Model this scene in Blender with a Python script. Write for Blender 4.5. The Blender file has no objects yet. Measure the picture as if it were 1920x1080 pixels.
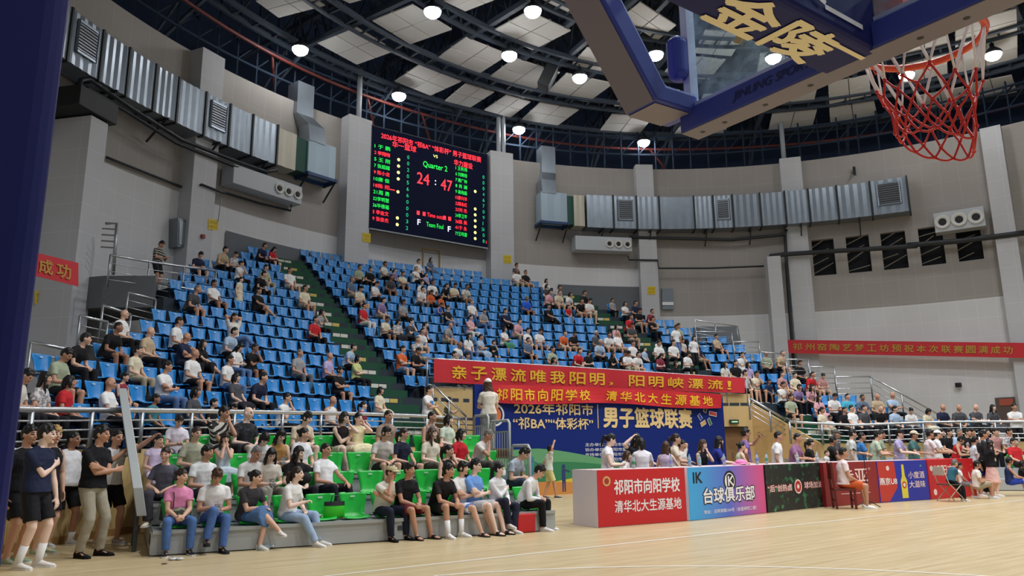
import bpy, bmesh, math, random
import numpy as np
from mathutils import Vector, Matrix, noise
random.seed(7)
SC = bpy.context.scene
COL = SC.collection
PI = math.pi

# ------------------------------------------------------------------ camera
CAM = np.array([-3.08, -1.359, 1.4104])
YAW, PITCH, ROLL, FPX = 0.620699, 0.206967, -0.0097295, 1426.18
_f = np.array([math.sin(YAW) * math.cos(PITCH), math.cos(YAW) * math.cos(PITCH), math.sin(PITCH)])
_r = np.array([math.cos(YAW), -math.sin(YAW), 0.0])
_u = np.cross(_r, _f)
RT = math.cos(ROLL) * _r + math.sin(ROLL) * _u
UP = -math.sin(ROLL) * _r + math.cos(ROLL) * _u
FW = _f
cam_data = bpy.data.cameras.new('camera')
cam_data.sensor_width = 36.0
cam_data.lens = 36.0 * FPX / 1920.0
cam_data.clip_start = 0.05
cam_data.clip_end = 300
cam = bpy.data.objects.new('camera', cam_data)
COL.objects.link(cam)
_m = Matrix.Identity(4)
for i in range(3):
    _m[i][0], _m[i][1], _m[i][2], _m[i][3] = RT[i], UP[i], -FW[i], CAM[i]
cam.matrix_world = _m
SC.camera = cam

# ------------------------------------------------------------------ world, exposure
SC.view_settings.view_transform = 'Standard'
SC.view_settings.look = 'None'
SC.view_settings.exposure = 0.3
SC.view_settings.gamma = 1.0
SC.view_settings.use_curve_mapping = False
wd = bpy.data.worlds.new('world')
SC.world = wd
wd.use_nodes = True
wd.node_tree.nodes['Background'].inputs[0].default_value = (0.80, 0.88, 1.0, 1)
wd.node_tree.nodes['Background'].inputs[1].default_value = 0.24

# the hall's high-bay lamps over the court: (x, y, z, watts)
def lamp_light(x, y, z, watts, name='high_bay_light', ang=156):
    l = bpy.data.lights.new(name, 'SPOT')
    l.energy = watts
    l.spot_size = math.radians(ang)
    l.spot_blend = 1.0
    l.shadow_soft_size = 0.35
    l.color = (0.97, 0.985, 1.0)
    o = bpy.data.objects.new(name, l)
    COL.objects.link(o)
    o.location = (x, y, z)
    return o
for lx, ly in ((4, -4), (4, 4), (12, -5), (12, 5), (20, -4), (20, 4), (6.5, 12), (18, 12), (27, 6)):
    lamp_light(lx, ly, 18.5, 2000 if (lx, ly) == (6.5, 12) else 2900)

# ------------------------------------------------------------------ helpers: pixel (1920x1080 frame) to a point on a real surface
def ray(x, y):
    return FW + RT * (x - 960.0) / FPX - UP * (y - 540.0) / FPX
def on_z(x, y, z=0.0):
    d = ray(x, y); return CAM + d * ((z - CAM[2]) / d[2])
def on_y(x, y, Y):
    d = ray(x, y); return CAM + d * ((Y - CAM[1]) / d[1])
def on_x(x, y, X):
    d = ray(x, y); return CAM + d * ((X - CAM[0]) / d[0])
def on_plane(x, y, p, n):
    d = ray(x, y); n = np.array(n, float); return CAM + d * (((np.array(p, float) - CAM) @ n) / (d @ n))
def on_cyl(x, y, r, c):
    d = ray(x, y); ox, oy = CAM[0] - c[0], CAM[1] - c[1]
    a = d[0] ** 2 + d[1] ** 2; b = ox * d[0] + oy * d[1]; cc = ox * ox + oy * oy - r * r
    return CAM + d * ((-b + math.sqrt(max(0.0, b * b - a * cc))) / a)
def proj(p):
    d = np.array(p, float) - CAM; z = d @ FW
    return 960 + FPX * (d @ RT) / z, 540 - FPX * (d @ UP) / z
BOWL = (11.0, -0.416)           # centre of the rows of seats
WALLC, WALLR, WALLTOP = (14.84, 7.54), 24.85, 17.4
R0, TREAD, Z0, RISE = 19.08, 0.8, 2.08, 0.507   # seat backs: radius and height of row 0
def on_wall(x, y, inset=0.0):
    return on_cyl(x, y, WALLR - inset, WALLC)
def wall_at(a, inset=0.0, z=0.0):
    return Vector((WALLC[0] + (WALLR - inset) * math.cos(a), WALLC[1] + (WALLR - inset) * math.sin(a), z))
def wall_ang(p):
    return math.atan2(p[1] - WALLC[1], p[0] - WALLC[0])
def bowl_at(r, a, z=0.0):
    return Vector((BOWL[0] + r * math.cos(a), BOWL[1] + r * math.sin(a), z))
def row_point(x, y, dz=0.0):
    """row index and angle where the pixel's ray meets the sloping rows (dz above the seat backs)"""
    lo, hi = None, None
    prev = None
    for i in range(0, 420):
        r = 17.5 + i * 0.045
        p = on_cyl(x, y, r, BOWL)
        v = p[2] - (Z0 + dz + RISE * (r - R0) / TREAD)
        if prev is not None and prev[1] * v <= 0:
            t = prev[1] / (prev[1] - v + 1e-12)
            r2 = prev[0] + (r - prev[0]) * t
            p = on_cyl(x, y, r2, BOWL)
            return (r2 - R0) / TREAD, math.atan2(p[1] - BOWL[1], p[0] - BOWL[0]), p
        prev = (r, v)
    return None

# ------------------------------------------------------------------ materials
def lin(c):
    return tuple(((v / 12.92) if v <= 0.04045 else ((v + 0.055) / 1.055) ** 2.4) for v in c)
def hexc(h):
    h = h.lstrip('#'); return lin(tuple(int(h[i:i + 2], 16) / 255.0 for i in (0, 2, 4)))
MATS = {}
def mat(name, col, rough=0.6, metal=0.0, var=0.0, scale=8.0, emit=0.0, bump=0.0, trans=0.0, alpha=1.0, spec=0.5, coat=0.0):
    if name in MATS: return MATS[name]
    m = bpy.data.materials.new(name); m.use_nodes = True
    nt = m.node_tree; b = nt.nodes['Principled BSDF']
    c = hexc(col) if isinstance(col, str) else col
    b.inputs['Base Color'].default_value = (*c, 1)
    b.inputs['Roughness'].default_value = rough
    b.inputs['Metallic'].default_value = metal
    b.inputs['Specular IOR Level'].default_value = spec
    if coat: b.inputs['Coat Weight'].default_value = coat
    if trans: b.inputs['Transmission Weight'].default_value = trans
    if alpha < 1: b.inputs['Alpha'].default_value = alpha
    if emit:
        b.inputs['Emission Color'].default_value = (*c, 1); b.inputs['Emission Strength'].default_value = emit
    if var or bump:
        tc = nt.nodes.new('ShaderNodeTexCoord'); nz = nt.nodes.new('ShaderNodeTexNoise')
        nz.inputs['Scale'].default_value = scale; nz.inputs['Detail'].default_value = 4
        nt.links.new(tc.outputs['Object'], nz.inputs['Vector'])
        if var:
            mx = nt.nodes.new('ShaderNodeMix'); mx.data_type = 'RGBA'
            mx.inputs[6].default_value = (*[v * (1 - var) for v in c], 1)
            mx.inputs[7].default_value = (*[min(1, v * (1 + var)) for v in c], 1)
            nt.links.new(nz.outputs['Fac'], mx.inputs[0]); nt.links.new(mx.outputs[2], b.inputs['Base Color'])
        if bump:
            bp = nt.nodes.new('ShaderNodeBump'); bp.inputs['Strength'].default_value = bump; bp.inputs['Distance'].default_value = 0.02
            nt.links.new(nz.outputs['Fac'], bp.inputs['Height']); nt.links.new(bp.outputs[0], b.inputs['Normal'])
    MATS[name] = m
    return m

# ------------------------------------------------------------------ mesh collecting
class MB:
    def __init__(s): s.v = []; s.f = []; s.uv = None
    def add(s, vs, fs):
        o = len(s.v); s.v += [tuple(map(float, v)) for v in vs]; s.f += [tuple(o + i for i in f) for f in fs]; return s
    def box(s, c, size, rot=0.0, mtx=None):
        hx, hy, hz = size[0] / 2, size[1] / 2, size[2] / 2
        p = [(-hx, -hy, -hz), (hx, -hy, -hz), (hx, hy, -hz), (-hx, hy, -hz), (-hx, -hy, hz), (hx, -hy, hz), (hx, hy, hz), (-hx, hy, hz)]
        M = mtx if mtx is not None else Matrix.Rotation(rot, 3, 'Z')
        return s.add([Vector(c) + M @ Vector(q) for q in p], [(0, 3, 2, 1), (4, 5, 6, 7), (0, 1, 5, 4), (1, 2, 6, 5), (2, 3, 7, 6), (3, 0, 4, 7)])
    def prism(s, poly, off):
        """poly: list of 3D points (one face), off: extrusion vector"""
        n = len(poly); a = [Vector(p) for p in poly]; b = [p + Vector(off) for p in a]
        return s.add(a + b, [tuple(reversed(range(n))), tuple(range(n, 2 * n))] + [(i, (i + 1) % n, n + (i + 1) % n, n + i) for i in range(n)])
    def bar(s, a, b, w, h=None, up=(0, 0, 1)):
        a, b = Vector(a), Vector(b); h = h or w; d = (b - a)
        L = d.length
        if L < 1e-6: return s
        d.normalize(); u = Vector(up)
        if abs(d.dot(u)) > 0.98: u = Vector((1, 0, 0))
        x = d.cross(u).normalized(); z = x.cross(d)
        M = Matrix((x, d, z)).transposed()
        return s.box((a + b) / 2, (w, L, h), mtx=M)
    def tube(s, pts, r, n=8, closed=False, caps=True):
        pts = [Vector(p) for p in pts]; rs = r if isinstance(r, (list, tuple)) else [r] * len(pts)
        m = len(pts); o = len(s.v); ref = None
        for i, p in enumerate(pts):
            if closed: t = pts[(i + 1) % m] - pts[(i - 1) % m]
            else: t = pts[min(i + 1, m - 1)] - pts[max(i - 1, 0)]
            t.normalize()
            if ref is None:
                ref = Vector((0, 0, 1)) if abs(t.z) < 0.9 else Vector((1, 0, 0))
            x = t.cross(ref)
            if x.length < 1e-6: x = t.orthogonal()
            x.normalize(); y = x.cross(t).normalized(); ref = y
            for k in range(n):
                a = 2 * PI * k / n
                s.v.append(tuple(p + (x * math.cos(a) + y * math.sin(a)) * rs[i]))
        rng = range(m) if closed else range(m - 1)
        for i in rng:
            j = (i + 1) % m
            for k in range(n):
                k2 = (k + 1) % n
                s.f.append((o + i * n + k, o + i * n + k2, o + j * n + k2, o + j * n + k))
        if caps and not closed:
            s.f.append(tuple(o + k for k in reversed(range(n)))); s.f.append(tuple(o + (m - 1) * n + k for k in range(n)))
        return s
    def loft(s, rings, caps=True, close=False):
        n = len(rings[0]); o = len(s.v)
        for rg in rings: s.v += [tuple(p) for p in rg]
        for i in range(len(rings) - 1):
            for k in range(n):
                k2 = (k + 1) % n
                s.f.append((o + i * n + k, o + i * n + k2, o + (i + 1) * n + k2, o + (i + 1) * n + k))
        if caps:
            s.f.append(tuple(o + k for k in reversed(range(n)))); s.f.append(tuple(o + (len(rings) - 1) * n + k for k in range(n)))
        return s
    def grid(s, fn, nu, nv):
        o = len(s.v)
        for j in range(nv + 1):
            for i in range(nu + 1): s.v.append(tuple(fn(i / nu, j / nv)))
        for j in range(nv):
            for i in range(nu):
                a = o + j * (nu + 1) + i; s.f.append((a, a + 1, a + nu + 2, a + nu + 1))
        return s
    def sphere(s, c, r, nu=12, nv=8):
        r = r if isinstance(r, (tuple, list)) else (r, r, r)
        rings = []
        for j in range(1, nv):
            t = PI * j / nv
            rings.append([(c[0] + r[0] * math.sin(t) * math.cos(2 * PI * i / nu), c[1] + r[1] * math.sin(t) * math.sin(2 * PI * i / nu), c[2] - r[2] * math.cos(t)) for i in range(nu)])
        return s.loft(rings)
    def mesh(s, name):
        me = bpy.data.meshes.new(name); me.from_pydata(s.v, [], s.f); me.update()
        return me
    def build(s, name, material, parent=None, smooth=False, bevel=0.0, loc=None, recalc=True, seg=2):
        me = s.mesh(name)
        if recalc:
            bm = bmesh.new(); bm.from_mesh(me); bmesh.ops.recalc_face_normals(bm, faces=bm.faces); bm.to_mesh(me); bm.free()
        o = bpy.data.objects.new(name, me); COL.objects.link(o)
        for m in (material if isinstance(material, (list, tuple)) else [material]): me.materials.append(m)
        if smooth:
            me.shade_smooth()
        if bevel:
            md = o.modifiers.new('bevel', 'BEVEL'); md.width = bevel; md.segments = seg; md.limit_method = 'ANGLE'; md.harden_normals = False
        if parent is not None: o.parent = parent
        if loc is not None: o.location = loc
        return o
def tag(o, label, cat, group=None, kind=None):
    o['label'] = label; o['category'] = cat
    if group: o['group'] = group
    if kind: o['kind'] = kind
    return o
def struct(o):
    o['kind'] = 'structure'; return o
def empty(name, loc=(0, 0, 0), rz=0.0):
    o = bpy.data.objects.new(name, None); COL.objects.link(o); o.location = loc; o.rotation_euler = (0, 0, rz); o.empty_display_size = 0.2
    return o
def arc(a0, a1, n):
    return [a0 + (a1 - a0) * i / n for i in range(n + 1)]
ORD = ['', 'first', 'second', 'third', 'fourth', 'fifth', 'sixth', 'seventh', 'eighth', 'ninth', 'tenth', 'eleventh', 'twelfth', 'thirteenth', 'fourteenth', 'fifteenth', 'sixteenth', 'seventeenth', 'eighteenth', 'nineteenth', 'twentieth']
def ordn(n):
    if n <= 20: return ORD[n]
    tens = {2: 'twenty', 3: 'thirty', 4: 'forty'}[n // 10]
    return tens[:-1] + 'ieth' if n % 10 == 0 else tens + '-' + ORD[n % 10]

# lettering: flat glyphs with a little thickness, laid on the plane (origin, right, up); returns the object
def lettering(text, origin, right, up, size, material, parent=None, width=None, bold=0.0, name='lettering', align='LEFT', depth=0.004, shear=0.0, spacing=1.0):
    cu = bpy.data.curves.new(name, 'FONT'); cu.body = text; cu.size = 1.0
    cu.extrude = 0.0; cu.space_character = spacing; cu.shear = shear; cu.resolution_u = 3
    tmp = bpy.data.objects.new('tmp', cu); COL.objects.link(tmp)
    dg = bpy.context.evaluated_depsgraph_get()
    me = bpy.data.meshes.new_from_object(tmp.evaluated_get(dg))
    bpy.data.objects.remove(tmp); bpy.data.curves.remove(cu)
    me.name = name
    if not len(me.vertices):
        return None
    co = np.empty(len(me.vertices) * 3); me.vertices.foreach_get('co', co); co = co.reshape(-1, 3)
    x0, x1 = co[:, 0].min(), co[:, 0].max(); y0, y1 = co[:, 1].min(), co[:, 1].max()
    sy = size / max(1e-6, y1 - y0)
    sx = (width / max(1e-6, x1 - x0)) if width else sy
    R = np.array(right, float); R /= np.linalg.norm(R); U = np.array(up, float); U /= np.linalg.norm(U); N = np.cross(R, U)
    X = (co[:, 0] - x0) * sx
    if align == 'CENTER': X -= (x1 - x0) * sx / 2
    Y = (co[:, 1] - y0) * sy
    P = np.array(origin, float) + X[:, None] * R + Y[:, None] * U + depth * N
    me.vertices.foreach_set('co', P.ravel()); me.update()
    if bold:
        fs = [tuple(p.vertices) for p in me.polygons]; n = len(P); b = bold * .75 * size; allv, allf = [], []
        for k, (dx, dy) in enumerate(((0, 0), (b, b * .4), (-b, -b * .4), (-b * .4, b), (b * .4, -b))):
            allv += [tuple(q) for q in P + dx * R + dy * U + k * 1e-4 * N]; allf += [tuple(i + k * n for i in f) for f in fs]
        bpy.data.meshes.remove(me); me = bpy.data.meshes.new(name); me.from_pydata(allv, [], allf); me.update()
    o = bpy.data.objects.new(name, me); COL.objects.link(o)
    me.materials.clear(); me.materials.append(material)
    if parent is not None: o.parent = parent
    return o
def disc(mb, c, right, up, r, n=24, off=0.0, r0=0.0):
    R = Vector(right).normalized(); U = Vector(up).normalized(); N = R.cross(U); c = Vector(c) + N * off
    if r0 <= 0: mb.add([c + R * r * math.cos(2 * PI * i / n) + U * r * math.sin(2 * PI * i / n) for i in range(n)], [tuple(range(n))])
    else:
        vs = [c + (R * math.cos(2 * PI * i / n) + U * math.sin(2 * PI * i / n)) * q for q in (r0, r) for i in range(n)]
        mb.add(vs, [(i, (i + 1) % n, n + (i + 1) % n, n + i) for i in range(n)])
    return mb
# ================================================================== THE HALL
# wooden court: floor boards run along the court
def floor_mat():
    m = bpy.data.materials.new('maple_boards'); m.use_nodes = True; nt = m.node_tree; b = nt.nodes['Principled BSDF']
    tc = nt.nodes.new('ShaderNodeTexCoord'); mp = nt.nodes.new('ShaderNodeMapping'); br = nt.nodes.new('ShaderNodeTexBrick')
    nt.links.new(tc.outputs['Object'], mp.inputs['Vector']); nt.links.new(mp.outputs[0], br.inputs['Vector'])
    br.inputs['Scale'].default_value = 1.0; br.inputs['Brick Width'].default_value = 1.7; br.inputs['Row Height'].default_value = 0.075
    br.inputs['Mortar Size'].default_value = 0.0012; br.inputs['Bias'].default_value = 0.0
    br.inputs['Color1'].default_value = (*hexc('#d3c29d'), 1); br.inputs['Color2'].default_value = (*hexc('#c9b58c'), 1); br.inputs['Mortar'].default_value = (*hexc('#b19d76'), 1)
    mp2 = nt.nodes.new('ShaderNodeMapping'); mp2.inputs['Scale'].default_value = (0.6, 9.0, 1.0)
    nz = nt.nodes.new('ShaderNodeTexNoise'); nz.inputs['Scale'].default_value = 1.3; nz.inputs['Detail'].default_value = 5
    nt.links.new(tc.outputs['Object'], mp2.inputs['Vector']); nt.links.new(mp2.outputs[0], nz.inputs['Vector'])
    cr = nt.nodes.new('ShaderNodeValToRGB'); cr.color_ramp.elements[0].position = 0.3; cr.color_ramp.elements[0].color = (0.84, 0.80, 0.74, 1); cr.color_ramp.elements[1].position = 0.7; cr.color_ramp.elements[1].color = (1.04, 1.03, 1.0, 1)
    nt.links.new(nz.outputs['Fac'], cr.inputs[0])
    mx = nt.nodes.new('ShaderNodeMix'); mx.data_type = 'RGBA'; mx.blend_type = 'MULTIPLY'; mx.inputs[0].default_value = 1
    nt.links.new(br.outputs['Color'], mx.inputs[6]); nt.links.new(cr.outputs[0], mx.inputs[7]); nt.links.new(mx.outputs[2], b.inputs['Base Color'])
    b.inputs['Roughness'].default_value = 0.34; b.inputs['Specular IOR Level'].default_value = 0.4
    return m
mb = MB(); mb.add([(-14, -16, 0), (48, -16, 0), (48, 30, 0), (-14, 30, 0)], [(0, 1, 2, 3)])
struct(mb.build('floor', floor_mat()))
WHITE_PAINT = mat('court_line_white', '#f1ece0', 0.4)
SIDE_Y = 7.327
mb = MB(); mb.add([(-1.575, SIDE_Y - .025, .003), (27, SIDE_Y - .025, .003), (27, SIDE_Y + .025, .003), (-1.575, SIDE_Y + .025, .003)], [(0, 1, 2, 3)])
struct(mb.build('trim_1', WHITE_PAINT))
mb = MB(); aa = arc(math.radians(-75), math.radians(77.5), 90)
vs = [(r * math.cos(a), r * math.sin(a), .003) for a in aa for r in (6.70, 6.75)]
vs = [(-1.575, -6.6, .003), (-1.575, -6.65, .003)][:0] + vs
mb.add(vs, [(2 * i, 2 * i + 1, 2 * i + 3, 2 * i + 2) for i in range(len(aa) - 1)])
struct(mb.build('trim_2', WHITE_PAINT))
mb = MB(); mb.add([(25.6, -7, .003), (25.65, -7, .003), (25.65, SIDE_Y, .003), (25.6, SIDE_Y, .003)], [(0, 1, 2, 3)])
struct(mb.build('trim_3', mat('court_line_yellow', '#e3c34a', 0.4)))

# round wall, tiled; uv in metres
def tile_mat(name, c1, c2, mort, w, h, rough=0.55):
    m = bpy.data.materials.new(name); m.use_nodes = True; nt = m.node_tree; b = nt.nodes['Principled BSDF']
    uv = nt.nodes.new('ShaderNodeUVMap'); br = nt.nodes.new('ShaderNodeTexBrick'); nt.links.new(uv.outputs[0], br.inputs['Vector'])
    br.offset = 0.0; br.inputs['Scale'].default_value = 1; br.inputs['Brick Width'].default_value = w; br.inputs['Row Height'].default_value = h
    br.inputs['Mortar Size'].default_value = 0.012; br.inputs['Color1'].default_value = (*hexc(c1), 1); br.inputs['Color2'].default_value = (*hexc(c2), 1); br.inputs['Mortar'].default_value = (*hexc(mort), 1)
    nz = nt.nodes.new('ShaderNodeTexNoise'); nz.inputs['Scale'].default_value = 0.35; nz.inputs['Detail'].default_value = 3; nt.links.new(uv.outputs[0], nz.inputs['Vector'])
    cr = nt.nodes.new('ShaderNodeValToRGB'); cr.color_ramp.elements[0].position = 0.35; cr.color_ramp.elements[0].color = (0.92, 0.91, 0.9, 1); cr.color_ramp.elements[1].position = 0.7; cr.color_ramp.elements[1].color = (1, 1, 1, 1)
    nt.links.new(nz.outputs['Fac'], cr.inputs[0])
    mx = nt.nodes.new('ShaderNodeMix'); mx.data_type = 'RGBA'; mx.blend_type = 'MULTIPLY'; mx.inputs[0].default_value = 1
    nt.links.new(br.outputs['Color'], mx.inputs[6]); nt.links.new(cr.outputs[0], mx.inputs[7]); nt.links.new(mx.outputs[2], b.inputs['Base Color'])
    b.inputs['Roughness'].default_value = rough; b.inputs['Specular IOR Level'].default_value = 0.3
    return m
TILE_UP = tile_mat('acoustic_tile_beige', '#a6a19c', '#a49f9a', '#b0aba6', 0.85, 1.25)
TILE_LOW = tile_mat('wall_tile_white', '#dadbdd', '#d8d9db', '#e4e5e7', 0.85, 0.95)
TILE_GREY = mat('dark_grey_plaster', '#666b70', 0.7, var=.08, scale=2)
def curved_wall(name, a0, a1, n, bands, inset=0.0, thick=0.3):
    """bands: list of (z0, z1, material)"""
    vs, fs, uvs, mi = [], [], [], []
    for bi, (z0, z1, m) in enumerate(bands):
        o = len(vs); aa = arc(a0, a1, n)
        for a in aa:
            for z in (z0, z1): vs.append(tuple(wall_at(a, inset, z)))
        for i in range(n):
            fs.append((o + 2 * i, o + 2 * i + 2, o + 2 * i + 3, o + 2 * i + 1)); mi.append(bi)
            u0, u1 = aa[i] * WALLR, aa[i + 1] * WALLR
            uvs += [(u0, z0), (u1, z0), (u1, z1), (u0, z1)]
    # top ledge and back
    zt = bands[-1][1]; o = len(vs); aa = arc(a0, a1, n)
    for a in aa: vs += [tuple(wall_at(a, inset, zt)), tuple(wall_at(a, inset - thick, zt)), tuple(wall_at(a, inset - thick, 0))]
    for i in range(n):
        fs += [(o + 3 * i, o + 3 * i + 3, o + 3 * i + 4, o + 3 * i + 1), (o + 3 * i + 1, o + 3 * i + 4, o + 3 * i + 5, o + 3 * i + 2)]; mi += [len(bands) - 1] * 2
        uvs += [(0, 0)] * 8
    me = bpy.data.meshes.new(name); me.from_pydata(vs, [], fs)
    ul = me.uv_layers.new(name='UVMap')
    for i, u in enumerate(uvs): ul.data[i].uv = u
    for z0, z1, m in bands: me.materials.append(m)
    me.polygons.foreach_set('material_index', mi); me.update()
    ob = bpy.data.objects.new(name, me); COL.objects.link(ob)
    return struct(ob)
DEG = math.radians
curved_wall('wall_left', DEG(185), DEG(117), 40, [(0, 11.35, TILE_LOW), (11.35, WALLTOP, TILE_UP)])
curved_wall('wall_back', DEG(117), DEG(57), 40, [(0, 11.35, TILE_LOW), (11.35, WALLTOP, TILE_UP)])
# the right wall has five openings cut into it: build it in strips around them
WIN = [((1528, 455), (1570, 524)), ((1593, 450), (1637, 521)), ((1659, 444), (1706, 516)), ((1730, 450), (1776, 507)), ((1800, 448), (1848, 503))]
wa = []
for (x0, y0), (x1, y1) in WIN:
    p, q = on_wall(x0, y1), on_wall(x1, y1)
    wa.append((wall_ang(p), wall_ang(q)))
WZ0, WZ1 = 10.62, 12.68
edges = [DEG(57)]
for a0, a1 in wa: edges += [a0, a1]
edges.append(DEG(-12))
def wall_patch(vs, fs, uvs, mi, a0, a1, z0, z1, k):
    n = max(1, int(abs(a1 - a0) / DEG(1.6))); aa = arc(a0, a1, n); o = len(vs)
    for a in aa:
        for z in (z0, z1): vs.append(tuple(wall_at(a, 0, z)))
    for i in range(n):
        fs.append((o + 2 * i, o + 2 * i + 2, o + 2 * i + 3, o + 2 * i + 1)); mi.append(k)
        uvs.extend([(aa[i] * WALLR, z0), (aa[i + 1] * WALLR, z0), (aa[i + 1] * WALLR, z1), (aa[i] * WALLR, z1)])
vs, fs, uvs, mi = [], [], [], []
wall_patch(vs, fs, uvs, mi, DEG(57), DEG(-12), 0, 8.6, 0)
wall_patch(vs, fs, uvs, mi, DEG(57), DEG(-12), 8.6, WZ0, 1)
wall_patch(vs, fs, uvs, mi, DEG(57), DEG(-12), WZ1, WALLTOP, 1)
for i in range(0, len(edges), 2): wall_patch(vs, fs, uvs, mi, edges[i], edges[i + 1], WZ0, WZ1, 1)
for a0, a1 in wa:   # reveals of the openings
    for a in (a0, a1):
        o = len(vs); vs += [tuple(wall_at(a, 0, WZ0)), tuple(wall_at(a, 0, WZ1)), tuple(wall_at(a, -.35, WZ1)), tuple(wall_at(a, -.35, WZ0))]; fs.append((o, o + 1, o + 2, o + 3)); mi.append(1); uvs += [(0, 0)] * 4
    for z in (WZ0, WZ1):
        o = len(vs); vs += [tuple(wall_at(a0, 0, z)), tuple(wall_at(a1, 0, z)), tuple(wall_at(a1, -.35, z)), tuple(wall_at(a0, -.35, z))]; fs.append((o, o + 1, o + 2, o + 3)); mi.append(1); uvs += [(0, 0)] * 4
me = bpy.data.meshes.new('wall_right'); me.from_pydata(vs, [], fs); ul = me.uv_layers.new(name='UVMap')
for i, u in enumerate(uvs): ul.data[i].uv = u
me.materials.append(TILE_LOW); me.materials.append(TILE_UP); me.polygons.foreach_set('material_index', mi); me.update()
o = bpy.data.objects.new('wall_right', me); COL.objects.link(o); struct(o)
# louvred openings: slats lie at an angle inside each
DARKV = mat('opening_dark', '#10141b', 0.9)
SLAT = mat('louvre_slat', '#8b8478', 0.6)
for i, (a0, a1) in enumerate(wa):
    w = empty('window_%d' % (i + 1), wall_at((a0 + a1) / 2, -.1, WZ0)); w['kind'] = 'structure'
    bk = MB(); inv = w.location
    L = lambda v: Vector(v) - inv
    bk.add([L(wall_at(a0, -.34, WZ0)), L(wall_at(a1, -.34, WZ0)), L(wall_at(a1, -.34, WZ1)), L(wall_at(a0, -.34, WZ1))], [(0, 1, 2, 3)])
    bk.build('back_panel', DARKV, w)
    sl = MB(); rs = random.Random(i)
    for k in range(4):
        z = WZ0 + .15 + k * .5; t = rs.uniform(.15, .6)
        sl.bar(L(wall_at(a0, -.22, z)), L(wall_at(a0 + (a1 - a0) * (.6 + .4 * rs.random()), -.1, z + t)), .10, .03)
    sl.build('louvre', SLAT, w)

# pilasters
PIL = tile_mat('pilaster_tile', '#c6c8cc', '#c4c6ca', '#d0d2d6', 1.3, 0.9)
def pilaster(a0, a1, z0, z1, depth, name='trim'):
    vs, fs, uvs = [], [], []
    c = [wall_at(a0, 0, 0), wall_at(a0, depth, 0), wall_at(a1, depth, 0), wall_at(a1, 0, 0)]
    u = 0
    for i in range(3):
        o = len(vs); p, q = c[i], c[i + 1]; w = (q - p).length
        vs += [(p.x, p.y, z0), (q.x, q.y, z0), (q.x, q.y, z1), (p.x, p.y, z1)]; fs.append((o, o + 1, o + 2, o + 3)); uvs += [(u, z0), (u + w, z0), (u + w, z1), (u, z1)]; u += w
    o = len(vs); vs += [(p.x, p.y, z1) for p in c]; fs.append((o, o + 1, o + 2, o + 3)); uvs += [(0, 0)] * 4
    me = bpy.data.meshes.new(name); me.from_pydata(vs, [], fs); ul = me.uv_layers.new(name='UVMap')
    for i, q in enumerate(uvs): ul.data[i].uv = q
    bm = bmesh.new(); bm.from_mesh(me); bmesh.ops.recalc_face_normals(bm, faces=bm.faces); bm.to_mesh(me); bm.free()
    me.materials.append(PIL); ob = bpy.data.objects.new(name, me); COL.objects.link(ob); return struct(ob)
def px_pil(x0, x1, y, z1, depth, name):
    p, q = on_wall(x0, y, depth), on_wall(x1, y, depth)
    return pilaster(wall_ang(p), wall_ang(q), 0, z1, depth, name)
px_pil(168, 201, 250, 11.9, 1.6, 'trim_4')
px_pil(378, 421, 130, 17.4, .7, 'trim_5')
px_pil(655, 698, 236, 17.45, .7, 'trim_6')
px_pil(920, 962, 300, 17.45, .7, 'trim_7')
px_pil(1192, 1224, 316, 17.5, .5, 'trim_8')
px_pil(1439, 1464, 490, 11.6, 1.3, 'trim_9')
px_pil(1462, 1502, 305, 17.55, .4, 'trim_10')
px_pil(1837, 1877, 248, 17.3, .6, 'trim_11')

# dark roof deck and outer cladding above the wall
DECK = mat('roof_deck_dark', '#31405c', 0.8, var=.15, scale=.6)
mb = MB(); n = 64
mb.add([(WALLC[0] + 36 * math.cos(2 * PI * i / n), WALLC[1] + 36 * math.sin(2 * PI * i / n), 23.4) for i in range(n)], [tuple(reversed(range(n)))])
struct(mb.build('ceiling', DECK, recalc=False))
mb = MB(); aa = arc(DEG(190), DEG(-15), 60)
mb.add([(WALLC[0] + 31.5 * math.cos(a), WALLC[1] + 31.5 * math.sin(a), z) for a in aa for z in (12.0, 23.4)], [(2 * i, 2 * i + 2, 2 * i + 3, 2 * i + 1) for i in range(60)])
struct(mb.build('wall_outer', DECK))
# ring and radial beams of the roof frame
STEEL = mat('roof_steel_dark', '#333d4a', 0.65)
STEEL2 = mat('roof_steel_grey', '#2b3645', 0.9, spec=.1)
RED_PIPE = mat('fire_pipe_red', '#5e2420', 0.5)
RC = (16.5, 6.9)
def rc_at(r, a, z): return Vector((RC[0] + r * math.cos(a), RC[1] + r * math.sin(a), z))
def ring_truss(name, r, z0, z1, w, step=2.4):
    mb = MB(); aa = arc(DEG(190), DEG(-20), 84)
    for rr in (r - w / 2, r + w / 2):
        for i in range(84): mb.bar(rc_at(rr, aa[i], z0), rc_at(rr, aa[i + 1], z0), .16, .22)
    for i in range(84):
        mb.bar(rc_at(r, aa[i], z1), rc_at(r, aa[i + 1], z1), .16, .2)
        mb.bar(rc_at(r - w / 2, aa[i], z0), rc_at(r, aa[(i + 1)], z1), .07)
        mb.bar(rc_at(r + w / 2, aa[i + 1], z0), rc_at(r, aa[i], z1), .07)
        mb.bar(rc_at(r - w / 2, aa[i], z0), rc_at(r + w / 2, aa[i], z0), .09)
    return struct(mb.build(name, STEEL))
k = 12
for r, w in ((25.7, .7), (22.0, .9), (18.2, .7), (14.6, .7), (10.8, .7)):
    ring_truss('trim_%d' % k, r, 20.0, 21.8, w); k += 1
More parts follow.
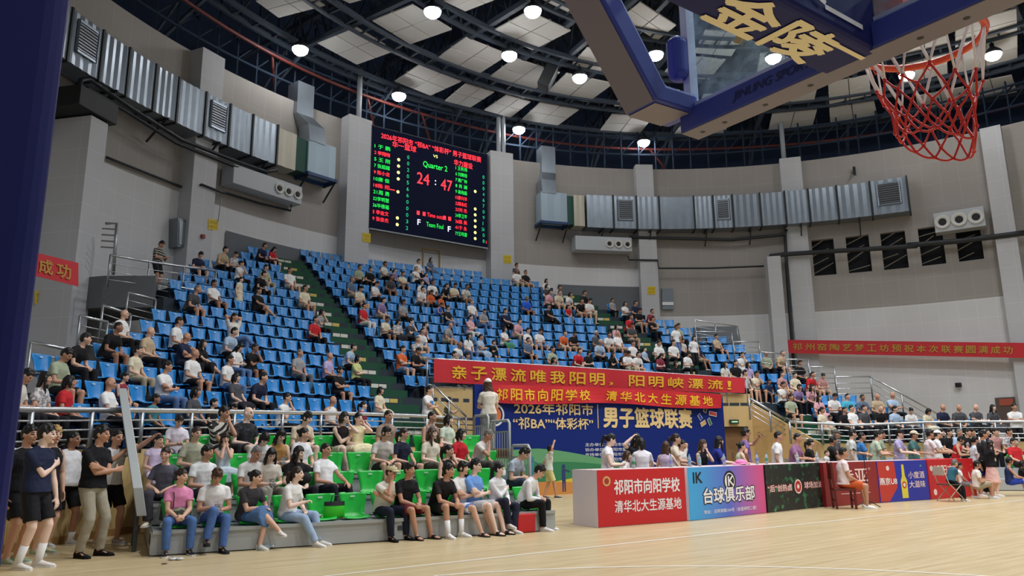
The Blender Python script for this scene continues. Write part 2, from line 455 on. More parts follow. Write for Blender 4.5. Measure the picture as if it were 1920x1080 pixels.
for a in (121, 109, 97, 87.3, 81.7, 75.6, 66.6, 57.2, 46, 34.2, 24, 12, 0):
    mb = MB(); A = DEG(a)
    mb.bar(rc_at(5, A, 20.15), rc_at(25.5, A, 20.15), .22, .25); mb.bar(rc_at(5, A, 22.4), rc_at(31, A, 21.2), .2, .22)
    for j in range(14):
        r = 6 + j * 1.5; mb.bar(rc_at(r, A, 20.15), rc_at(r + .75, A, 22.2), .08); mb.bar(rc_at(r + .75, A, 22.2), rc_at(r + 1.5, A, 20.15), .08)
    mb.bar(rc_at(25.5, A, 20), rc_at(30, A, 17.5), .14); mb.bar(rc_at(25.5, A, 22), rc_at(29, A, 18.4), .1)
    struct(mb.build('trim_%d' % k, STEEL)); k += 1
# thin hangers and struts in the dark gap between wall top and ceiling ring
mb = MB()
for i in range(70):
    a = DEG(150 - i * 2.35); p = wall_at(a, -.6, WALLTOP)
    mb.bar(p, p + Vector((0, 0, 4.6)), .07)
    if i % 2 == 0: mb.bar(p + Vector((0, 0, 2.0)), wall_at(a - DEG(2.3), -3.0, 21.5), .07)
    q = wall_at(a - DEG(2.35), -.6, WALLTOP)
    mb.bar(p + Vector((0, 0, 1.15)), q + Vector((0, 0, 1.15)), .07, .1); mb.bar(p + Vector((0, 0, 2.3)), q + Vector((0, 0, 2.3)), .07, .1)
    mb.bar(p + Vector((0, 0, 1.15)), q + Vector((0, 0, 2.3)), .05)
struct(mb.build('trim_%d' % k, STEEL2)); k += 1
TRIM_N = k
mb = MB(); mb.tube([rc_at(26.2, a, 19.35 + .03 * math.sin(9 * a)) for a in arc(DEG(150), DEG(0), 80)], .085, 8)
for a in (112, 99.5, 92, 60): mb.tube([rc_at(26.2, DEG(a), 19.35), rc_at(29.5, DEG(a - 6), 17.7)], .07, 6)
tag(mb.build('fire_pipe', RED_PIPE, smooth=True), 'long curved red fire pipe running under the dark roof edge', 'pipe')
STRUT_W = mat('steel_column_pale', '#9aa0a6', 0.5)
for i, (x, y0, y1, lab) in enumerate(((672, 235, 150, 'pale thin steel column rising from the pilaster left of the scoreboard'), (935, 292, 218, 'left one of two pale steel columns above the pilaster right of the scoreboard'), (944, 292, 228, 'right one of two pale steel columns above the pilaster right of the scoreboard'), (1471, 308, 245, 'pale steel column above the wall behind the right end of the backboard'))):
    b_, t_ = on_wall(x, y0, -.2), on_wall(x, y1, -.2); b_[2] = WALLTOP
    mb = MB(); mb.tube([(b_[0], b_[1], 17.3), (b_[0], b_[1], 20.6)], .13, 10)
    tag(mb.build('steel_column', STRUT_W, smooth=True), lab, 'column')

# white acoustic panels between the beams, each a shallow tray of four boards
PANEL = mat('acoustic_panel', '#c9c7c3', 0.7)
PANEL_J = mat('panel_joint', '#8d8a84', 0.7)
def ceiling_panel(quad, label):
    P = [Vector(on_z(x, y, 20.0)) for x, y in quad]
    c = sum(P, Vector()) / 4; e = empty('ceiling_panel', c); tag(e, label, 'panel', 'white acoustic ceiling panels')
    Q = [p - c for p in P]
    lerp = lambda u, v: (Q[0] * (1 - u) + Q[1] * u) * (1 - v) + (Q[3] * (1 - u) + Q[2] * u) * v
    g = .012
    for i in range(2):
        for j in range(2):
            u0, u1, v0, v1 = i * .5 + g, i * .5 + .5 - g, j * .5 + g, j * .5 + .5 - g
            mb = MB(); mb.prism([lerp(u0, v0), lerp(u1, v0), lerp(u1, v1), lerp(u0, v1)], (0, 0, .06)); mb.build('board', PANEL, e)
    mb = MB(); mb.bar(lerp(.5, 0) + Vector((0, 0, .08)), lerp(.5, 1) + Vector((0, 0, .08)), .08, .06); mb.bar(lerp(0, .5) + Vector((0, 0, .08)), lerp(1, .5) + Vector((0, 0, .08)), .08, .06); mb.build('joint_rail', PANEL_J, e)
RING_A = [[(478, 2), (522, 34), (611, 11), (560, -22)], [(593, 81), (669, 122), (742, 96), (669, 51)], [(739, 153), (807, 180), (867, 153), (787, 120)], [(833, 190), (882, 202), (928, 173), (873, 157)], [(907, 207), (957, 221), (996, 191), (950, 178)], [(976, 226), (1046, 236), (1087, 206), (1012, 192)], [(1124, 245), (1200, 251), (1227, 218), (1147, 214)], [(1262, 252), (1358, 251), (1374, 223), (1287, 224)], [(1440, 245), (1524, 237), (1533, 206), (1447, 214)], [(1556, 232), (1646, 218), (1640, 190), (1554, 203)], [(1722, 207), (1816, 190), (1808, 163), (1716, 181)], [(1825, 189), (1908, 173), (1898, 141), (1816, 157)]]
RING_B = [[(600, -18), (656, 7), (720, -12), (668, -38)], [(696, 39), (769, 84), (849, 56), (773, 8)], [(820, 108), (900, 138), (955, 103), (873, 70)], [(916, 145), (1000, 170), (1051, 137), (966, 109)], [(1023, 176), (1103, 192), (1152, 157), (1061, 137)], [(1150, 199), (1232, 208), (1268, 172), (1180, 160)], [(1305, 211), (1392, 206), (1408, 172), (1318, 178)], [(1434, 201), (1528, 187), (1535, 156), (1440, 170)], [(1554, 196), (1634, 179), (1630, 140), (1552, 156)], [(1690, 158), (1778, 138), (1776, 98), (1686, 118)], [(1790, 138), (1909, 112), (1909, 66), (1790, 96)]]
RING_C = [[(830, 2), (872, 22), (950, -8), (905, -30)], [(919, 60), (999, 95), (1072, 58), (991, 21)], [(1072, 121), (1137, 137), (1180, 104), (1100, 89)], [(1166, 32), (1231, 78), (1269, 48), (1200, 4)], [(1240, 142), (1330, 150), (1362, 112), (1272, 104)], [(1418, 140), (1520, 126), (1528, 88), (1424, 100)], [(1555, 134), (1660, 112), (1656, 76), (1552, 98)], [(1690, 104), (1778, 84), (1778, 46), (1686, 72)], [(1790, 90), (1909, 58), (1907, 16), (1790, 47)], [(1000, -8), (1076, 29), (1140, -2), (1062, -38)], [(1300, 100), (1372, 106), (1400, 62), (1322, 56)]]
for ring, nm in ((RING_A, 'outermost'), (RING_B, 'middle'), (RING_C, 'inner')):
    ring = sorted(ring, key=lambda q: q[0][0])
    for i, q in enumerate(ring):
        ceiling_panel(q, 'white ceiling panel of four boards, %s from the left in the %s ring' % (ordn(i + 1), nm))

# high-bay lamps
LAMP_LENS = mat('lamp_lens_lit', '#ffffff', 0.3, emit=60.0)
LAMP_BODY = mat('lamp_housing', '#3a3f46', 0.4, metal=.6)
LAMPS = [(563, 92, 'over the left wall duct, lowest lamp on the left'), (748, 179, 'above the left edge of the scoreboard'), (973, 242, 'above the pilaster right of the scoreboard'), (1207, 266, 'above the right wall duct, lowest of all'), (811, 21, 'near the top edge, left of the two topmost'), (955, 103, 'beside the hanging black speaker on its left'), (1087, 145, 'right of the hanging black speaker'), (999, 20, 'near the top edge, left of the boom arm'), (1229, 102, 'between the boom arm and the backboard glass'), (1450, 108, 'seen through the backboard glass'), (1700, 140, 'behind the basketball rim'), (1862, 102, 'right of the basketball rim')]
for x, y, lab in LAMPS:
    z = 19.3; p = on_z(x, y, z)
    e = empty('high_bay_lamp', p); tag(e, 'lit white high-bay lamp ' + lab, 'lamp', 'high-bay lamps in the roof')
    mb = MB(); mb.loft([[(r * math.cos(2 * PI * i / 16), r * math.sin(2 * PI * i / 16), h) for i in range(16)] for r, h in ((.38, 0), (.38, .1), (.2, .3), (.1, .36), (.1, .55))]); mb.build('housing', LAMP_BODY, e, smooth=True)
    mb = MB(); mb.sphere((0, 0, 0), (.36, .36, .30), 16, 10); mb.build('lens', LAMP_LENS, e, smooth=True)
    mb = MB(); mb.bar((0, 0, .5), (0, 0, 1.0), .04); mb.build('hanger', LAMP_BODY, e)
# hanging loudspeaker cluster
p = on_z(1027, 146, 19.3); e = empty('hanging_speaker', p); tag(e, 'black box speaker hanging under the roof between two lamps', 'speaker')
SPK = mat('speaker_black', '#14161a', 0.6)
mb = MB(); mb.box((0, 0, 0), (.75, .6, 1.15), rot=.9, mtx=Matrix.Rotation(.9, 3, 'Z') @ Matrix.Rotation(.45, 3, 'X')); mb.build('cabinet', SPK, e, bevel=.03)
mb = MB(); mb.bar((0, 0, .4), (0, 0, 1.2), .06); mb.bar((-.2, 0, .4), (-.2, .1, 1.0), .04); mb.build('bracket', SPK, e)
# ================================================================== THE HOOP (its centre is the origin of the court)
NAVY = mat('padding_navy', '#12185a', 0.6, var=.06, scale=5, bump=.05, spec=.25)
BLUE_PAD = mat('padding_blue', '#39459c', 0.45, bump=.04, scale=12)
PAD_UNDER = mat('padding_underside', '#2a2746', 0.6)
ALU = mat('board_frame_white', '#cfd4ea', 0.35, metal=.3)
hoop = empty('basketball_hoop', (-3.35, .1, 0)); tag(hoop, 'blue padded basketball hoop with glass backboard and orange rim, close to camera', 'basketball hoop')
HO = Vector((-3.35, .1, 0))
def H(*p): return Vector(p) - HO
def hbox(mb, x0, x1, y0, y1, z0, z1): return mb.box(H((x0 + x1) / 2, (y0 + y1) / 2, (z0 + z1) / 2), (x1 - x0, y1 - y0, z1 - z0))
mb = MB(); hbox(mb, -5.1, -2.45 - .75, -.55, .75, 0.0, .42); mb.build('base', NAVY, hoop, bevel=.05)
mb = MB(); hbox(mb, -3.62, -3.02, -.18, .38, .42, 3.3); mb.build('column_pad', NAVY, hoop, bevel=.03, seg=4)
mb = MB(); mb.prism([H(-3.5, -.03, 2.9), H(-3.2, -.03, 2.75), H(-2.6, -.03, 2.86), H(-2.6, -.03, 3.3), H(-3.5, -.03, 3.5)], (0, .23, 0)); mb.build('boom_root', NAVY, hoop)
boom = MB(); hbox(boom, -2.7, -.40, -.03, .205, 2.86, 3.22); boom = boom.build('boom_pad', NAVY, hoop, bevel=.025, seg=3)
# side and bottom wordmark on the boom pad: slanted strokes with a long tail
CREAM = mat('wordmark_cream', '#e9dab4', 0.6); WMW = mat('wordmark_white', '#dfe0ea', 0.6)
def V3(a): return np.array(tuple(a), float)
def wordmark(x_end, plane, m, h, parent):
    if plane == 'side': o = lambda x, z: V3(H(x, -.0335, z)); R, U = (1, 0, 0), (0, 0, 1)
    # glyphs
    for ch, x0 in (('金', x_end - .62), ('陵', x_end - .36)):
        lettering(ch, o(x0, 2.93), R, U, h, m, parent, width=.22, bold=.03, name='wordmark')
    mb = MB(); mb.add([o(x_end - .14, 2.915), o(x_end + .1, 2.915), o(x_end + .1, 2.935), o(x_end - .14, 2.935)], [(0, 1, 2, 3)]); mb.build('wordmark_tail', m, parent, recalc=False)
wordmark(-.62, 'side', WMW, .20, boom)
# the underside reads from below, towards the board
for ch, x0 in (('金', -1.17), ('陵', -.86)):
    lettering(ch, V3(H(x0, .19, 2.8585)), (1, 0, 0), (0, -1, 0), .19, CREAM, boom, width=.28, bold=.05, name='wordmark', depth=.002, shear=0.0)
mb = MB(); mb.add([H(-.62, .04, 2.856), H(-.42, .04, 2.856), H(-.42, .02, 2.856), H(-.62, .02, 2.856)], [(0, 1, 2, 3)]); mb.build('wordmark_tail', CREAM, boom, recalc=False)
# back board
mb = MB()
for z0, z1, y0, y1 in ((2.97, 3.0, -.9, .9), (3.92, 3.95, -.9, .9), (2.97, 3.95, -.9, -.86), (2.97, 3.95, .87, .91)): hbox(mb, -.43, -.375, y0, y1, z0, z1)
bframe = mb.build('backboard_frame', ALU, hoop)
gm = bpy.data.materials.new('board_glass_dusty'); gm.use_nodes = True; nt = gm.node_tree; b = nt.nodes['Principled BSDF']
b.inputs['Base Color'].default_value = (.75, .88, .95, 1); b.inputs['Roughness'].default_value = .25; b.inputs['Specular IOR Level'].default_value = .5
tr = nt.nodes.new('ShaderNodeBsdfTransparent'); tr.inputs[0].default_value = (.86, .95, 1.0, 1); mx = nt.nodes.new('ShaderNodeMixShader')
tc = nt.nodes.new('ShaderNodeTexCoord'); nz = nt.nodes.new('ShaderNodeTexNoise'); nz.inputs['Scale'].default_value = 4.5; nz.inputs['Detail'].default_value = 9; nz.inputs['Roughness'].default_value = .72
cr = nt.nodes.new('ShaderNodeValToRGB'); cr.color_ramp.elements[0].position = .42; cr.color_ramp.elements[0].color = (.04, .04, .04, 1); cr.color_ramp.elements[1].position = .8; cr.color_ramp.elements[1].color = (.62, .62, .62, 1)
nt.links.new(tc.outputs['Object'], nz.inputs['Vector']); nt.links.new(nz.outputs['Fac'], cr.inputs[0]); nt.links.new(cr.outputs[0], mx.inputs[0]); nt.links.new(tr.outputs[0], mx.inputs[1]); nt.links.new(b.outputs[0], mx.inputs[2]); nt.links.new(mx.outputs[0], nt.nodes['Material Output'].inputs[0])
mb = MB(); hbox(mb, -.412, -.40, -.87, .88, 2.99, 3.93); glass = mb.build('glass', gm, hoop)
glass['label'] = 'dusty clear glass pane'
# painted target square on the glass, seen as an orange-red corner
mb = MB()
for z0, z1, y0, y1 in ((3.05, 3.10, -.295, .295), (3.50, 3.55, -.295, .295), (3.05, 3.55, -.295, -.245), (3.05, 3.55, .245, .295)): hbox(mb, -.399, -.397, y0, y1, z0, z1)
mb.build('target_square', mat('target_paint', '#c9513a', .5), glass)
pad = MB(); hbox(pad, -.45, -.325, -.96, .93, 2.865, 2.975); pad = pad.build('bottom_pad', BLUE_PAD, hoop, bevel=.008)
mb = MB(); hbox(mb, -.447, -.328, -.955, .925, 2.861, 2.8655); mb.build('pad_underside', mat('pad_underside_brown', '#77707e', .6), pad)
mb = MB()
for y in (-.75, -.62, -.33, -.17, .28, .5, .72, .85): disc(mb, H(-.385, y, 2.860), (0, 1, 0), (1, 0, 0), .012, 12)
mb.build('bolt_hole', mat('bolt_dark', '#16151c', .6), pad, recalc=False)
lettering('JINLING SPORTS', V3(H(-.4505, .62, 2.895)), (0, -1, 0), (0, 0, 1), .05, mat('pad_mark_dark', '#1a2352', .5), pad, width=.42, bold=.01, name='pad_wordmark', shear=.3)
mb = MB(); hbox(mb, -.5, -.40, .87, .965, 3.13, 3.36); mb.build('edge_pad', BLUE_PAD, hoop, bevel=.04, seg=4)
# side struts: come down from the rear, bend, and run on to the board's lower corner
BROWN = mat('strut_underside', '#7c7480', .6)
def strut(y0, y1):
    prof = [(-1.60, 4.10), (-.69, 2.935), (-.40, 2.945), (-.40, 3.05), (-.615, 3.04), (-1.47, 4.18)]
    mb = MB(); mb.prism([H(x, y0, z) for x, z in prof], (0, y1 - y0, 0))
    s_ = mb.build('strut', BLUE_PAD, hoop, bevel=.02, seg=3)
    nrm = Vector((-1.165, 0, -.91)).normalized() * .002
    mb = MB(); mb.add([H(-1.60, y0 + .012, 4.10) + nrm, H(-.695, y0 + .012, 2.941) + nrm, H(-.695, y1 - .012, 2.941) + nrm, H(-1.60, y1 - .012, 4.10) + nrm], [(0, 1, 2, 3)])
    mb.add([H(-.685, y0 + .012, 2.932), H(-.46, y0 + .012, 2.940), H(-.46, y1 - .012, 2.940), H(-.685, y1 - .012, 2.932)], [(0, 1, 2, 3)])
    mb.build('strut_underside', BROWN, s_)
strut(.85, 1.05); strut(-1.05, -.85)
# rim: hinge bracket, ring and hooks
RIM = mat('rim_orange', '#d9491f', .35, spec=.6)
mb = MB(); mb.tube([H(.23 * math.cos(a), .23 * math.sin(a), 3.05) for a in [2 * PI * i / 48 for i in range(48)]], 0.0155, 10, closed=True)
rim = mb.build('rim', RIM, hoop, smooth=True)
mb = MB(); hbox(mb, -.375, -.33, -.12, .12, 2.99, 3.14); hbox(mb, -.34, -.215, -.07, .07, 3.0, 3.06); mb.build('rim_bracket', RIM, hoop)
for i in range(12):
    a = 2 * PI * (i + .5) / 12; mb = MB(); c = Vector((.232 * math.cos(a), .232 * math.sin(a), 3.036))
    mb.tube([H(*(c + Vector((0, 0, -.004)))), H(*(c + Vector((.012 * math.cos(a + 1.57), .012 * math.sin(a + 1.57), -.022)))), H(*(c + Vector((.024 * math.cos(a + 1.57), .024 * math.sin(a + 1.57), -.004))))], .003, 5); mb.build('hook', RIM, rim)
mb = MB(); mb.tube([H(-.42, .62, 3.42), H(-.425, .60, 3.30), H(-.42, .59, 3.24)], .004, 5); mb.build('cable', SPK, hoop)
mb = MB(); mb.box(H(-.425, .58, 3.20), (.006, .04, .04), mtx=Matrix.Rotation(.6, 3, 'X')); mb.build('cable_tag', mat('tag_tan', '#cbb277', .6), hoop)
# net: white upper cords looped on the rim, red knotted mesh below; it hangs a little to one side
NETW = mat('net_white', '#f3f0ea', .7); NETR = mat('net_red', '#c8261c', .5)
net = empty('basketball_net', (0, 0, 3.05)); tag(net, 'white and red cord basketball net hanging from the orange rim', 'net')
rn = random.Random(3)
def nd(level, i, half):
    prof = [(.230, 0), (.185, -.20), (.165, -.265), (.150, -.325), (.140, -.385), (.128, -.44)]
    r, z = prof[level]; a = 2 * PI * (i + .5 + (.5 if half else 0)) / 12
    rr = random.Random(level * 50 + i % 12); sh = Vector((.012, .0, 0)) * (level / 4)
    jit = 0 if level == 0 else .012
    zz = z + (0 if level == 0 else rr.uniform(-1, 1) * .018) + (.02 * math.cos(a - 2.4) * level / 2)
    return Vector(((r + rr.uniform(-1, 1) * jit) * math.cos(a), (r + rr.uniform(-1, 1) * jit) * math.sin(a), zz)) + sh
def cord(mb, a, b, r, sag=.0, n=5):
    pts = []
    for k in range(n + 1):
        t = k / n; p = a.lerp(b, t); p.z -= sag * 4 * t * (1 - t); pts.append(p)
    mb.tube(pts, r, 6)
for i in range(12):
    mb = MB()
    for d in (0, -1):
        cord(mb, nd(0, i, False) + Vector((0, 0, -.01)), nd(1, i + d, True), .0042, sag=.006); cord(mb, nd(0, i, False) + Vector((.006, .006, -.01)), nd(1, i + d, True) + Vector((.004, 0, .01)), .0036, sag=-.006)
    mb.build('white_cord', NETW, net, smooth=True)
mb = MB(); half = True
for lv in range(1, 5):
    for i in range(12):
        p = nd(lv, i, half)
        for d in ((0, 1) if half else (-1, 0)): cord(mb, p, nd(lv + 1, i + d, not half), .0046, sag=.004)
        mb.sphere(p, .0085, 6, 5)
    half = not half
for i in range(12): cord(mb, nd(5, i, half), nd(5, i + 1, half), .0046, sag=.012); mb.sphere(nd(5, i, half), .0085, 6, 5)
mb.build('red_mesh', NETR, net, smooth=True)
# ================================================================== THE STAND
CONC = mat('stand_concrete', '#2c3640', 0.85, var=.12, scale=1.5)
GREEN_STEP = mat('stair_green', '#0e4a31', 0.75, var=.1, scale=3)
WOOD_SLAT = bpy.data.materials.new('slatted_wood'); WOOD_SLAT.use_nodes = True
nt = WOOD_SLAT.node_tree; b = nt.nodes['Principled BSDF']; uv = nt.nodes.new('ShaderNodeUVMap'); br = nt.nodes.new('ShaderNodeTexBrick'); br.offset = 0
nt.links.new(uv.outputs[0], br.inputs['Vector']); br.inputs['Scale'].default_value = 1; br.inputs['Brick Width'].default_value = .034; br.inputs['Row Height'].default_value = 60; br.inputs['Mortar Size'].default_value = .006
br.inputs['Color1'].default_value = (*hexc('#d9bd85'), 1); br.inputs['Color2'].default_value = (*hexc('#d2b47b'), 1); br.inputs['Mortar'].default_value = (*hexc('#a98b57'), 1)
nt.links.new(br.outputs['Color'], b.inputs['Base Color']); b.inputs['Roughness'].default_value = .55
WOOD_PANEL = mat('wood_panel', '#d4b27a', .5, var=.05, scale=2); WOOD_BASE = mat('wood_skirting', '#a9824e', .5)
STEELR = mat('stainless_rail', '#c7cacd', .28, metal=.85); STEELD = mat('stainless_post', '#9da1a5', .35, metal=.8)
def tread_z(k): return Z0 - .62 + RISE * k
def LBX(y): return -2.75 + .513 * (y - 14.6) - (.95 * max(0, min(1, (y - 23) / 1.2)) if y < 27.3 else 0)
def RBX(y): return min(25.3, 24.9 - .44 * (y - 22)) if y > 13.4 else 25.3 + (13.4 - y) * 2.2
AIS = [(6.95, 8.50), (21.05, 22.2)]        # green stairs between the seat blocks
BOX_X = (8.95, 21.6)
BOX_R = 20.74
def ann(mb, r0, r1, z0, z1, a0, a1, n):
    aa = arc(a0, a1, n); o = len(mb.v)
    for a in aa:
        mb.v += [tuple(bowl_at(r0, a, z0)), tuple(bowl_at(r0, a, z1)), tuple(bowl_at(r1, a, z1)), tuple(bowl_at(r1, a, z0))]
    for i in range(n):
        p = o + 4 * i; q = p + 4
        mb.f += [(p, q, q + 1, p + 1), (p + 1, q + 1, q + 2, p + 2), (p + 2, q + 2, q + 3, p + 3)]
    mb.f += [(o, o + 1, o + 2, o + 3), (o + 4 * n, o + 4 * n + 3, o + 4 * n + 2, o + 4 * n + 1)]
def row_ang(k, x=None, bound=None):
    r = R0 + TREAD * k
    if bound is not None:
        lo, hi = (PI / 2, PI * .95) if bound == 'L' else (.02, PI / 2)
        for _ in range(50):
            a = (lo + hi) / 2; p = bowl_at(r, a)
            inside = p.x > LBX(p.y) if bound == 'L' else p.x < RBX(p.y)
            if bound == 'L':
                if inside: lo = a
                else: hi = a
            else:
                if inside: hi = a
                else: lo = a
        return (lo + hi) / 2
    return math.acos(max(-1, min(1, (x - BOWL[0]) / r)))
for k in range(17):
    r = R0 + TREAD * k; z = tread_z(k)
    mb = MB(); aL, aR = row_ang(k, bound='L'), (row_ang(k, bound='R') if k == 0 else max(row_ang(k, bound='R'), row_ang(k, 25.5)))
    if k >= 3: ann(mb, r - .65, r + .16, z - .9, z, aL, aR, 48)
    else:
        ann(mb, r - .65, r + .16, max(0, z - 1.2), z, aL, math.acos((8.75 - BOWL[0]) / (r - .65)), 24); ann(mb, r - .65, r + .16, max(0, z - 1.2), z, math.acos((21.75 - BOWL[0]) / (r - .65)), aR, 20)
    if k == 16: ann(mb, r + .16, r + 1.2, z - .9, z, aL, aR, 40)
    struct(mb.build('floor_tier', CONC))
# raised centre box: wood front, deck, side cheeks
def curved_panel(name, r, a0, a1, z0, z1, m, n=30, thick=.12, skirting=None):
    vs, fs, uvs = [], [], []; aa = arc(a0, a1, n)
    for a in aa: vs += [tuple(bowl_at(r, a, z0)), tuple(bowl_at(r, a, z1)), tuple(bowl_at(r + thick, a, z1)), tuple(bowl_at(r + thick, a, z0))]
    for i in range(n):
        p, q = 4 * i, 4 * i + 4; fs += [(p, q, q + 1, p + 1), (p + 1, q + 1, q + 2, p + 2), (p + 2, q + 2, q + 3, p + 3)]
        for zz in ((z0, z0, z1, z1), (z1,) * 4, (z1, z1, z0, z0)): uvs += [(aa[i] * r, zz[0]), (aa[i + 1] * r, zz[1]), (aa[i + 1] * r, zz[2]), (aa[i] * r, zz[3])]
    me = bpy.data.meshes.new(name); me.from_pydata(vs, [], fs); ul = me.uv_layers.new(name='UVMap')
    for i, u in enumerate(uvs): ul.data[i].uv = u
    me.materials.append(m); me.update(); ob = bpy.data.objects.new(name, me); COL.objects.link(ob); return struct(ob)
FW_R = 18.38
curved_panel('wall_front_left', FW_R, DEG(150), row_ang(-.9, 8.7), 0, 1.45, WOOD_SLAT)
curved_panel('wall_front_right', FW_R, math.acos((21.6 - BOWL[0]) / FW_R), DEG(-5), 0, 1.45, WOOD_SLAT, n=40)
curved_panel('baseboard_left', FW_R - .02, DEG(150), row_ang(-.9, 8.7), 0, .12, WOOD_BASE)
curved_panel('baseboard_right', FW_R - .02, math.acos((21.6 - BOWL[0]) / FW_R), DEG(-5), 0, .12, WOOD_BASE, n=40)
aB0 = math.acos((8.95 - BOWL[0]) / BOX_R); aB1 = math.acos((21.6 - BOWL[0]) / BOX_R)
aD0, aD1 = math.acos((20.45 - BOWL[0]) / BOX_R), math.acos((21.45 - BOWL[0]) / BOX_R)     # door under the box
curved_panel('wall_box_front', BOX_R, aB0, aD0, 0, 3.36, WOOD_SLAT)
curved_panel('wall_box_side', BOX_R, aD1, aB1, 0, 3.36, WOOD_SLAT, n=4)
curved_panel('wall_box_lintel', BOX_R, aD0, aD1, 2.12, 3.36, WOOD_SLAT, n=6)
mb = MB(); ann(mb, BOX_R, R0 + TREAD * 3 - .6, 2.9, 3.02, aB0, aB1, 30); struct(mb.build('floor_box', CONC))
mb = MB()
for xx, aa_ in ((8.85, aB0), (21.6, aB1)):
    p, q = bowl_at(FW_R, math.acos((xx - BOWL[0]) / FW_R)), bowl_at(BOX_R + 1.0, math.acos((xx - BOWL[0]) / (BOX_R + 1.0)))
    mb.prism([(p.x, p.y, 0), (q.x, q.y, 0), (q.x, q.y, 3.0), (bowl_at(BOX_R, aa_).x, bowl_at(BOX_R, aa_).y, 3.0), (p.x, p.y, 1.45)], (.1, 0, 0))
struct(mb.build('wall_cheek', WOOD_PANEL))
mb = MB(); p, q = bowl_at(BOX_R + .3, aD0), bowl_at(BOX_R + .3, aD1); mb.prism([(p.x, p.y, 0), (q.x, q.y, 0), (q.x, q.y, 2.12), (p.x, p.y, 2.12)], (.02, .06, 0))
d_ = struct(mb.build('door_1', mat('door_brown', '#8d6a44', .5)))
mb = MB(); m_ = (p + q) / 2; mb.bar((m_.x, m_.y - .02, .95), (m_.x, m_.y - .02, 1.15), .03); mb.build('door_handle', STEELR, d_)
ex = bowl_at(BOX_R - .06, (aD0 + aD1) / 2, 2.3); mb = MB(); mb.box(ex, (.36, .06, .16), rot=(aD0 + aD1) / 2 - PI / 2)
es = mb.build('exit_sign', mat('exit_sign_green', '#1f3a2a', .4)); tag(es, 'small dark green exit sign above the brown door under the box', 'sign')
mb = MB(); mb.box(ex + Vector((0, -.034, 0)), (.24, .004, .05), rot=(aD0 + aD1) / 2 - PI / 2); mb.build('arrow_mark', mat('exit_mark', '#9fc7a6', .4, emit=.6), es)

# green stairs in the aisles, two steps to a row, with paper strips on the risers
STRIP = mat('paper_strip', '#d9d6c8', .7); STRIPY = mat('paper_strip_yellow', '#cfb95c', .7)
def stair(x0, x1, k0, k1, name, lab):
    st = empty(name, (0, 0, 0)); st['kind'] = 'structure'
    for k in range(k0, k1 + 1):
        r = R0 + TREAD * k - .65
        for h in (0, 1):
            if k == 0 and h == 0: continue
            z = tread_z(k) - (RISE / 2 if h == 0 else 0); rr = r - (.4 if h == 0 else 0)
            mb = MB(); a0, a1 = math.acos((x0 - BOWL[0]) / rr), math.acos((x1 - BOWL[0]) / rr); ann(mb, rr, rr + .42 + (.4 if h else 0), z - .3, z + .006, a0, a1, 4); s_ = mb.build('step', GREEN_STEP, st)
        am = a0 + (a1 - a0) * (.42 if x0 < 15 else .45); w = .30
        for j in (-1, 1):
            mb = MB(); aa0, aa1 = am - j * .0005, am - j * w / rr
            q = [bowl_at(rr - .006, t, zz) for t, zz in ((aa0, z - .17), (aa1, z - .17), (aa1, z - .05), (aa0, z - .05))]
            mb.add(q, [(0, 1, 2, 3)]); mb.build('paper_strip', STRIPY if (j == 1 and k % 3 == 0) else STRIP, s_, recalc=False)
    return st
stair(*AIS[0], 0, 16, 'floor_stair_left', ''); stair(*AIS[1], 4, 15, 'floor_stair_right', ''); stair(21.75, 22.9, 0, 2, 'floor_stair_lower', '')

# dark grey low walls behind the top rows at both ends
def wall_band(name, q, m, inset=.06):
    P = [on_wall(x, y, inset) for x, y in q]; n = 8; mb = MB()
    a0, a1 = wall_ang(P[0]), wall_ang(P[1])
    for i in range(n + 1):
        t = i / n; a = a0 + (a1 - a0) * t
        mb.v += [tuple(wall_at(a, inset, P[3][2] * (1 - t) + P[2][2] * t)), tuple(wall_at(a, inset, P[0][2] * (1 - t) + P[1][2] * t))]
    for i in range(n): mb.f.append((2 * i, 2 * i + 2, 2 * i + 3, 2 * i + 1))
    return struct(mb.build(name, m, recalc=False))
wall_band('wall_dado_left', [(424, 432), (582, 472), (588, 520), (424, 520)], TILE_GREY)
wall_band('wall_dado_right', [(1046, 533), (1206, 538), (1206, 600), (1046, 600)], TILE_GREY)
# landing at the top left end with its dark edge
def slab(name, pts, z, th, m):
    mb = MB(); mb.prism([(x, y, z) for x, y in pts], (0, 0, -th)); return struct(mb.build(name, m))
pA, pB = on_z(195, 517, 6.75), on_z(292, 517, 6.75)
zl = 6.75
slab('floor_landing', [(pA[0], pA[1]), (pB[0], pB[1]), (pB[0] + .5, 26.0), (0.6, 27.8), (-1.2, 26.2)], zl, 1.0, TILE_GREY)

# stainless rails
def rail(name, pts, bars, label, post_every=None, posts=None, r=.032, group=None, drop=0.0):
    """pts: top rail points; bars: list of drops below the top for thinner bars"""
    pts = [Vector(p) for p in pts]; base = pts[0].copy(); e = empty(name, base); tag(e, label, 'railing', group)
    mb = MB(); mb.tube([p - base for p in pts], r, 10); mb.build('top_rail', STEELR, e, smooth=True)
    for d in bars:
        mb = MB(); mb.tube([p - base - Vector((0, 0, d)) for p in pts], .014 if r < .04 else .018, 6); mb.build('bar', STEELR, e, smooth=True)
    for p in (posts if posts is not None else pts):
        p = Vector(p); mb = MB(); mb.tube([p - base, p - base - Vector((0, 0, drop or (bars[-1] + .25)))], r * .85, 8); mb.build('post', STEELD, e, smooth=True)
    return e
def interp(tab, x):
    for (x0, y0), (x1, y1) in zip(tab, tab[1:]):
        if x0 <= x <= x1: return y0 + (y1 - y0) * (x - x0) / (x1 - x0)
    return tab[0][1] if x < tab[0][0] else tab[-1][1]
ytop = [(0, 766), (50, 768), (300, 770), (640, 775), (790, 780), (915, 788)]
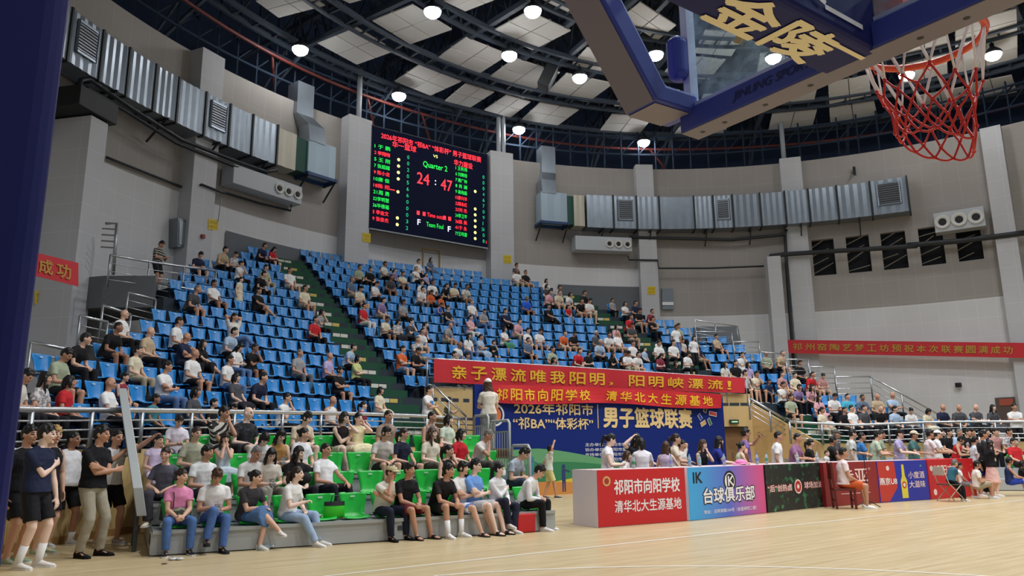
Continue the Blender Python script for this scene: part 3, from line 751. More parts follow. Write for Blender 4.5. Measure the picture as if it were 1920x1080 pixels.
xs = [-60, 0, 60, 173, 267, 360, 440, 530, 602, 670, 735, 800, 860, 915]
fr = [on_cyl(x, interp(ytop, x), FW_R - .1, BOWL) for x in xs]
rail('guard_rail', fr, [.17, .32, .47], 'long stainless guard rail in front of the left block of blue seats', r=.05, drop=.75)
ytr = [(1480, 791), (1600, 797), (1760, 791), (1990, 790)]
xs = [1480, 1540, 1600, 1665, 1730, 1800, 1865, 1930, 1990]
rail('guard_rail', [on_cyl(x, interp(ytr, x), FW_R - .1, BOWL) for x in xs], [.2, .4, .55], 'stainless guard rail in front of the right block, behind the scorers', r=.045, drop=.75)
# rail of the raised box (carries the red banner)
xs = [801, 870, 940, 1010, 1080, 1150, 1220, 1290, 1360, 1398]
ytb = [(801, 672), (1100, 690), (1398, 710)]
bxr = [on_cyl(x, interp(ytb, x), BOX_R + .02, BOWL) for x in xs]
rail('box_rail', bxr, [.3, .6, .9], 'stainless rail on the raised centre box behind the red banner', r=.035, drop=1.0)
# sloping stair rails at both ends of the box
def pxrail(name, q, Y, bars, label, drop, r=.03, posts=None):
    P = [on_y(x, y, yy) for (x, y), yy in zip(q, Y)]
    return rail(name, P, bars, label, r=r, drop=drop, posts=posts)
pxrail('stair_rail', [(812, 722), (842, 751), (874, 781)], [18.2, 17.9, 17.7], [.25, .5], 'sloping stair rail running down against the wood wall left of the backdrop', .9)
pxrail('stair_rail', [(1404, 746), (1443, 769), (1480, 790)], [16.6, 16.2, 15.9], [.22, .4, .58], 'bright sloping stair rail right of the backdrop, leading down to the scorers', .8, r=.04)
# stepped rails along the left end, climbing from the front to the landing
stepsL = [((58, 641), (150, 642 + 18), 1.2), ((150, 592), (147 + 55, 604), 2.8), ((193, 572), (245, 590), 4.5), ((240, 548), (292, 562), 6.0), ((290, 529), (410, 553), 8.0)]
for i, ((x0, y0), (x1, y1), k) in enumerate(stepsL):
    def at(x, y):
        r_, a_, p_ = row_point(x, y, 1.0 - .62 + .35); return p_
    p, q = Vector(on_y(x0, y0, 14.6 + k * 1.15 + .6)), Vector(on_y(x1, y1, 14.6 + k * 1.15 + .9)); 
    rail('step_rail', [p, q], [.22, .42, .62], 'stepped stainless rail on the left end of the stand, %s from the front' % ordn(i + 1), r=.035, drop=.95 if i else 1.25)
pl = [Vector(on_y(x, y, yy)) for x, y, yy in ((207, 478, 23.6), (280, 491, 24.4), (345, 500, 25.0), (405, 508, 25.6))]
rail('landing_rail', pl, [.25, .5, .75], 'stainless rail around the top left landing below the grey cabinet', r=.035, drop=1.0)
pl = [Vector(on_y(*q)) for q in ((199, 419, 24.6), (219, 419, 24.3), (212, 515, 24.3))]
e = empty('ladder_rail', pl[0]); tag(e, 'tall hooked stainless ladder rail above the left landing', 'railing')
mb = MB(); mb.tube([p - pl[0] for p in pl], .05, 8); mb.build('frame', STEELD, e, smooth=True)
mb = MB()
for t in (.12, .24, .36, .48):
    c = pl[1].lerp(pl[2], t) - pl[0]; mb.tube([c, c + Vector((-.38, .12, 0))], .025, 6); mb.build('rung', STEELD, e); mb = MB()
# stepped rails along the right end
stepsR = [((1303, 602), (1372, 622), 20.8), ((1305, 622), (1372, 622), 20.4), ((1375, 641), (1423, 641), 19.2), ((1426, 660), (1471, 664), 17.9), ((1474, 674), (1515, 674), 16.8), ((1518, 688), (1564, 688), 15.9), ((1567, 707), (1632, 706), 15.0)]
for i, (a_, b_, Y) in enumerate(stepsR[1:]):
    rail('step_rail', [on_y(*a_, Y + .5), on_y(*b_, Y + .1)], [.25, .45, .65], 'stepped stainless rail on the right end of the stand, %s from the top' % ordn(i + 1), r=.03, drop=.95)
rail('stair_rail', [on_y(1632, 706, 15.1), on_y(1690, 738, 14.2), on_y(1770, 783, 13.2)], [.25, .5, .75], 'long sloping stair rail at the far right end of the stand', r=.035, drop=.95)
rail('landing_rail', [on_y(1303, 600, 21.2), on_y(1303 + 38, 606, 21.0), on_y(1382, 612, 20.8)], [.3, .6], 'rail around the dark landing at the top right end of the stand', r=.03, drop=1.0)
mb = MB(); qs = [Vector(on_y(x, y, 21.6)) for x, y in ((1312, 612), (1384, 612), (1390, 645), (1312, 640))]; mb.prism(qs, (0, .4, 0)); struct(mb.build('wall_landing_right', TILE_GREY))

# ------------------------------------------------------------------ blue seats
SEAT_BLUE = mat('seat_blue', '#1c80c6', .32, spec=.5); SEAT_GREEN = mat('seat_green', '#12b43a', .35); SEAT_TAG = mat('seat_number_plate', '#dfe6ea', .4); SEAT_DARK = mat('seat_bracket_navy', '#123a6b', .5); SEAT_DARKG = mat('seat_bracket_green', '#0c5a24', .5)
def seat_mesh(name):
    mb = MB()
    prof = [(-.17, .415, .395), (-.145, .43, .40), (.02, .425, .41), (.10, .44, .385), (.135, .50, .36), (.155, .60, .385), (.18, .70, .43), (.195, .775, .455), (.20, .80, .44)]
    prof = [(-y, z, w) for y, z, w in prof]     # y forward is positive: seat front at +
    def fn(off):
        return lambda u, v: (lambda t, i: (lambda a, b, f: Vector(((a[2] + (b[2] - a[2]) * f) * (u - .5), (a[0] + (b[0] - a[0]) * f) + off + .05 * (2 * u - 1) ** 2 * (1 if i >= 3 else .15), a[1] + (b[1] - a[1]) * f + (.02 * (2 * u - 1) ** 2 if i < 3 else 0) - (off if i < 3 else 0) * .8)))(prof[i], prof[min(i + 1, len(prof) - 1)], t - i))(v * (len(prof) - 1), min(len(prof) - 2, int(v * (len(prof) - 1))))
    nu, nv = 6, len(prof) - 1
    mb.grid(fn(0), nu, nv); o2 = len(mb.v); mb.grid(fn(-.022), nu, nv)
    n = (nu + 1) * (nv + 1)
    bd = [i for i in range(nu + 1)] + [(j + 1) * (nu + 1) + nu for j in range(nv)] + [nv * (nu + 1) + nu - 1 - i for i in range(nu)] + [(nv - 1 - j) * (nu + 1) for j in range(nv - 1)]
    for a, b2 in zip(bd, bd[1:] + bd[:1]): mb.f.append((a, b2, b2 + n, a + n))
    me = mb.mesh(name)
    bm = bmesh.new(); bm.from_mesh(me); bmesh.ops.recalc_face_normals(bm, faces=bm.faces); bm.to_mesh(me); bm.free()
    me.shade_smooth(); return me
SEAT_ME = seat_mesh('stadium_seat'); SEAT_ME.materials.append(SEAT_BLUE)
SEAT_MEG = SEAT_ME.copy(); SEAT_MEG.materials.clear(); SEAT_MEG.materials.append(SEAT_GREEN)
mb = MB(); mb.box((0, -.160, .745), (.07, .008, .022)); TAG_ME = mb.mesh('number_plate'); TAG_ME.materials.append(SEAT_TAG)
mb = MB(); mb.box((0, -.02, .38), (.34, .26, .05)); mb.box((0, -.12, .2), (.06, .05, .38)); mb.box((0, -.05, .01), (.2, .2, .02)); BR_ME = mb.mesh('bracket'); BR_ME.materials.append(SEAT_DARK)
BR_MEG = BR_ME.copy(); BR_MEG.materials.clear(); BR_MEG.materials.append(SEAT_DARKG)
SEATS = []
PITCH_S = .53
for k in range(17):
    r = R0 + TREAD * k; da = PITCH_S / r
    aL, aR = row_ang(k, bound='L'), row_ang(k, bound='R')
    blocks = [('left', row_ang(k, AIS[0][0]) + .28 / r, aL, 1), ('middle', row_ang(k, AIS[0][1]) - .30 / r, row_ang(k, AIS[1][0]), -1), ('right', row_ang(k, AIS[1][1]) - .28 / r, aR, -1)]
    for bn, a0, a1, s in blocks:
        if bn == 'middle' and k < 3:
            continue
        if bn == 'right' and k > 13: continue
        if bn == 'right' and k < 3: a0 = row_ang(k, (23.5, 23.0, 22.6)[k])
        if bn == 'middle' and k == 16: a1 = max(a1, row_ang(k, 18.6))
        if bn == 'left' and k > 15: continue
        if bn == 'right' and k: a1 = max(a1, row_ang(k, 25.4))
        n = int(abs(a1 - a0) / da)
        for i in range(n):
            SEATS.append(dict(b=bn, k=k, i=i, a=a0 + s * da * i, n=n, occ=None, z=tread_z(k), r=r))
for kx in (2, 3):    # the seats beside the stair below the box rail
    pass
def seat_loc(s): return bowl_at(s['r'], s['a'], s['z'])
for s in SEATS:
    p = seat_loc(s) + Vector((0, 0, .6)); s['px'] = proj(p); s['d'] = (p - Vector(CAM)).length
    s['vis'] = -20 < s['px'][0] < 1940 and -20 < s['px'][1] < 1100 and not (s['b'] == 'middle' and s['k'] in (3, 4) and s['px'][0] > 812) and not (s['px'][0] < 60 and s['px'][1] > 500)
# ================================================================== WALL FIXTURES
GALV = mat('galvanised_sheet', '#98a2ac', .36, metal=.85, var=.10, scale=3); GALV_D = mat('duct_grille_dark', '#4a4a49', .5, metal=.3); CREAM_SHEET = mat('duct_cream_sheet', '#b9b4a4', .45, metal=.2); PALE_SHEET = mat('duct_pale_blue_sheet', '#9db0bd', .45, metal=.2); GREEN_CONN = mat('duct_connector_green', '#0f4a3c', .6); DUCT_BLUE = mat('fan_frame_blue', '#1c3f6d', .5); BLACK_PIPE = mat('black_pipe', '#22262b', .5)
def duct_seg(e, a0, a1, z0, z1, m, base, in0=1.0, in1=.15, name='duct_section', ribs=8):
    mb = MB(); n = ribs; aa = arc(a0, a1, n)
    # folded front: a shallow crease along every rib
    prev = None
    for i, a in enumerate(aa):
        for s_ in ((0,) if i in (0, n) else (0,)):
            d = in0 + (.035 if i % 2 else 0.0)
            mb.v += [tuple(wall_at(a, d, z0) - base), tuple(wall_at(a, d, z1) - base), tuple(wall_at(a, in1, z1) - base), tuple(wall_at(a, in1, z0) - base)]
    for i in range(n):
        p, q = 4 * i, 4 * i + 4; mb.f += [(p, q, q + 1, p + 1), (p + 1, q + 1, q + 2, p + 2), (p + 3, p, q, q + 3)][:3]
        mb.f[-1] = (p + 3, q + 3, q, p)
    mb.f += [(0, 1, 2, 3), (4 * n, 4 * n + 3, 4 * n + 2, 4 * n + 1)]
    return mb.build(name, m, e)
def flange(e, a, z0, z1, base, in0=1.06):
    mb = MB(); w = .0016
    q = [wall_at(a - w, in0, z0 - .05) - base, wall_at(a + w, in0, z0 - .05) - base, wall_at(a + w, in0, z1 + .05) - base, wall_at(a - w, in0, z1 + .05) - base]
    mb.prism(q, tuple(wall_at(a, .1, 0) - wall_at(a, in0, 0))); mb.build('flange', BLACK_PIPE, e)
def grille(e, a0, a1, z0, z1, base, parent):
    mb = MB(); q = [wall_at(a0, 1.05, z0) - base, wall_at(a1, 1.05, z0) - base, wall_at(a1, 1.05, z1) - base, wall_at(a0, 1.05, z1) - base]
    mb.prism(q, tuple((wall_at(a0, .98, 0) - wall_at(a0, 1.05, 0)))); g = mb.build('grille', GALV_D, parent)
    mb = MB()
    for i in range(9):
        z = z0 + (z1 - z0) * (i + .5) / 9; mb.bar(wall_at(a0, 1.07, z) - base, wall_at(a1, 1.07, z) - base, .02, .03)
    mb.build('louvre', GALV, g)
    mb = MB()
    for z in (z0 - .04, z1 + .04): mb.bar(wall_at(a0, 1.06, z) - base, wall_at(a1, 1.06, z) - base, .05, .08)
    for a in (a0, a1): mb.bar(wall_at(a, 1.06, z0 - .08) - base, wall_at(a, 1.06, z1 + .08) - base, .05, .08)
    mb.build('grille_frame', GALV, g)
def bracket_rods(e, a, z, base, dz=1.0):
    mb = MB(); mb.bar(wall_at(a, .1, z) - base, wall_at(a, 1.15, z) - base, .07); mb.bar(wall_at(a, 1.0, z) - base, wall_at(a, .1, z - .75) - base, .06); mb.build('bracket', BLACK_PIPE, e)
def duct(label, cuts, grs, z0, z1, cream, conn, box_, bend):
    base = wall_at(DEG(cuts[0]), 0, z0); e = empty('air_duct', base); tag(e, label, 'duct')
    for i, (a, b_) in enumerate(zip(cuts, cuts[1:])):
        s_ = duct_seg(e, DEG(a), DEG(b_), z0, z1, GALV, base)
        if i in grs:
            d = (b_ - a); grille(e, DEG(a + d * .2), DEG(a + d * .8), z0 + .55, z1 - .28, base, s_)
        flange(e, DEG(b_), z0, z1, base)
        if i % 2 == 0: bracket_rods(e, DEG(a + (b_ - a) * .6), z0 - .06, base)
    duct_seg(e, DEG(cream[0]), DEG(cream[1]), z0 + .05, z1 - .05, CREAM_SHEET, base, .95, .15, 'transition', 4)
    duct_seg(e, DEG(conn[0]), DEG(conn[1]), z0 + .12, z1 - .12, GREEN_CONN, base, .9, .15, 'flexible_connector', 2)
    bx = duct_seg(e, DEG(box_[0]), DEG(box_[1]), z0 + .18, z1 - .02, PALE_SHEET, base, 1.0, .15, 'fan_box', 4)
    mb = MB()
    for d in (.2, 1.05): mb.bar(wall_at(DEG(box_[0]), d, z0 + .1) - base, wall_at(DEG(box_[1]), d, z0 + .1) - base, .14)
    for a in box_: mb.bar(wall_at(DEG(a), .1, z0 + .1) - base, wall_at(DEG(a), 1.15, z0 + .1) - base, .14)
    mb.build('fan_frame', DUCT_BLUE, e)
    for a in box_: bracket_rods(e, DEG(a), z0 + .02, base)
    c, w = bend
    P = [wall_at(DEG(c), .65, z1 - .1), wall_at(DEG(c), .5, z1 + .75), wall_at(DEG(c + (.6 if c > 90 else -.6)), -.1, z1 + 1.4), wall_at(DEG(c + (.6 if c > 90 else -.6)), -.1, z1 + 3.0)]
    mb = MB(); t = Vector((-math.sin(DEG(c)), math.cos(DEG(c)), 0)); nn = Vector((math.cos(DEG(c)), math.sin(DEG(c)), 0))
    mb.loft([[p - base + t * w * a_ + nn * .4 * b2 for a_, b2 in ((-1, -1), (1, -1), (1, 1), (-1, 1))] for p in P]); mb.build('riser', GALV, e)
    return e
duct('silver metal air duct along the upper left wall, with two grilles', [137.5, 133.8, 130.5, 127.6, 124.6, 121.95, 118.7, 115.75, 112.9, 109.75], (1, 6), 13.55, 15.35, (109.6, 107.2), (107.2, 105.7), (105.7, 102.1), (104.6, .45))
duct('silver metal air duct along the right wall beside the scoreboard, with three grilles', [66.9, 63.15, 59.9, 56.75, 52.0, 49.4, 46.8, 43.2, 40.0, 37.0, 33.5, 29.5, 25.2][:], (1, 5, 11), 13.45, 15.35, (68.7, 67.2), (69.6, 68.7), (73.4, 69.7), (72.2, .42))
# black pipes along the wall
def wall_pipe(pts, r, label, inset=.12, insets=None):
    mb = MB(); P = []
    for i in range(len(pts) - 1):
        (x0, y0), (x1, y1) = pts[i], pts[i + 1]
        n = max(1, int(math.hypot(x1 - x0, y1 - y0) / 30))
        for j in range(n): P.append(on_wall(x0 + (x1 - x0) * j / n, y0 + (y1 - y0) * j / n, inset))
    P.append(on_wall(*pts[-1], inset)); mb.tube(P, r, 8)
    return tag(mb.build('wall_pipe', BLACK_PIPE, smooth=True), label, 'pipe')
P = [on_wall(200 + (352 - 200) * t / 6, 295 + 60 * t / 6, .12) for t in range(7)] + [on_wall(378, 346, .78), on_wall(420, 362, .78), on_wall(426, 363, .2), on_wall(490, 382, .2), on_wall(545, 395, .3), on_wall(546, 382, .5)]
mb = MB(); mb.tube(P, .05, 8); tag(mb.build('wall_pipe', BLACK_PIPE, smooth=True), 'thin black pipe crossing the left wall and bending round the tall pilaster', 'pipe')
wall_pipe([(150, 165), (152, 150), (168, 148), (250, 205), (340, 262), (450, 305), (500, 322), (520, 318)], .08, 'thick upper black pipe slung under the left air duct', .9)
wall_pipe([(160, 190), (164, 165), (245, 214), (330, 268), (440, 312), (500, 328)], .07, 'thick lower black pipe slung under the left air duct', .8)
wall_pipe([(1181, 445), (1300, 448), (1370, 450), (1472, 440), (1474, 430)], .09, 'thick black pipe under the right air duct', .5)
wall_pipe([(1178, 480), (1179, 487), (1233, 488), (1235, 503), (1330, 503), (1432, 499)], .05, 'thin black pipe across the right wall below the duct', .55)
wall_pipe([(1472, 440), (1474, 480), (1480, 570), (1489, 690)], .09, 'black pipe dropping down the wall beside the right short pilaster', .6)
wall_pipe([(1440, 492), (1446, 480), (1470, 477), (1560, 471), (1660, 465), (1720, 461)], .13, 'fat black pipe crossing in front of the dark wall openings', .65)
wall_pipe([(1700, 460), (1800, 452), (1925, 436)], .14, 'fat black pipe continuing to the right edge past the last opening', .65)
# fan coil units with round nozzles
UNIT = mat('fan_coil_white', '#b9bfc4', .45); NOZ = mat('nozzle_white', '#d2d2ce', .4); NOZ_D = mat('nozzle_dark', '#1a1a1a', .6)
def fan_unit(pa, pb, ztop, zbot, noz, label, blank_from=0.0, noz_r=.3, dp=.85):
    a0, a1 = wall_ang(on_wall(*pa, .7)), wall_ang(on_wall(*pb, .7)); base = wall_at(a0, 0, zbot); e = empty('fan_coil_unit', base); tag(e, label, 'air conditioner')
    c = [wall_at(a0, .1, 0), wall_at(a0, dp, 0), wall_at(a1, dp, 0), wall_at(a1, .1, 0)]
    mb = MB(); mb.prism([(p.x - base.x, p.y - base.y, 0) for p in c], (0, 0, ztop - zbot)); mb.build('casing', UNIT, e, bevel=.02)
    R = (c[2] - c[1]); L = R.length; R.normalize(); N = Vector((-R.y, R.x, 0)); N = N if N.dot(Vector((CAM[0], CAM[1], 0)) - c[1]) > 0 else -N
    for i in range(noz):
        cc = c[1] + R * L * (blank_from + (1 - blank_from) * (i + .5) / noz) + Vector((0, 0, zbot + (ztop - zbot) * .5)) - base
        U = Vector((0, 0, 1)); Rt = R.cross(U) 
        def ring(rr, d): return [cc + N * d + (R * math.cos(2 * PI * j / 20) + U * math.sin(2 * PI * j / 20)) * rr for j in range(20)]
        mb = MB(); mb.loft([ring(noz_r, .005), ring(noz_r * 1.02, .06), ring(noz_r * .9, .07), ring(noz_r * .55, .02)], caps=False); nz_ = mb.build('nozzle', NOZ, e, smooth=True)
        mb = MB(); mb.loft([ring(noz_r * .5, .02), ring(noz_r * .42, .06)]); mb.build('nozzle_core', NOZ_D, nz_)
    return e
def z_on(x, y, inset): return on_wall(x, y, inset)[2]
fan_unit((433, 330), (562, 372), z_on(497, 328, .85), z_on(497, 363, .85), 3, 'white fan coil unit with three round nozzles under the left duct', .58, .24)
fan_unit((1077, 445), (1183, 447), z_on(1130, 444, .85), z_on(1130, 470, .85), 3, 'white fan coil unit with three nozzles under the right duct near the scoreboard', .52, .24)
fan_unit((1750, 404), (1846, 400), z_on(1800, 393, .85), z_on(1800, 430, .85), 3, 'white fan coil unit with three large nozzles on the far right wall', .0, .36)
e = fan_unit((92, 215), (172, 232), 12.62, 11.95, 0, 'dark air unit on top of the short left pilaster', dp=1.72)
e.children[0].data.materials.clear(); e.children[0].data.materials.append(mat('unit_dark', '#15181c', .6))
# cabinets, notices, small boxes on the wall
CAB = mat('cabinet_grey', '#7d868c', .35, metal=.5)
def wall_box(name, q, depth, m, label, cat, inset=0.0):
    P = [Vector(on_wall(x, y, inset + depth)) for x, y in q]; base = (P[2] + P[3]) / 2; mb = MB(); a = wall_ang(base)
    mb.prism([p - base for p in P], (math.cos(a) * depth, math.sin(a) * depth, 0)); o = mb.build(name, m, loc=base); tag(o, label, cat); return o, P, base
o_, P, base = wall_box('wall_cabinet', [(334, 408), (371, 418), (366, 470), (333, 462)], .5, CAB, 'grey metal cabinet hung on the left wall beside the pilaster', 'cabinet')
mb = MB(); q = [p + (P[0] + P[2] - p * 2) * .08 - base + (Vector((CAM[0], CAM[1], p.z)) - p).normalized() * .03 for p in P]; mb.add(q, [(0, 1, 2, 3)]); mb.build('cabinet_door', mat('cabinet_door', '#8f989e', .3, metal=.5), o_)
o_, P, base = wall_box('wall_shrine_panel', [(1241, 541), (1262, 541), (1263, 580), (1242, 580)], .15, CAB, 'grey notice cabinet on the wall right of the middle block, with a bright lower strip', 'cabinet')
mb = MB(); q = [P[3] * .8 + P[0] * .2 - base, P[2] * .8 + P[1] * .2 - base, P[2] * .65 + P[1] * .35 - base, P[3] * .65 + P[0] * .35 - base]; q = [v + (Vector((CAM[0], CAM[1], 3)) - base).normalized() * .05 for v in q]; mb.add(q, [(0, 1, 2, 3)]); mb.build('light_strip', mat('bright_strip', '#eef2f2', .3), o_)
YEL = mat('notice_yellow', '#dcc32f', .6); YEL_T = mat('notice_print', '#b8922a', .6)
def notice(q, inset, label):
    P = [Vector(on_wall(x, y, inset)) for x, y in q]; base = P[3].copy(); mb = MB(); mb.prism([p - base for p in P], tuple(Vector((math.cos(wall_ang(base)), math.sin(wall_ang(base)), 0)) * .02)); o = mb.build('notice', YEL, loc=base); tag(o, label, 'notice', 'yellow notices on the pilasters')
    R = (P[2] - P[3]); U = (P[0] - P[3])
    for j, t in enumerate(('请勿吸烟', '保持卫生')):
        lettering(t, np.array(tuple(R * .1 + U * (.55 - .42 * j))), tuple(R), tuple(U), U.length * .3, YEL_T, o, width=R.length * .8, depth=.012)
notice([(391, 410), (409, 413), (409, 432), (391, 430)], .73, 'yellow notice on the left tall pilaster, beside the hanging cable')
notice([(680, 436), (695, 438), (695, 455), (680, 453)], .73, 'yellow notice on the pilaster left of the scoreboard')
notice([(944, 478), (959, 479), (959, 494), (944, 493)], .73, 'yellow notice on the pilaster right of the scoreboard')
notice([(1214, 537), (1229, 537), (1229, 552), (1214, 552)], .53, 'yellow notice on the pilaster left of the grey notice cabinet')
notice([(66, 545), (88, 549), (88, 573), (66, 570)], .4, 'yellow notice at the far left beside the blue hoop column')
notice([(1513, 676), (1526, 676), (1526, 690), (1513, 690)], .05, 'yellow notice under the left end of the wall banner on the right')
o_, P, base = wall_box('fire_alarm', [(379, 439), (385, 440), (385, 447), (379, 446)], .1, mat('alarm_red', '#8c2a22', .4), 'tiny red fire alarm on the left tall pilaster', 'alarm', .7)
mb = MB(); p0, p1 = Vector(on_wall(415, 372, .75)), Vector(on_wall(409, 415, .75)); mb.tube([p0, p0.lerp(p1, .5), p1], .02, 6); tag(mb.build('hanging_cable', STEELD), 'cable hanging above the yellow notice on the left tall pilaster', 'cable')
p = Vector(on_wall(1797, 722, .2)); mb = MB(); mb.box(p, (.22, .22, .22)); tag(mb.build('wall_camera', SPK), 'small black box on the plain right wall above the crowd', 'box')
p = Vector(on_wall(1600, 323, .3)); e = empty('wall_bracket', p); tag(e, 'small dark broken bracket high on the right wall above the duct', 'bracket')
mb = MB(); mb.tube([(.1, 0, .3), (.0, -.05, .05), (-.25, -.1, -.15)], .04, 6); mb.build('arm', BLACK_PIPE, e); mb = MB(); mb.box((.12, 0, .1), (.12, .1, .5)); mb.build('plate', BLACK_PIPE, e)
# door outline in the wall under the scoreboard
mb = MB(); P = [Vector(on_wall(x, y, .03)) for x, y in ((793, 500), (793, 466), (824, 470), (824, 505))]
for a, b2 in zip(P, P[1:]): mb.bar(a, b2, .1, .06)
struct(mb.build('door_2', mat('door_frame_tan', '#b59c62', .6)))
# framed picture on the right wall
P = [Vector(on_wall(x, y, .1)) for x, y in ((1866, 746), (1903, 744), (1908, 800), (1872, 800))]
mb = MB(); base = P[3].copy(); mb.prism([p - base for p in P], (.05, .04, 0)); o = mb.build('poster_board', mat('poster_brown', '#5a4a42', .6, var=.3, scale=3), loc=base); tag(o, 'dark brown picture board leaning on the wall at the far right', 'picture')
mb = MB(); mb.add([(P[3] * (1 - v) + P[0] * v) * (1 - u) + (P[2] * (1 - v) + P[1] * v) * u - base + Vector((-.03, -.04, 0)) for u, v in ((.15, .72), (.85, .72), (.85, .95), (.15, .95))], [(0, 1, 2, 3)]); mb.build('poster_band', mat('poster_red', '#a8503a', .6), o, recalc=False)

# ------------------------------------------------------------------ LED scoreboard
SBY = 31.5
SC_ = [Vector(on_y(x, y, SBY)) for x, y in ((697, 430), (917, 461), (910, 286), (694, 239))]     # bl br tr tl
bl, br_, tr_, tl = SC_
zb, zt = (bl.z + br_.z) / 2, (tl.z + tr_.z) / 2
x0, x1 = (bl.x + tl.x) / 2, (br_.x + tr_.x) / 2
SW, SH = x1 - x0, zt - zb
sb = empty('led_scoreboard', (x0 + SW / 2, SBY, zb)); tag(sb, 'large dark LED scoreboard with red, green and yellow text on the back wall', 'scoreboard')
LED_BK = mat('led_black', '#090e24', .7, emit=.3, spec=.1); LED_R = mat('led_red', '#ff2a38', .5, emit=1.3); LED_G = mat('led_green', '#12d84a', .5, emit=1.1); LED_Y = mat('led_yellow', '#f2f08a', .5, emit=1.2); LED_W = mat('led_white', '#e8ecff', .5, emit=1.2); LED_C = mat('led_teal', '#12b878', .5, emit=.9)
mb = MB(); mb.box((0, .14, SH / 2), (SW + .12, .26, SH + .12)); mb.build('cabinet', mat('led_cabinet', '#2b3038', .5), sb)
mb = MB(); mb.box((0, 0.0, SH / 2), (SW, .03, SH)); scr = mb.build('screen', LED_BK, sb)
mb = MB(); mb.bar((-SW / 2, -.02, -.08), (SW / 2, -.02, -.08), .08, .06); mb.build('bottom_trim', STEELD, sb)
# text positions measured on the photograph (pixel frame), mapped to the screen
def S(u, v): return np.array([(-.5 + u) * SW, -.022, v * SH])
def led(t, u0, u1, v, h, m, align='LEFT', w=True, bold=.0):
    lettering(t, S(u0, v), (1, 0, 0), (0, 0, 1), h * SH, m, scr, width=(u1 - u0) * SW if w else None, bold=bold, name='led_text', align=align, depth=0)
led('2026年祁阳市 “祁BA” “体彩杯” 男子篮球联赛', .07, .94, .895, .062, LED_R, bold=.012)
led('华一篮球', .16, .36, .835, .062, LED_R, bold=.012); led('华力建设', .69, .86, .80, .062, LED_R, bold=.012)
led('VS', .505, .545, .83, .03, LED_Y); led('Quarter 2', .42, .63, .70, .068, LED_G, bold=.01)
led('24', .37, .475, .525, .115, LED_R, bold=.004); led('47', .575, .675, .51, .115, LED_R, bold=.004); led(':', .523, .533, .545, .05, LED_W, bold=.01)
led('Time outs', .46, .60, .205, .042, LED_R); led('Team Foul', .455, .60, .105, .045, LED_G, bold=.005); led('F', .38, .405, .105, .055, LED_W, bold=.01); led('F', .64, .665, .09, .055, LED_W, bold=.01)
mb = MB()
for u in (.385, .435, .61, .655): mb.add([S(u - .012, .205), S(u + .012, .205), S(u + .012, .245), S(u - .012, .245)], [(0, 1, 2, 3)])
mb.build('led_square', LED_R, scr, recalc=False)
left = ['1 于 鹏', '2 李翔特', '5 王 刚', '7 张超越', '9 陈小龙', '10唐 俊', '18陈 阳', '21周 勇', '32李明慧', '36毕德福', '5 李金文', '9 张俊杰']
lc = 'GRGGRGRGGGRR'; ls = '002056600032'; lb = '011110100011'
for i, t in enumerate(left):
    v = .785 - i * .065
    led(t, .02, .145, v, .042, LED_R if lc[i] == 'R' else LED_G, bold=.006); led(ls[i], .285, .303, v - .035, .036, LED_C)
    if lb[i] == '1': mb = MB(); disc(mb, S(.215, v + .0), (1, 0, 0), (0, 0, 1), .085, 8, .004); mb.build('led_dot', LED_Y, scr, recalc=False)
led('一', .15, .19, .40, .008, LED_R, bold=.01); led('1', .985, .99, .035, .03, LED_R)
right = ['1 王昕伟', '6 刘腾程', '7 唐广林', '8 肖 澜', '9 高晓磊', '15廖兴华', '22柳永红', '23刘 杰', '24李卫平', '26陈 昊', '41于 永', '77王鸣雷']
rc_ = 'GGGGGRRRGRRG'; rs_ = ['0', '0', '0', '4', '6', '7', '0', '9', '1', '26', '0', '8']; rb = '000100111111'
for i, t in enumerate(right):
    v = .755 - i * .0625
    led(t, .705, .81, v, .042, LED_R if rc_[i] == 'R' else LED_G, bold=.006); led(rs_[i], .955 if len(rs_[i]) == 1 else .945, .960 if rs_[i] == '1' else .972, v - .03, .036, LED_C)
    if rb[i] == '1': mb = MB(); disc(mb, S(.885, v + .0), (1, 0, 0), (0, 0, 1), .085, 8, .004); mb.build('led_dot', LED_Y, scr, recalc=False)

# ------------------------------------------------------------------ banners
RED_CLOTH = mat('banner_red', '#c4202a', .6, var=.06, scale=2); YEL_TXT = mat('banner_yellow', '#e8b428', .55)
def banner(name, fn, nu, label, text, tu, th, tv, m=RED_CLOTH, mt=YEL_TXT, bold=.03, charfix=None, cat='banner'):
    """fn(u, v) -> point on the cloth"""
    base = Vector(fn(0, 0)); mb = MB(); mb.grid(lambda u, v: Vector(fn(u, v)) - base, nu, 4)
    o = mb.build(name, m, loc=base, recalc=False); sd = o.modifiers.new('solid', 'SOLIDIFY'); sd.thickness = .012; tag(o, label, cat)
    chars = text; n = len(chars)
    for i, c in enumerate(chars):
        if c == ' ': continue
        u = tu[0] + (tu[1] - tu[0]) * (i + .12) / n; u2 = tu[0] + (tu[1] - tu[0]) * (i + .88) / n
        p, q, t = Vector(fn(u, tv)), Vector(fn(u2, tv)), Vector(fn(u, tv + th))
        R = q - p; U = t - p; hh = U.length
        small = c in '，！,!'
        cen = (Vector((CAM[0], CAM[1], CAM[2])) - p).normalized() * .03
        if small: lettering(c, tuple(p - base + cen), tuple(R), tuple(U), hh * (.28 if c in '，,' else .95), mt, o, width=R.length * .25, bold=bold, name='character')
        else: lettering(c, tuple(p - base + cen), tuple(R), tuple(U), hh, mt, o, width=R.length, bold=bold, name='character')
    return o
yb_t = [(813, 673), (1100, 690), (1396, 709)]; yb_b = [(813, 717), (1100, 729), (1396, 737)]
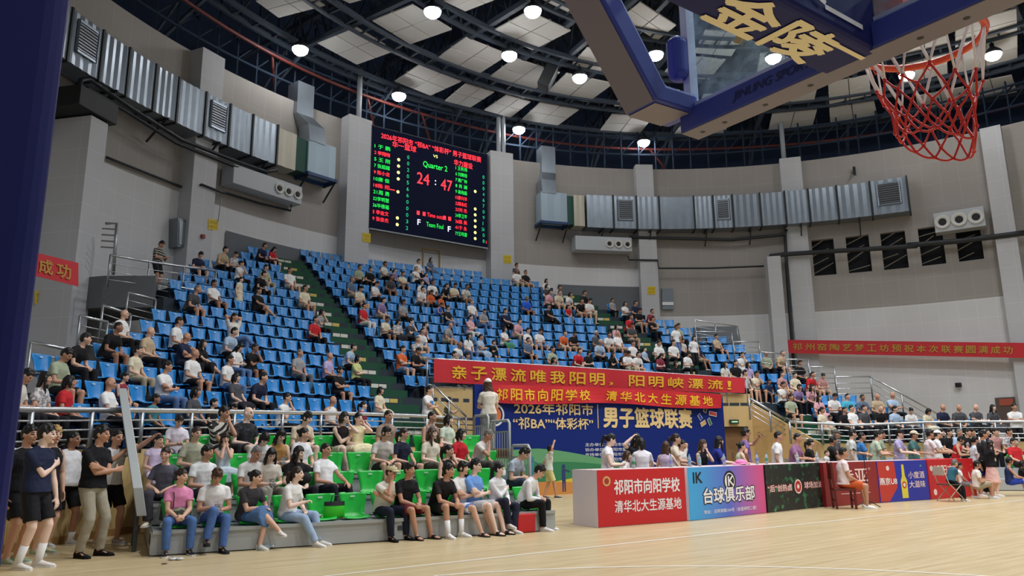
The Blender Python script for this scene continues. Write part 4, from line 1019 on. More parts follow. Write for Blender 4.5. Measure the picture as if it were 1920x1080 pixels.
def fn_b1(u, v):
    x = 813 + (1396 - 813) * u; yt, yb = interp(yb_t, x), interp(yb_b, x)
    a = on_cyl(x, yt, BOX_R - .12, BOWL); a_ = on_cyl(x, yb, BOX_R - .12, BOWL)
    p = Vector(a_).lerp(Vector(a), v); n = Vector((BOWL[0] - p.x, BOWL[1] - p.y, 0)).normalized()
    return p + n * (.03 * math.sin(u * 40) * (1 - v) + .02)
banner('banner', fn_b1, 80, 'long red banner with yellow writing hung on the rail of the raised box', '亲子漂流唯我阳明，阳明峡漂流！', (.05, 1.0), .56, .2)
# the wall banner on the right and the piece at the far left: same kind
def fn_b2(u, v):
    x = 1467 + (2010 - 1467) * u; yt = 637 + (644 - 637) * u; yb = 662 + (673 - 662) * u
    p = Vector(on_cyl(x, yb, 23.95, (14.84, 7.54))).lerp(Vector(on_cyl(x, yt, 23.95, (14.84, 7.54))), v); return p
banner('banner', fn_b2, 40, 'long red banner high on the right wall, gold writing', '祁州窑陶艺梦工坊预祝本次联赛圆满成功', (.03, .80), .5, .25, mt=mat('banner_gold', '#b98a35', .6))
def fn_b3(u, v):
    x = 20 + (147 - 20) * u; yt = 462 + 31 * u; yb = 506 + 31 * u
    return Vector(on_y(x, yb, 20.3 + .6 * u)).lerp(Vector(on_y(x, yt, 20.3 + .6 * u)), v)
banner('banner', fn_b3, 12, 'red banner end with two gold characters at the far left by the column', '满成功', (.12, .92), .6, .2, mt=mat('banner_gold', '#b98a35', .6))
P = [Vector(on_wall(x, y, .1)) for x, y in ((1911, 725), (1935, 724), (1935, 742), (1911, 743))]; base = P[3].copy(); mb = MB(); mb.prism([p - base for p in P], (.02, .02, 0)); tag(mb.build('banner', RED_CLOTH, loc=base), 'small red sign cut off by the right edge, above the white-shirted man', 'banner')

# ------------------------------------------------------------------ blue backdrop board
BY = 17.35
BC = [Vector(on_y(x, y, BY)) for x, y in ((890, 722), (1355, 741))]
bx0, bx1, bz1 = BC[0].x, BC[1].x, (BC[0].z + BC[1].z) / 2
BW = bx1 - bx0
bd = empty('backdrop_board', (bx0 + BW / 2, BY, 0)); tag(bd, 'big blue backdrop board with gold title and painted green hills', 'backdrop')
mb = MB(); mb.box((0, .06, bz1 / 2), (BW, .10, bz1)); panel = mb.build('panel', mat('backdrop_blue', '#0f2670', .6, spec=.2), bd)
def B(x, y):   # pixel on the board's face, in board space
    p = on_y(x, y, BY); return np.array([p[0] - bd.location.x, 0.0, p[2]])
GOLD = mat('backdrop_gold', '#e0c48a', .5); BWHITE = mat('backdrop_white', '#d4d6dc', .5)
def bt(t, x0, y0, x1, h_px, m=GOLD, bold=.03, name='title'):
    p, q = B(x0, y0), B(x1, y0 + (x1 - x0) * .035); t_ = B(x0, y0 - h_px)
    lettering(t, p + np.array([0, -.006, 0]), (1, 0, 0), (0, 0, 1), t_[2] - p[2], m, panel, width=q[0] - p[0], bold=bold, name=name, depth=.002)
bt('2026年祁阳市', 964, 776, 1112, 22); bt('“祁BA”“体彩杯”', 962, 804, 1112, 22); bt('男子篮球联赛', 1132, 801, 1298, 38, bold=.05)
mb = MB(); a, b2 = B(1120.5, 803), B(1121, 758); mb.box(((a + b2) / 2 + np.array([0, -.006, 0])), (.03, .006, b2[2] - a[2])); mb.build('divider', GOLD, panel)
for i, t in enumerate(('主办单位：祁阳市体育局', '协办单位：祁阳市篮球协会', '支持单位：祁阳市教育局', '承办单位：祁阳市体育中心')): bt(t, 1097, 837 + i * 9.5, 1190 + (i % 2) * 10, 6.5, BWHITE, .01, 'credit_line')
# emblem ring at the left, star figure at the right
c = B(928, 778); mb = MB(); disc(mb, c, (1, 0, 0), (0, 0, 1), .33, 32, .008, .27); mb.build('emblem_ring', BWHITE, panel, recalc=False)
mb = MB(); disc(mb, c, (1, 0, 0), (0, 0, 1), .22, 28, .009); mb.build('emblem_ball', mat('ball_orange', '#d0743c', .5), panel, recalc=False)
for i, (x, y, dx, dy, col) in enumerate(((1322, 767, 3, 12, '#20242c'), (1336, 776, 14, 3, '#b93a34'), (1330, 791, 5, 12, '#2e6a4a'), (1318, 794, 9, 6, '#d8a55a'), (1312, 782, 6, 10, '#2c3f9a'))):
    a = B(x - dx / 2 * (1 if i != 3 else 1), y + dy / 2 * (-1 if i in (1, 2, 4) else 1)); b2 = B(x + dx / 2, y - dy / 2 * (-1 if i in (1, 2, 4) else 1)); mb = MB(); d = b2 - a
    mb.bar(a + np.array([0, -.012, 0]), b2 + np.array([0, -.012, 0]), .16, .012, up=(0, 1, 0)); s_ = mb.build('star_stroke', BWHITE, panel)
    mb = MB(); mb.bar(a + d * .06 + np.array([0, -.02, 0]), b2 - d * .06 + np.array([0, -.02, 0]), .11, .012, up=(0, 1, 0)); mb.build('star_fill', mat('star_%s' % ('black', 'red', 'green', 'gold', 'blue')[i], col, .5), s_)
# painted hills: curved bands along the bottom, each a thin sheet on the board
def hill(col, top, off, name, x0=bx0 - bd.location.x, x1=bx1 - bd.location.x):
    n = 24; mb = MB(); pts = []
    for i in range(n + 1):
        x = x0 + (x1 - x0) * i / n; pts.append((x, -off, max(.0, top(i / n))))
    vs = [(p[0], p[1], .0) for p in pts] + pts; mb.add(vs, [(i, i + 1, n + 2 + i, n + 1 + i) for i in range(n)]); mb.build(name, mat('hill_' + name, col, .6), panel, recalc=False)
hill('#5d9a6a', lambda t: 1.26 + .12 * math.sin(t * 7) - 1.0 * max(0, t - .22), .012, 'far_hill'); hill('#2c7a4f', lambda t: .55 + .42 * math.sin(t * 4.6 + .3), .015, 'mid_hill'); hill('#d2bb32', lambda t: .1 + .62 * (t * 2.0) ** 1.2 if t < .5 else .85 - .45 * t, .018, 'field_yellow'); hill('#c7853f', lambda t: .34 + .06 * math.sin(t * 9), .021, 'field_orange')
def figure(x, y, s, col, name):
    c = B(x, y); mb = MB(); q = lambda dx, dz: c + np.array([dx * s, -.024, dz * s])
    mb.add([q(-.12, .55), q(.12, .55), q(.10, 1.15), q(-.12, 1.15)], [(0, 1, 2, 3)]); mb.add([q(-.11, 0), q(-.03, 0), q(.0, .56), q(-.12, .56)], [(0, 1, 2, 3)]); mb.add([q(.04, 0), q(.12, 0), q(.12, .56), q(.01, .56)], [(0, 1, 2, 3)]); mb.add([q(.08, 1.1), q(.42, 1.0), q(.42, 1.06), q(.08, 1.17)], [(0, 1, 2, 3)]); disc(mb, q(0, 1.3), (1, 0, 0), (0, 0, 1), .12 * s, 12); mb.build(name, mat('fig_' + name, col, .6), panel, recalc=False)
figure(1057, 922, .58, '#26336f', 'painted_child'); figure(998, 902, .5, '#3a7d8f', 'painted_girl')
# second banner hangs over the top of the board
def fn_b4(u, v):
    x = 905 + (1352 - 905) * u; yt = 721 + 18 * u - 3 * math.sin(u * PI); yb = 753 + 11 * u + 3 * math.sin(u * 9)
    p = Vector(on_y(x, yb, BY - .12)).lerp(Vector(on_y(x, yt, BY - .12)), v); p.y += .05 * math.sin(u * 26 + v * 2) * (1 - v) - .04; return p
banner('banner', fn_b4, 60, 'red school banner draped over the top of the blue backdrop', '祁阳市向阳学校 清华北大生源基地', (.05, .97), .62, .18)
# ================================================================== SCORERS' TABLES ALONG THE SIDELINE
def px_table(xl, yl, xr, yr, h, depth, name, label):
    """front lower corners in pixels; the table is a cloth-covered box with a printed front"""
    a, b_ = Vector(on_z(xl, yl)), Vector(on_z(xr, yr)); R = (b_ - a); W = R.length; R.normalize(); ang = math.atan2(R.y, R.x)
    e = empty(name, a, ang); tag(e, label, 'table'); e['W'] = W
    return e, W
TABS = []
def table(xl, yl, xr, yr, h, name, label, top, front, side=None, depth=.75):
    e, W = px_table(xl, yl, xr, yr, h, depth, name, label)
    mb = MB(); mb.box((W / 2, depth / 2, h - .015), (W, depth, .03)); mb.build('table_top', top, e)
    for x, y in ((.06, .1), (W - .06, .1), (.06, depth - .08), (W - .06, depth - .08)): mb = MB(); mb.bar((x, y, 0), (x, y, h - .03), .04); mb.build('leg', STEELD, e)
    mb = MB(); mb.box((W / 2, .0, h / 2 + .004), (W, .012, h - .01)); f = mb.build('front_panel', front, e)
    mb = MB(); mb.box((.004, depth / 2, h / 2), (.012, depth, h - .01)); mb.build('side_panel', side or front, e); mb = MB(); mb.box((W - .004, depth / 2, h / 2), (.012, depth, h - .01)); mb.build('side_panel', side or front, e)
    TABS.append((e, W, h)); return e, W, f
TH = 1.0
TOPC = mat('table_cloth_top', '#d8c3c6', .6); RED_PR = mat('print_red', '#c81f26', .45); WHITE_PR = mat('print_white', '#f0eef2', .5); LILAC = mat('table_side_lilac', '#eee6f4', .55)
def ftext(f, W, h, t, u0, u1, v0, vh, m, bold=.02, name='print', off=.008, shear=0):
    return lettering(t, (u0 * W, -off - .0005, v0 * h), (1, 0, 0), (0, 0, 1), vh * h, m, f, width=(u1 - u0) * W, bold=bold, name=name, depth=0, shear=shear)
def fdisc(f, W, h, u, v, r, m, name, off=.009, r0=0):
    mb = MB(); disc(mb, (u * W, -off, v * h), (1, 0, 0), (0, 0, 1), r, 28, 0, r0); return mb.build(name, m, f, recalc=False)
def fquad(f, W, h, q, m, name, off=.008):
    mb = MB(); mb.add([(u * W, -off, v * h) for u, v in q], [tuple(range(len(q)))]); return mb.build(name, m, f, recalc=False)
e, W, f = table(1122, 990, 1288, 977, TH, 'scorers_table', 'red fronted table with white school name and a pale lilac end, first on the left', TOPC, RED_PR, LILAC)
ftext(f, W, TH, '祁阳市向阳学校', .18, .93, .56, .26, WHITE_PR, .03); ftext(f, W, TH, '清华北大生源基地', .18, .94, .24, .21, WHITE_PR, .02)
fdisc(f, W, TH, .10, .80, .09, mat('crest_gold', '#d9a864', .5), 'crest'); fdisc(f, W, TH, .10, .80, .055, mat('crest_red', '#a3362c', .5), 'crest_centre', .010)
# blue to pink club front
gm = bpy.data.materials.new('print_blue_to_pink'); gm.use_nodes = True; nt = gm.node_tree; b = nt.nodes['Principled BSDF']; tc = nt.nodes.new('ShaderNodeTexCoord'); sx = nt.nodes.new('ShaderNodeSeparateXYZ'); cr = nt.nodes.new('ShaderNodeValToRGB')
nt.links.new(tc.outputs['Generated'], sx.inputs[0]); nt.links.new(sx.outputs[0], cr.inputs[0]); nt.links.new(cr.outputs[0], b.inputs['Base Color'])
cr.color_ramp.elements[0].position = 0.05; cr.color_ramp.elements[0].color = (*hexc('#3fa9e6'), 1); cr.color_ramp.elements[1].position = .95; cr.color_ramp.elements[1].color = (*hexc('#d8568f'), 1); el = cr.color_ramp.elements.new(.5); el.color = (*hexc('#5a6fd0'), 1); b.inputs['Roughness'].default_value = .45
INK = mat('print_black', '#14161c', .5)
e, W, f = table(1294, 977, 1437, 962, TH, 'scorers_table', 'blue to pink fronted table of a billiards club, second from the left', TOPC, gm, LILAC)
ftext(f, W, TH, 'IK', .06, .17, .70, .20, INK, .05, 'club_mark'); fdisc(f, W, TH, .52, .70, .21, INK, 'emblem', .008); fdisc(f, W, TH, .52, .70, .165, WHITE_PR, 'emblem_ring', .009, .145); ftext(f, W, TH, 'IK', .465, .575, .61, .19, WHITE_PR, .04, 'emblem_mark', .010)
ftext(f, W, TH, '台球俱乐部', .17, .85, .29, .30, INK, .10, 'club_name_shadow', .008); ftext(f, W, TH, '台球俱乐部', .175, .845, .30, .285, WHITE_PR, .035, 'club_name', .0105); ftext(f, W, TH, '地址：迎宾南路104号（金星网吧二楼）', .17, .86, .10, .075, WHITE_PR, .01, 'address')
# dark front with painted trees and a red shop name
pm = bpy.data.materials.new('print_night_trees'); pm.use_nodes = True; nt = pm.node_tree; b = nt.nodes['Principled BSDF']; tc = nt.nodes.new('ShaderNodeTexCoord'); nz = nt.nodes.new('ShaderNodeTexNoise'); nz.inputs['Scale'].default_value = 5.5; nz.inputs['Detail'].default_value = 8; cr = nt.nodes.new('ShaderNodeValToRGB')
nt.links.new(tc.outputs['Object'], nz.inputs['Vector']); nt.links.new(nz.outputs['Fac'], cr.inputs[0]); nt.links.new(cr.outputs[0], b.inputs['Base Color']); cr.color_ramp.elements[0].position = .55; cr.color_ramp.elements[0].color = (*hexc('#1d2120'), 1); cr.color_ramp.elements[1].position = .68; cr.color_ramp.elements[1].color = (*hexc('#2f7a52'), 1); el = cr.color_ramp.elements.new(.78); el.color = (*hexc('#b08a3c'), 1)
e, W, f = table(1440, 962, 1548, 950, TH, 'scorers_table', 'dark table front printed with green trees and red white lettering, third from the left', TOPC, pm, INK)
PINKW = mat('print_pink_white', '#f3d9d6', .5); RED2 = mat('print_red_soft', '#b8342f', .5)
ftext(f, W, TH, '“后”创热卤', .02, .42, .42, .15, RED2, .07, 'shop_name_shadow', .008); ftext(f, W, TH, '“后”创热卤', .02, .42, .425, .14, PINKW, .02, 'shop_name', .010); fdisc(f, W, TH, .53, .50, .155, PINKW, 'roundel'); fdisc(f, W, TH, .53, .50, .125, RED2, 'roundel_inner', .0095); fdisc(f, W, TH, .53, .50, .05, PINKW, 'roundel_mark', .0105)
ftext(f, W, TH, '球场加油！', .64, .99, .44, .15, RED2, .07, 'shop_name_shadow', .008); ftext(f, W, TH, '球场加油！', .64, .99, .445, .14, PINKW, .02, 'shop_name', .010)
MAROON = mat('print_maroon', '#8e2226', .45)
e, W, f = table(1550, 951, 1650, 943, TH, 'scorers_table', 'maroon fronted table behind the man on the dark red chair', TOPC, MAROON, MAROON)
ftext(f, W, TH, '卡亚', .30, .80, .52, .33, PINKW, .02); ftext(f, W, TH, '®', .83, .87, .80, .05, PINKW, 0); 
mb = MB(); mb.box((W * .55, -.009, .27), (W * .55, .004, .012)); mb.build('rule', PINKW, f)
BEER_B = mat('print_beer_blue', '#2a35a8', .45); GLASSB = mat('beer_bottle_print', '#e0d24a', .5)
e, W, f = table(1651, 943, 1744, 937, TH, 'scorers_table', 'blue and red table front with a printed beer bottle', TOPC, BEER_B, BEER_B)
REDB = mat('print_beer_red', '#c43a30', .45)
fquad(f, W, TH, [(0.01, .02), (.18, .02), (.36, .35), (.34, .98), (.01, .98)], REDB, 'red_field', .0075)
ftext(f, W, TH, '燕京U8', .02, .36, .42, .17, WHITE_PR, .03, 'brand', .010); fdisc(f, W, TH, .2, .82, .06, PINKW, 'brand_mark', .010); ftext(f, W, TH, '小度酒', .60, .93, .55, .17, PINKW, .02, 'slogan', .010); ftext(f, W, TH, '大滋味', .60, .93, .32, .17, PINKW, .02, 'slogan', .010)
bp = [(-.06, .08), (.06, .08), (.065, .50), (.03, .62), (.022, .90), (-.022, .90), (-.03, .62), (-.065, .50)]
fquad(f, W, TH, [(.50 + x, z) for x, z in bp], GLASSB, 'printed_bottle', .009); fdisc(f, W, TH, .50, .40, .085, REDB, 'bottle_label', .0105); fdisc(f, W, TH, .5, .40, .05, PINKW, 'label_mark', .0115)
mb = MB(); mb.add([(.85 * W, -.009, .84), (.90 * W, -.009, .84), (.875 * W, -.009, .89)], [(0, 1, 2)]); mb.build('peak_mark', mat('mark_teal', '#5fb7a8', .5), f, recalc=False)
e, W, f = table(1746, 937, 1832, 930, TH, 'scorers_table', 'red fronted table at the right end, behind the folding chair', RED_PR, RED_PR, RED_PR)
ftext(f, W, TH, '祁阳市', .12, .55, .6, .26, PINKW, .02); fdisc(f, W, TH, .07, .78, .07, PINKW, 'crest'); fdisc(f, W, TH, .10, .18, .08, PINKW, 'crest_small')
# ================================================================== PEOPLE
SKINS = {}
def skin(tone):
    c = {'l': '#e6c0aa', 'm': '#d9ae95', 't': '#c4947a', 'd': '#a3765e', 'p': '#eccbb8'}[tone]
    return mat('skin_' + tone, c, .55, spec=.35)
EYE = mat('eye_dark', '#1d1512', .35); LIP = mat('lip', '#a5594e', .5)
HAIRS = {'k': '#14110f', 'b': '#2a1d16', 'n': '#46301f', 'g': '#6f6b67', 'w': '#b9b5ae', 'y': '#b3905a'}
def hairm(c): return mat('hair_' + c, HAIRS[c], .5, var=.25, scale=30, spec=.4)
def cloth(c):
    return mat('cloth_' + c.strip('#'), c, .8, var=.05, scale=14, spec=.25, bump=.12)
STRIPE_M = bpy.data.materials.new('cloth_stripes'); STRIPE_M.use_nodes = True
nt = STRIPE_M.node_tree; b = nt.nodes['Principled BSDF']; tc = nt.nodes.new('ShaderNodeTexCoord'); wv = nt.nodes.new('ShaderNodeTexWave'); wv.inputs['Scale'].default_value = 5.5; wv.inputs['Distortion'].default_value = .6; wv.bands_direction = 'DIAGONAL'
cr = nt.nodes.new('ShaderNodeValToRGB'); cr.color_ramp.interpolation = 'CONSTANT'; cr.color_ramp.elements[0].color = (*hexc('#23201f'), 1); cr.color_ramp.elements[1].position = .5; cr.color_ramp.elements[1].color = (*hexc('#d9d3c6'), 1)
nt.links.new(tc.outputs['Object'], wv.inputs['Vector']); nt.links.new(wv.outputs['Fac'], cr.inputs[0]); nt.links.new(cr.outputs[0], b.inputs['Base Color']); b.inputs['Roughness'].default_value = .8
def blotch(name, c1, c2, sc=9, pos=.52):
    if name in MATS: return MATS[name]
    m = bpy.data.materials.new(name); m.use_nodes = True; nt = m.node_tree; b = nt.nodes['Principled BSDF']; tc = nt.nodes.new('ShaderNodeTexCoord'); nz = nt.nodes.new('ShaderNodeTexNoise'); nz.inputs['Scale'].default_value = sc; nz.inputs['Detail'].default_value = 2
    cr = nt.nodes.new('ShaderNodeValToRGB'); cr.color_ramp.elements[0].position = pos - .03; cr.color_ramp.elements[0].color = (*hexc(c1), 1); cr.color_ramp.elements[1].position = pos + .03; cr.color_ramp.elements[1].color = (*hexc(c2), 1)
    nt.links.new(tc.outputs['Object'], nz.inputs['Vector']); nt.links.new(nz.outputs['Fac'], cr.inputs[0]); nt.links.new(cr.outputs[0], b.inputs['Base Color']); b.inputs['Roughness'].default_value = .8; MATS[name] = m; return m
WRK = bpy.data.textures.new('cloth_folds', 'CLOUDS'); WRK.noise_scale = .11; WRK.noise_depth = 1
HTX = bpy.data.textures.new('hair_tufts', 'CLOUDS'); HTX.noise_scale = .035; HTX.noise_depth = 2
PENDING = []
def vec(*a): return Vector(a)
def ik(a, t, l1, l2, pole):
    a, t, pole = Vector(a), Vector(t), Vector(pole); d = t - a; L = d.length
    if L > (l1 + l2) * .995: t = a + d * ((l1 + l2) * .995 / L); d = t - a; L = d.length
    u = d / L; x = (l1 * l1 - l2 * l2 + L * L) / (2 * L); h = math.sqrt(max(0, l1 * l1 - x * x))
    p = pole - u * pole.dot(u)
    if p.length < 1e-5: p = u.orthogonal()
    return a + u * x + p.normalized() * h, t
def limb(mb, pts, rs, n=12, cap0=True, cap1=True, sub=4):
    """smooth tapering limb through pts"""
    P = [Vector(p) for p in pts]; out, ro = [], []
    for i in range(len(P) - 1):
        for k in range(sub):
            t = k / sub; out.append(P[i].lerp(P[i + 1], t)); ro.append(rs[i] + (rs[i + 1] - rs[i]) * t)
    out.append(P[-1]); ro.append(rs[-1]); mb.tube(out, ro, n)
    if cap0: mb.sphere(P[0], rs[0], n, 8)
    if cap1: mb.sphere(P[-1], rs[-1], n, 8)
    for p, r in list(zip(P, rs))[1:-1]: mb.sphere(p, r * .99, n, 8)
def hand(mb, w, f, palm, side, curl=.5, s=1.0, simple=False):
    f = Vector(f).normalized(); palm = Vector(palm); palm = (palm - f * palm.dot(f))
    if palm.length < 1e-4: palm = f.orthogonal()
    palm.normalize(); x = f.cross(palm).normalized() * side      # towards the thumb
    w = Vector(w)
    def ring(c, hw, ht): return [c + x * hw * math.cos(2 * PI * i / 10) + palm * ht * math.sin(2 * PI * i / 10) for i in range(10)]
    mb.loft([ring(w - f * .02 * s, .027 * s, .02 * s), ring(w + f * .015 * s, .032 * s, .019 * s), ring(w + f * .05 * s, .041 * s, .017 * s), ring(w + f * .09 * s, .041 * s, .014 * s)])
    lens = (.07, .08, .073, .057) if not simple else (.07, .075, .07, .06)
    for i, L in enumerate(lens):
        b_ = w + f * (.088 - .004 * abs(i - 1)) * s + x * (.031 - .0205 * i) * s; d = f.copy(); p = [b_]; a = 0
        for j, (fr, cu) in enumerate(((.45, .55), (.3, .8), (.25, .5))):
            a += cu * curl * (1 + .12 * i); dd = f * math.cos(a) + palm * math.sin(a) + x * (.10 - .07 * i) * (1 - curl * .6); dd.normalize(); p.append(p[-1] + dd * L * fr * s)
        mb.tube(p, [.0095 * s, .009 * s, .0085 * s, .0075 * s], 8); mb.sphere(p[-1], .0075 * s, 8, 6)
        for q in p[:-1]: mb.sphere(q, .0094 * s, 8, 6)
    b_ = w + f * .028 * s + x * .030 * s + palm * .006 * s; d1 = (f * .6 + x * .72 + palm * .35 * (1 + curl)).normalized(); d2 = (f * .9 + x * .25 + palm * .45 * (1 + curl)).normalized()
    p = [b_, b_ + d1 * .038 * s, b_ + d1 * .038 * s + d2 * .03 * s]; mb.tube(p, [.0125 * s, .0105 * s, .0085 * s], 8)
    for q, r in zip(p, (.0125, .0105, .0085)): mb.sphere(q, r * s, 8, 6)
class Fig:
    pass
def head_frame(c, yaw, pitch, roll, base):
    M = base @ Matrix.Rotation(yaw, 3, 'Z') @ Matrix.Rotation(pitch, 3, 'X') @ Matrix.Rotation(roll, 3, 'Y')
    return M
def head_mesh(mb, c, M, s, simple=False, mouth_open=False):
    V = lambda x, y, z: c + M @ Vector((x * s, y * s, z * s))
    nu, nv = 24, 18; rings = []
    for j in range(1, nv):
        t = PI * j / nv; z = -math.cos(t); rg = []
        for i in range(nu):
            a = 2 * PI * i / nu; x, y = math.sin(t) * math.sin(a), math.sin(t) * math.cos(a)
            X, Y, Z = x * .074, y * .094, z * .116
            if Z < 0:      # jaw narrows, chin comes forward
                k = -Z / .116; X *= 1 - .34 * k ** 1.6; Y = Y * (1 - .20 * k) + .016 * k
                if Y < 0: Y *= 1 - .45 * k
            if y > .2 and Z < .06: Y -= .008 * (y - .2)
            rg.append(V(X, Y, Z))
        rings.append(rg)
    mb.loft(rings)
    # nose, brow, cheeks, chin, lips, ears
    mb.loft([[V(*p) for p in q] for q in (((-.006, .080, .022), (.006, .080, .022), (.004, .089, .022), (-.004, .089, .022)), ((-.017, .08, -.028), (.017, .08, -.028), (.010, .112, -.024), (-.010, .112, -.024)), ((-.012, .08, -.036), (.012, .08, -.036), (.007, .100, -.035), (-.007, .100, -.035)))])
    mb.sphere(V(.03, .066, .026), .018 * s, 8, 6); mb.sphere(V(-.03, .066, .026), .018 * s, 8, 6)
    mb.sphere(V(.035, .058, -.025), .026 * s, 8, 6); mb.sphere(V(-.035, .058, -.025), .026 * s, 8, 6); mb.sphere(V(0, .075, -.098), .017 * s, 8, 6)
    mb.sphere(V(0, .082, -.060), .016 * s, 8, 6)
    for sx in (-1, 1):
        e = V(sx * .076, -.006, -.006); mb.loft([[e + M @ Vector((sx * (.004 + .010 * math.cos(b_)) * s, (.018 * math.sin(a) - .004 * math.cos(b_)) * s, .031 * math.cos(a) * s)) for a in [2 * PI * i / 8 for i in range(8)]] for b_ in (0, PI * .9)])
def hair_mesh(mb, c, M, s, style):
    V = lambda x, y, z: c + M @ Vector((x * s, y * s, z * s))
    big = 1.0 if style not in ('buzz',) else .965
    nu, nv = 24, 14; rings = []
    fringe = style in ('bob', 'long', 'mop')
    for j in range(1, nv):
        t = PI * j / nv; z = -math.cos(t); rg = []
        for i in range(nu):
            a = 2 * PI * i / nu; x, y = math.sin(t) * math.sin(a), math.sin(t) * math.cos(a)
            X, Y, Z = x * .083 * big, y * .104 * big - .011, z * .122 * big + .014
            zm = -.022 + .98 * Y if Y > -.03 else -.05 + .15 * Y
            if style in ('buzz',): zm = -.005 + .95 * Y if Y > -.03 else -.04
            if fringe and Y > .05: zm = .034
            if fringe and -.02 < Y <= .05: zm = -.06
            if Z < zm: Z = zm; X *= .97
            rg.append(V(X, Y, Z))
        rings.append(rg)
    mb.loft(rings)
    if style in ('short', 'mop'):
        rr = random.Random(int(abs(c.x * 977 + c.z * 331)) % 9973)
        for q in range(16 if style == 'short' else 26):
            a = rr.uniform(-2.2, 2.2); e = rr.uniform(.35, 1.3); r_ = .10 + rr.uniform(0, .012)
            mb.sphere(V(.078 * math.sin(a) * math.cos(e), .098 * math.cos(a) * math.cos(e) - .008, .016 + .118 * math.sin(e)), .019 * s, 6, 5)
    if style == 'bob':
        for sx in (-1, 1): limb(mb, [V(sx * .072, -.01, .04), V(sx * .083, .0, -.04), V(sx * .078, .012, -.11)], [.026 * s, .032 * s, .02 * s], 8)
        limb(mb, [V(0, -.07, .03), V(0, -.085, -.06), V(0, -.07, -.12)], [.06 * s, .062 * s, .045 * s], 10)
    if style in ('long',):
        def rg(y, z, w, d): return [V(w * math.cos(2 * PI * i / 14), y + d * math.sin(2 * PI * i / 14), z) for i in range(14)]
        mb.loft([rg(-.045, .05, .078, .06), rg(-.06, -.05, .092, .052), rg(-.085, -.15, .105, .042), rg(-.10, -.25, .10, .034), rg(-.10, -.36, .075, .024)])
        for sx in (-1, 1): limb(mb, [V(sx * .07, .01, .05), V(sx * .085, .012, -.05), V(sx * .09, .02, -.15), V(sx * .085, .045, -.26)], [.022 * s, .026 * s, .026 * s, .012 * s], 8)
    if style == 'bun': mb.sphere(V(0, -.115, .055), (.042 * s, .042 * s, .042 * s), 12, 8)
    if style == 'pony': limb(mb, [V(0, -.095, .04), V(0, -.15, .02), V(0, -.165, -.08), V(0, -.145, -.20)], [.024 * s, .036 * s, .036 * s, .012 * s], 10)
def cap_mesh(mb, c, M, s):
    V = lambda x, y, z: c + M @ Vector((x * s, y * s, z * s)); rings = []
    for j in range(0, 8):
        t = PI / 2 * j / 7.5; rings.append([V(.089 * math.cos(t) * math.sin(2 * PI * i / 24), .108 * math.cos(t) * math.cos(2 * PI * i / 24) - .006, .045 + .095 * math.sin(t)) for i in range(24)])
    mb.loft(rings); n = 10
    mb.loft([[V(.085 * math.sin(-1.1 + 2.2 * i / n) * k, .098 * math.cos(-1.1 + 2.2 * i / n) * (1 if k == 1 else 1) + (0 if k == 1 else .075 * math.cos(1.2 * (-1.1 + 2.2 * i / n))), .05 - (0 if k == 1 else .02)) for i in range(n + 1)] + [V(.085 * math.sin(1.1 - 2.2 * i / n) * k, .098 * math.cos(1.1 - 2.2 * i / n) + (0 if k == 1 else .075 * math.cos(1.2 * (1.1 - 2.2 * i / n))), .058 - (0 if k == 1 else .02)) for i in range(n + 1)] for k in (1, 1.02)])
def pend(name, mb, vox, smooth_it, mats, parent, disp=0.0, paint=None, tex=None):
    me = mb.mesh(name); o = bpy.data.objects.new(name, me); COL.objects.link(o)
    for m in mats: me.materials.append(m)
    r = o.modifiers.new('remesh', 'REMESH'); r.mode = 'VOXEL'; r.voxel_size = vox; r.use_smooth_shade = True
    if disp:
        d = o.modifiers.new('folds', 'DISPLACE'); d.texture = tex or WRK; d.strength = disp; d.mid_level = .5; d.texture_coords = 'LOCAL'
    sm = o.modifiers.new('smooth', 'SMOOTH'); sm.factor = .5; sm.iterations = smooth_it
    if parent is not None: o.parent = parent
    PENDING.append((o, paint)); return o
def flush():
    bpy.context.view_layer.update(); dg = bpy.context.evaluated_depsgraph_get()
    out = []
    for o, paint in PENDING: out.append(bpy.data.meshes.new_from_object(o.evaluated_get(dg), preserve_all_data_layers=False, depsgraph=dg))
    for (o, paint), me in zip(PENDING, out):
        old = o.data; mats = [m for m in old.materials]; o.modifiers.clear(); o.data = me; me.name = o.name
        if not len(me.materials):
            for m in mats: me.materials.append(m)
        bpy.data.meshes.remove(old)
        n = len(me.polygons)
        if paint:
            c, M, s, lipc, brow = paint; cen = np.empty(n * 3); me.polygons.foreach_get('center', cen); cen = cen.reshape(-1, 3)
            L = (cen - np.array(c)) @ np.array(M) / s; x, y, z = L[:, 0], L[:, 1], L[:, 2]; ax = np.abs(x); mi = np.zeros(n, int)
            front = (y > .055) & (ax < .07) & (np.abs(z) < .13)
            mi[front & (np.abs(ax - .032) < .0155) & (np.abs(z - .004) < .0078)] = 1
            if brow: mi[front & (ax > .014) & (ax < .052) & (np.abs(z - .030 + .25 * np.maximum(0, ax - .035)) < .0055)] = 1
            mi[front & (ax < .021) & (np.abs(z + .062) < .0075) & (y > .07)] = 2
            if lipc == 'open': mi[front & (ax < .016) & (np.abs(z + .066) < .013) & (y > .07)] = 1
            me.polygons.foreach_set('material_index', mi)
        me.polygons.foreach_set('use_smooth', np.ones(n, bool)); me.update()
    PENDING.clear()
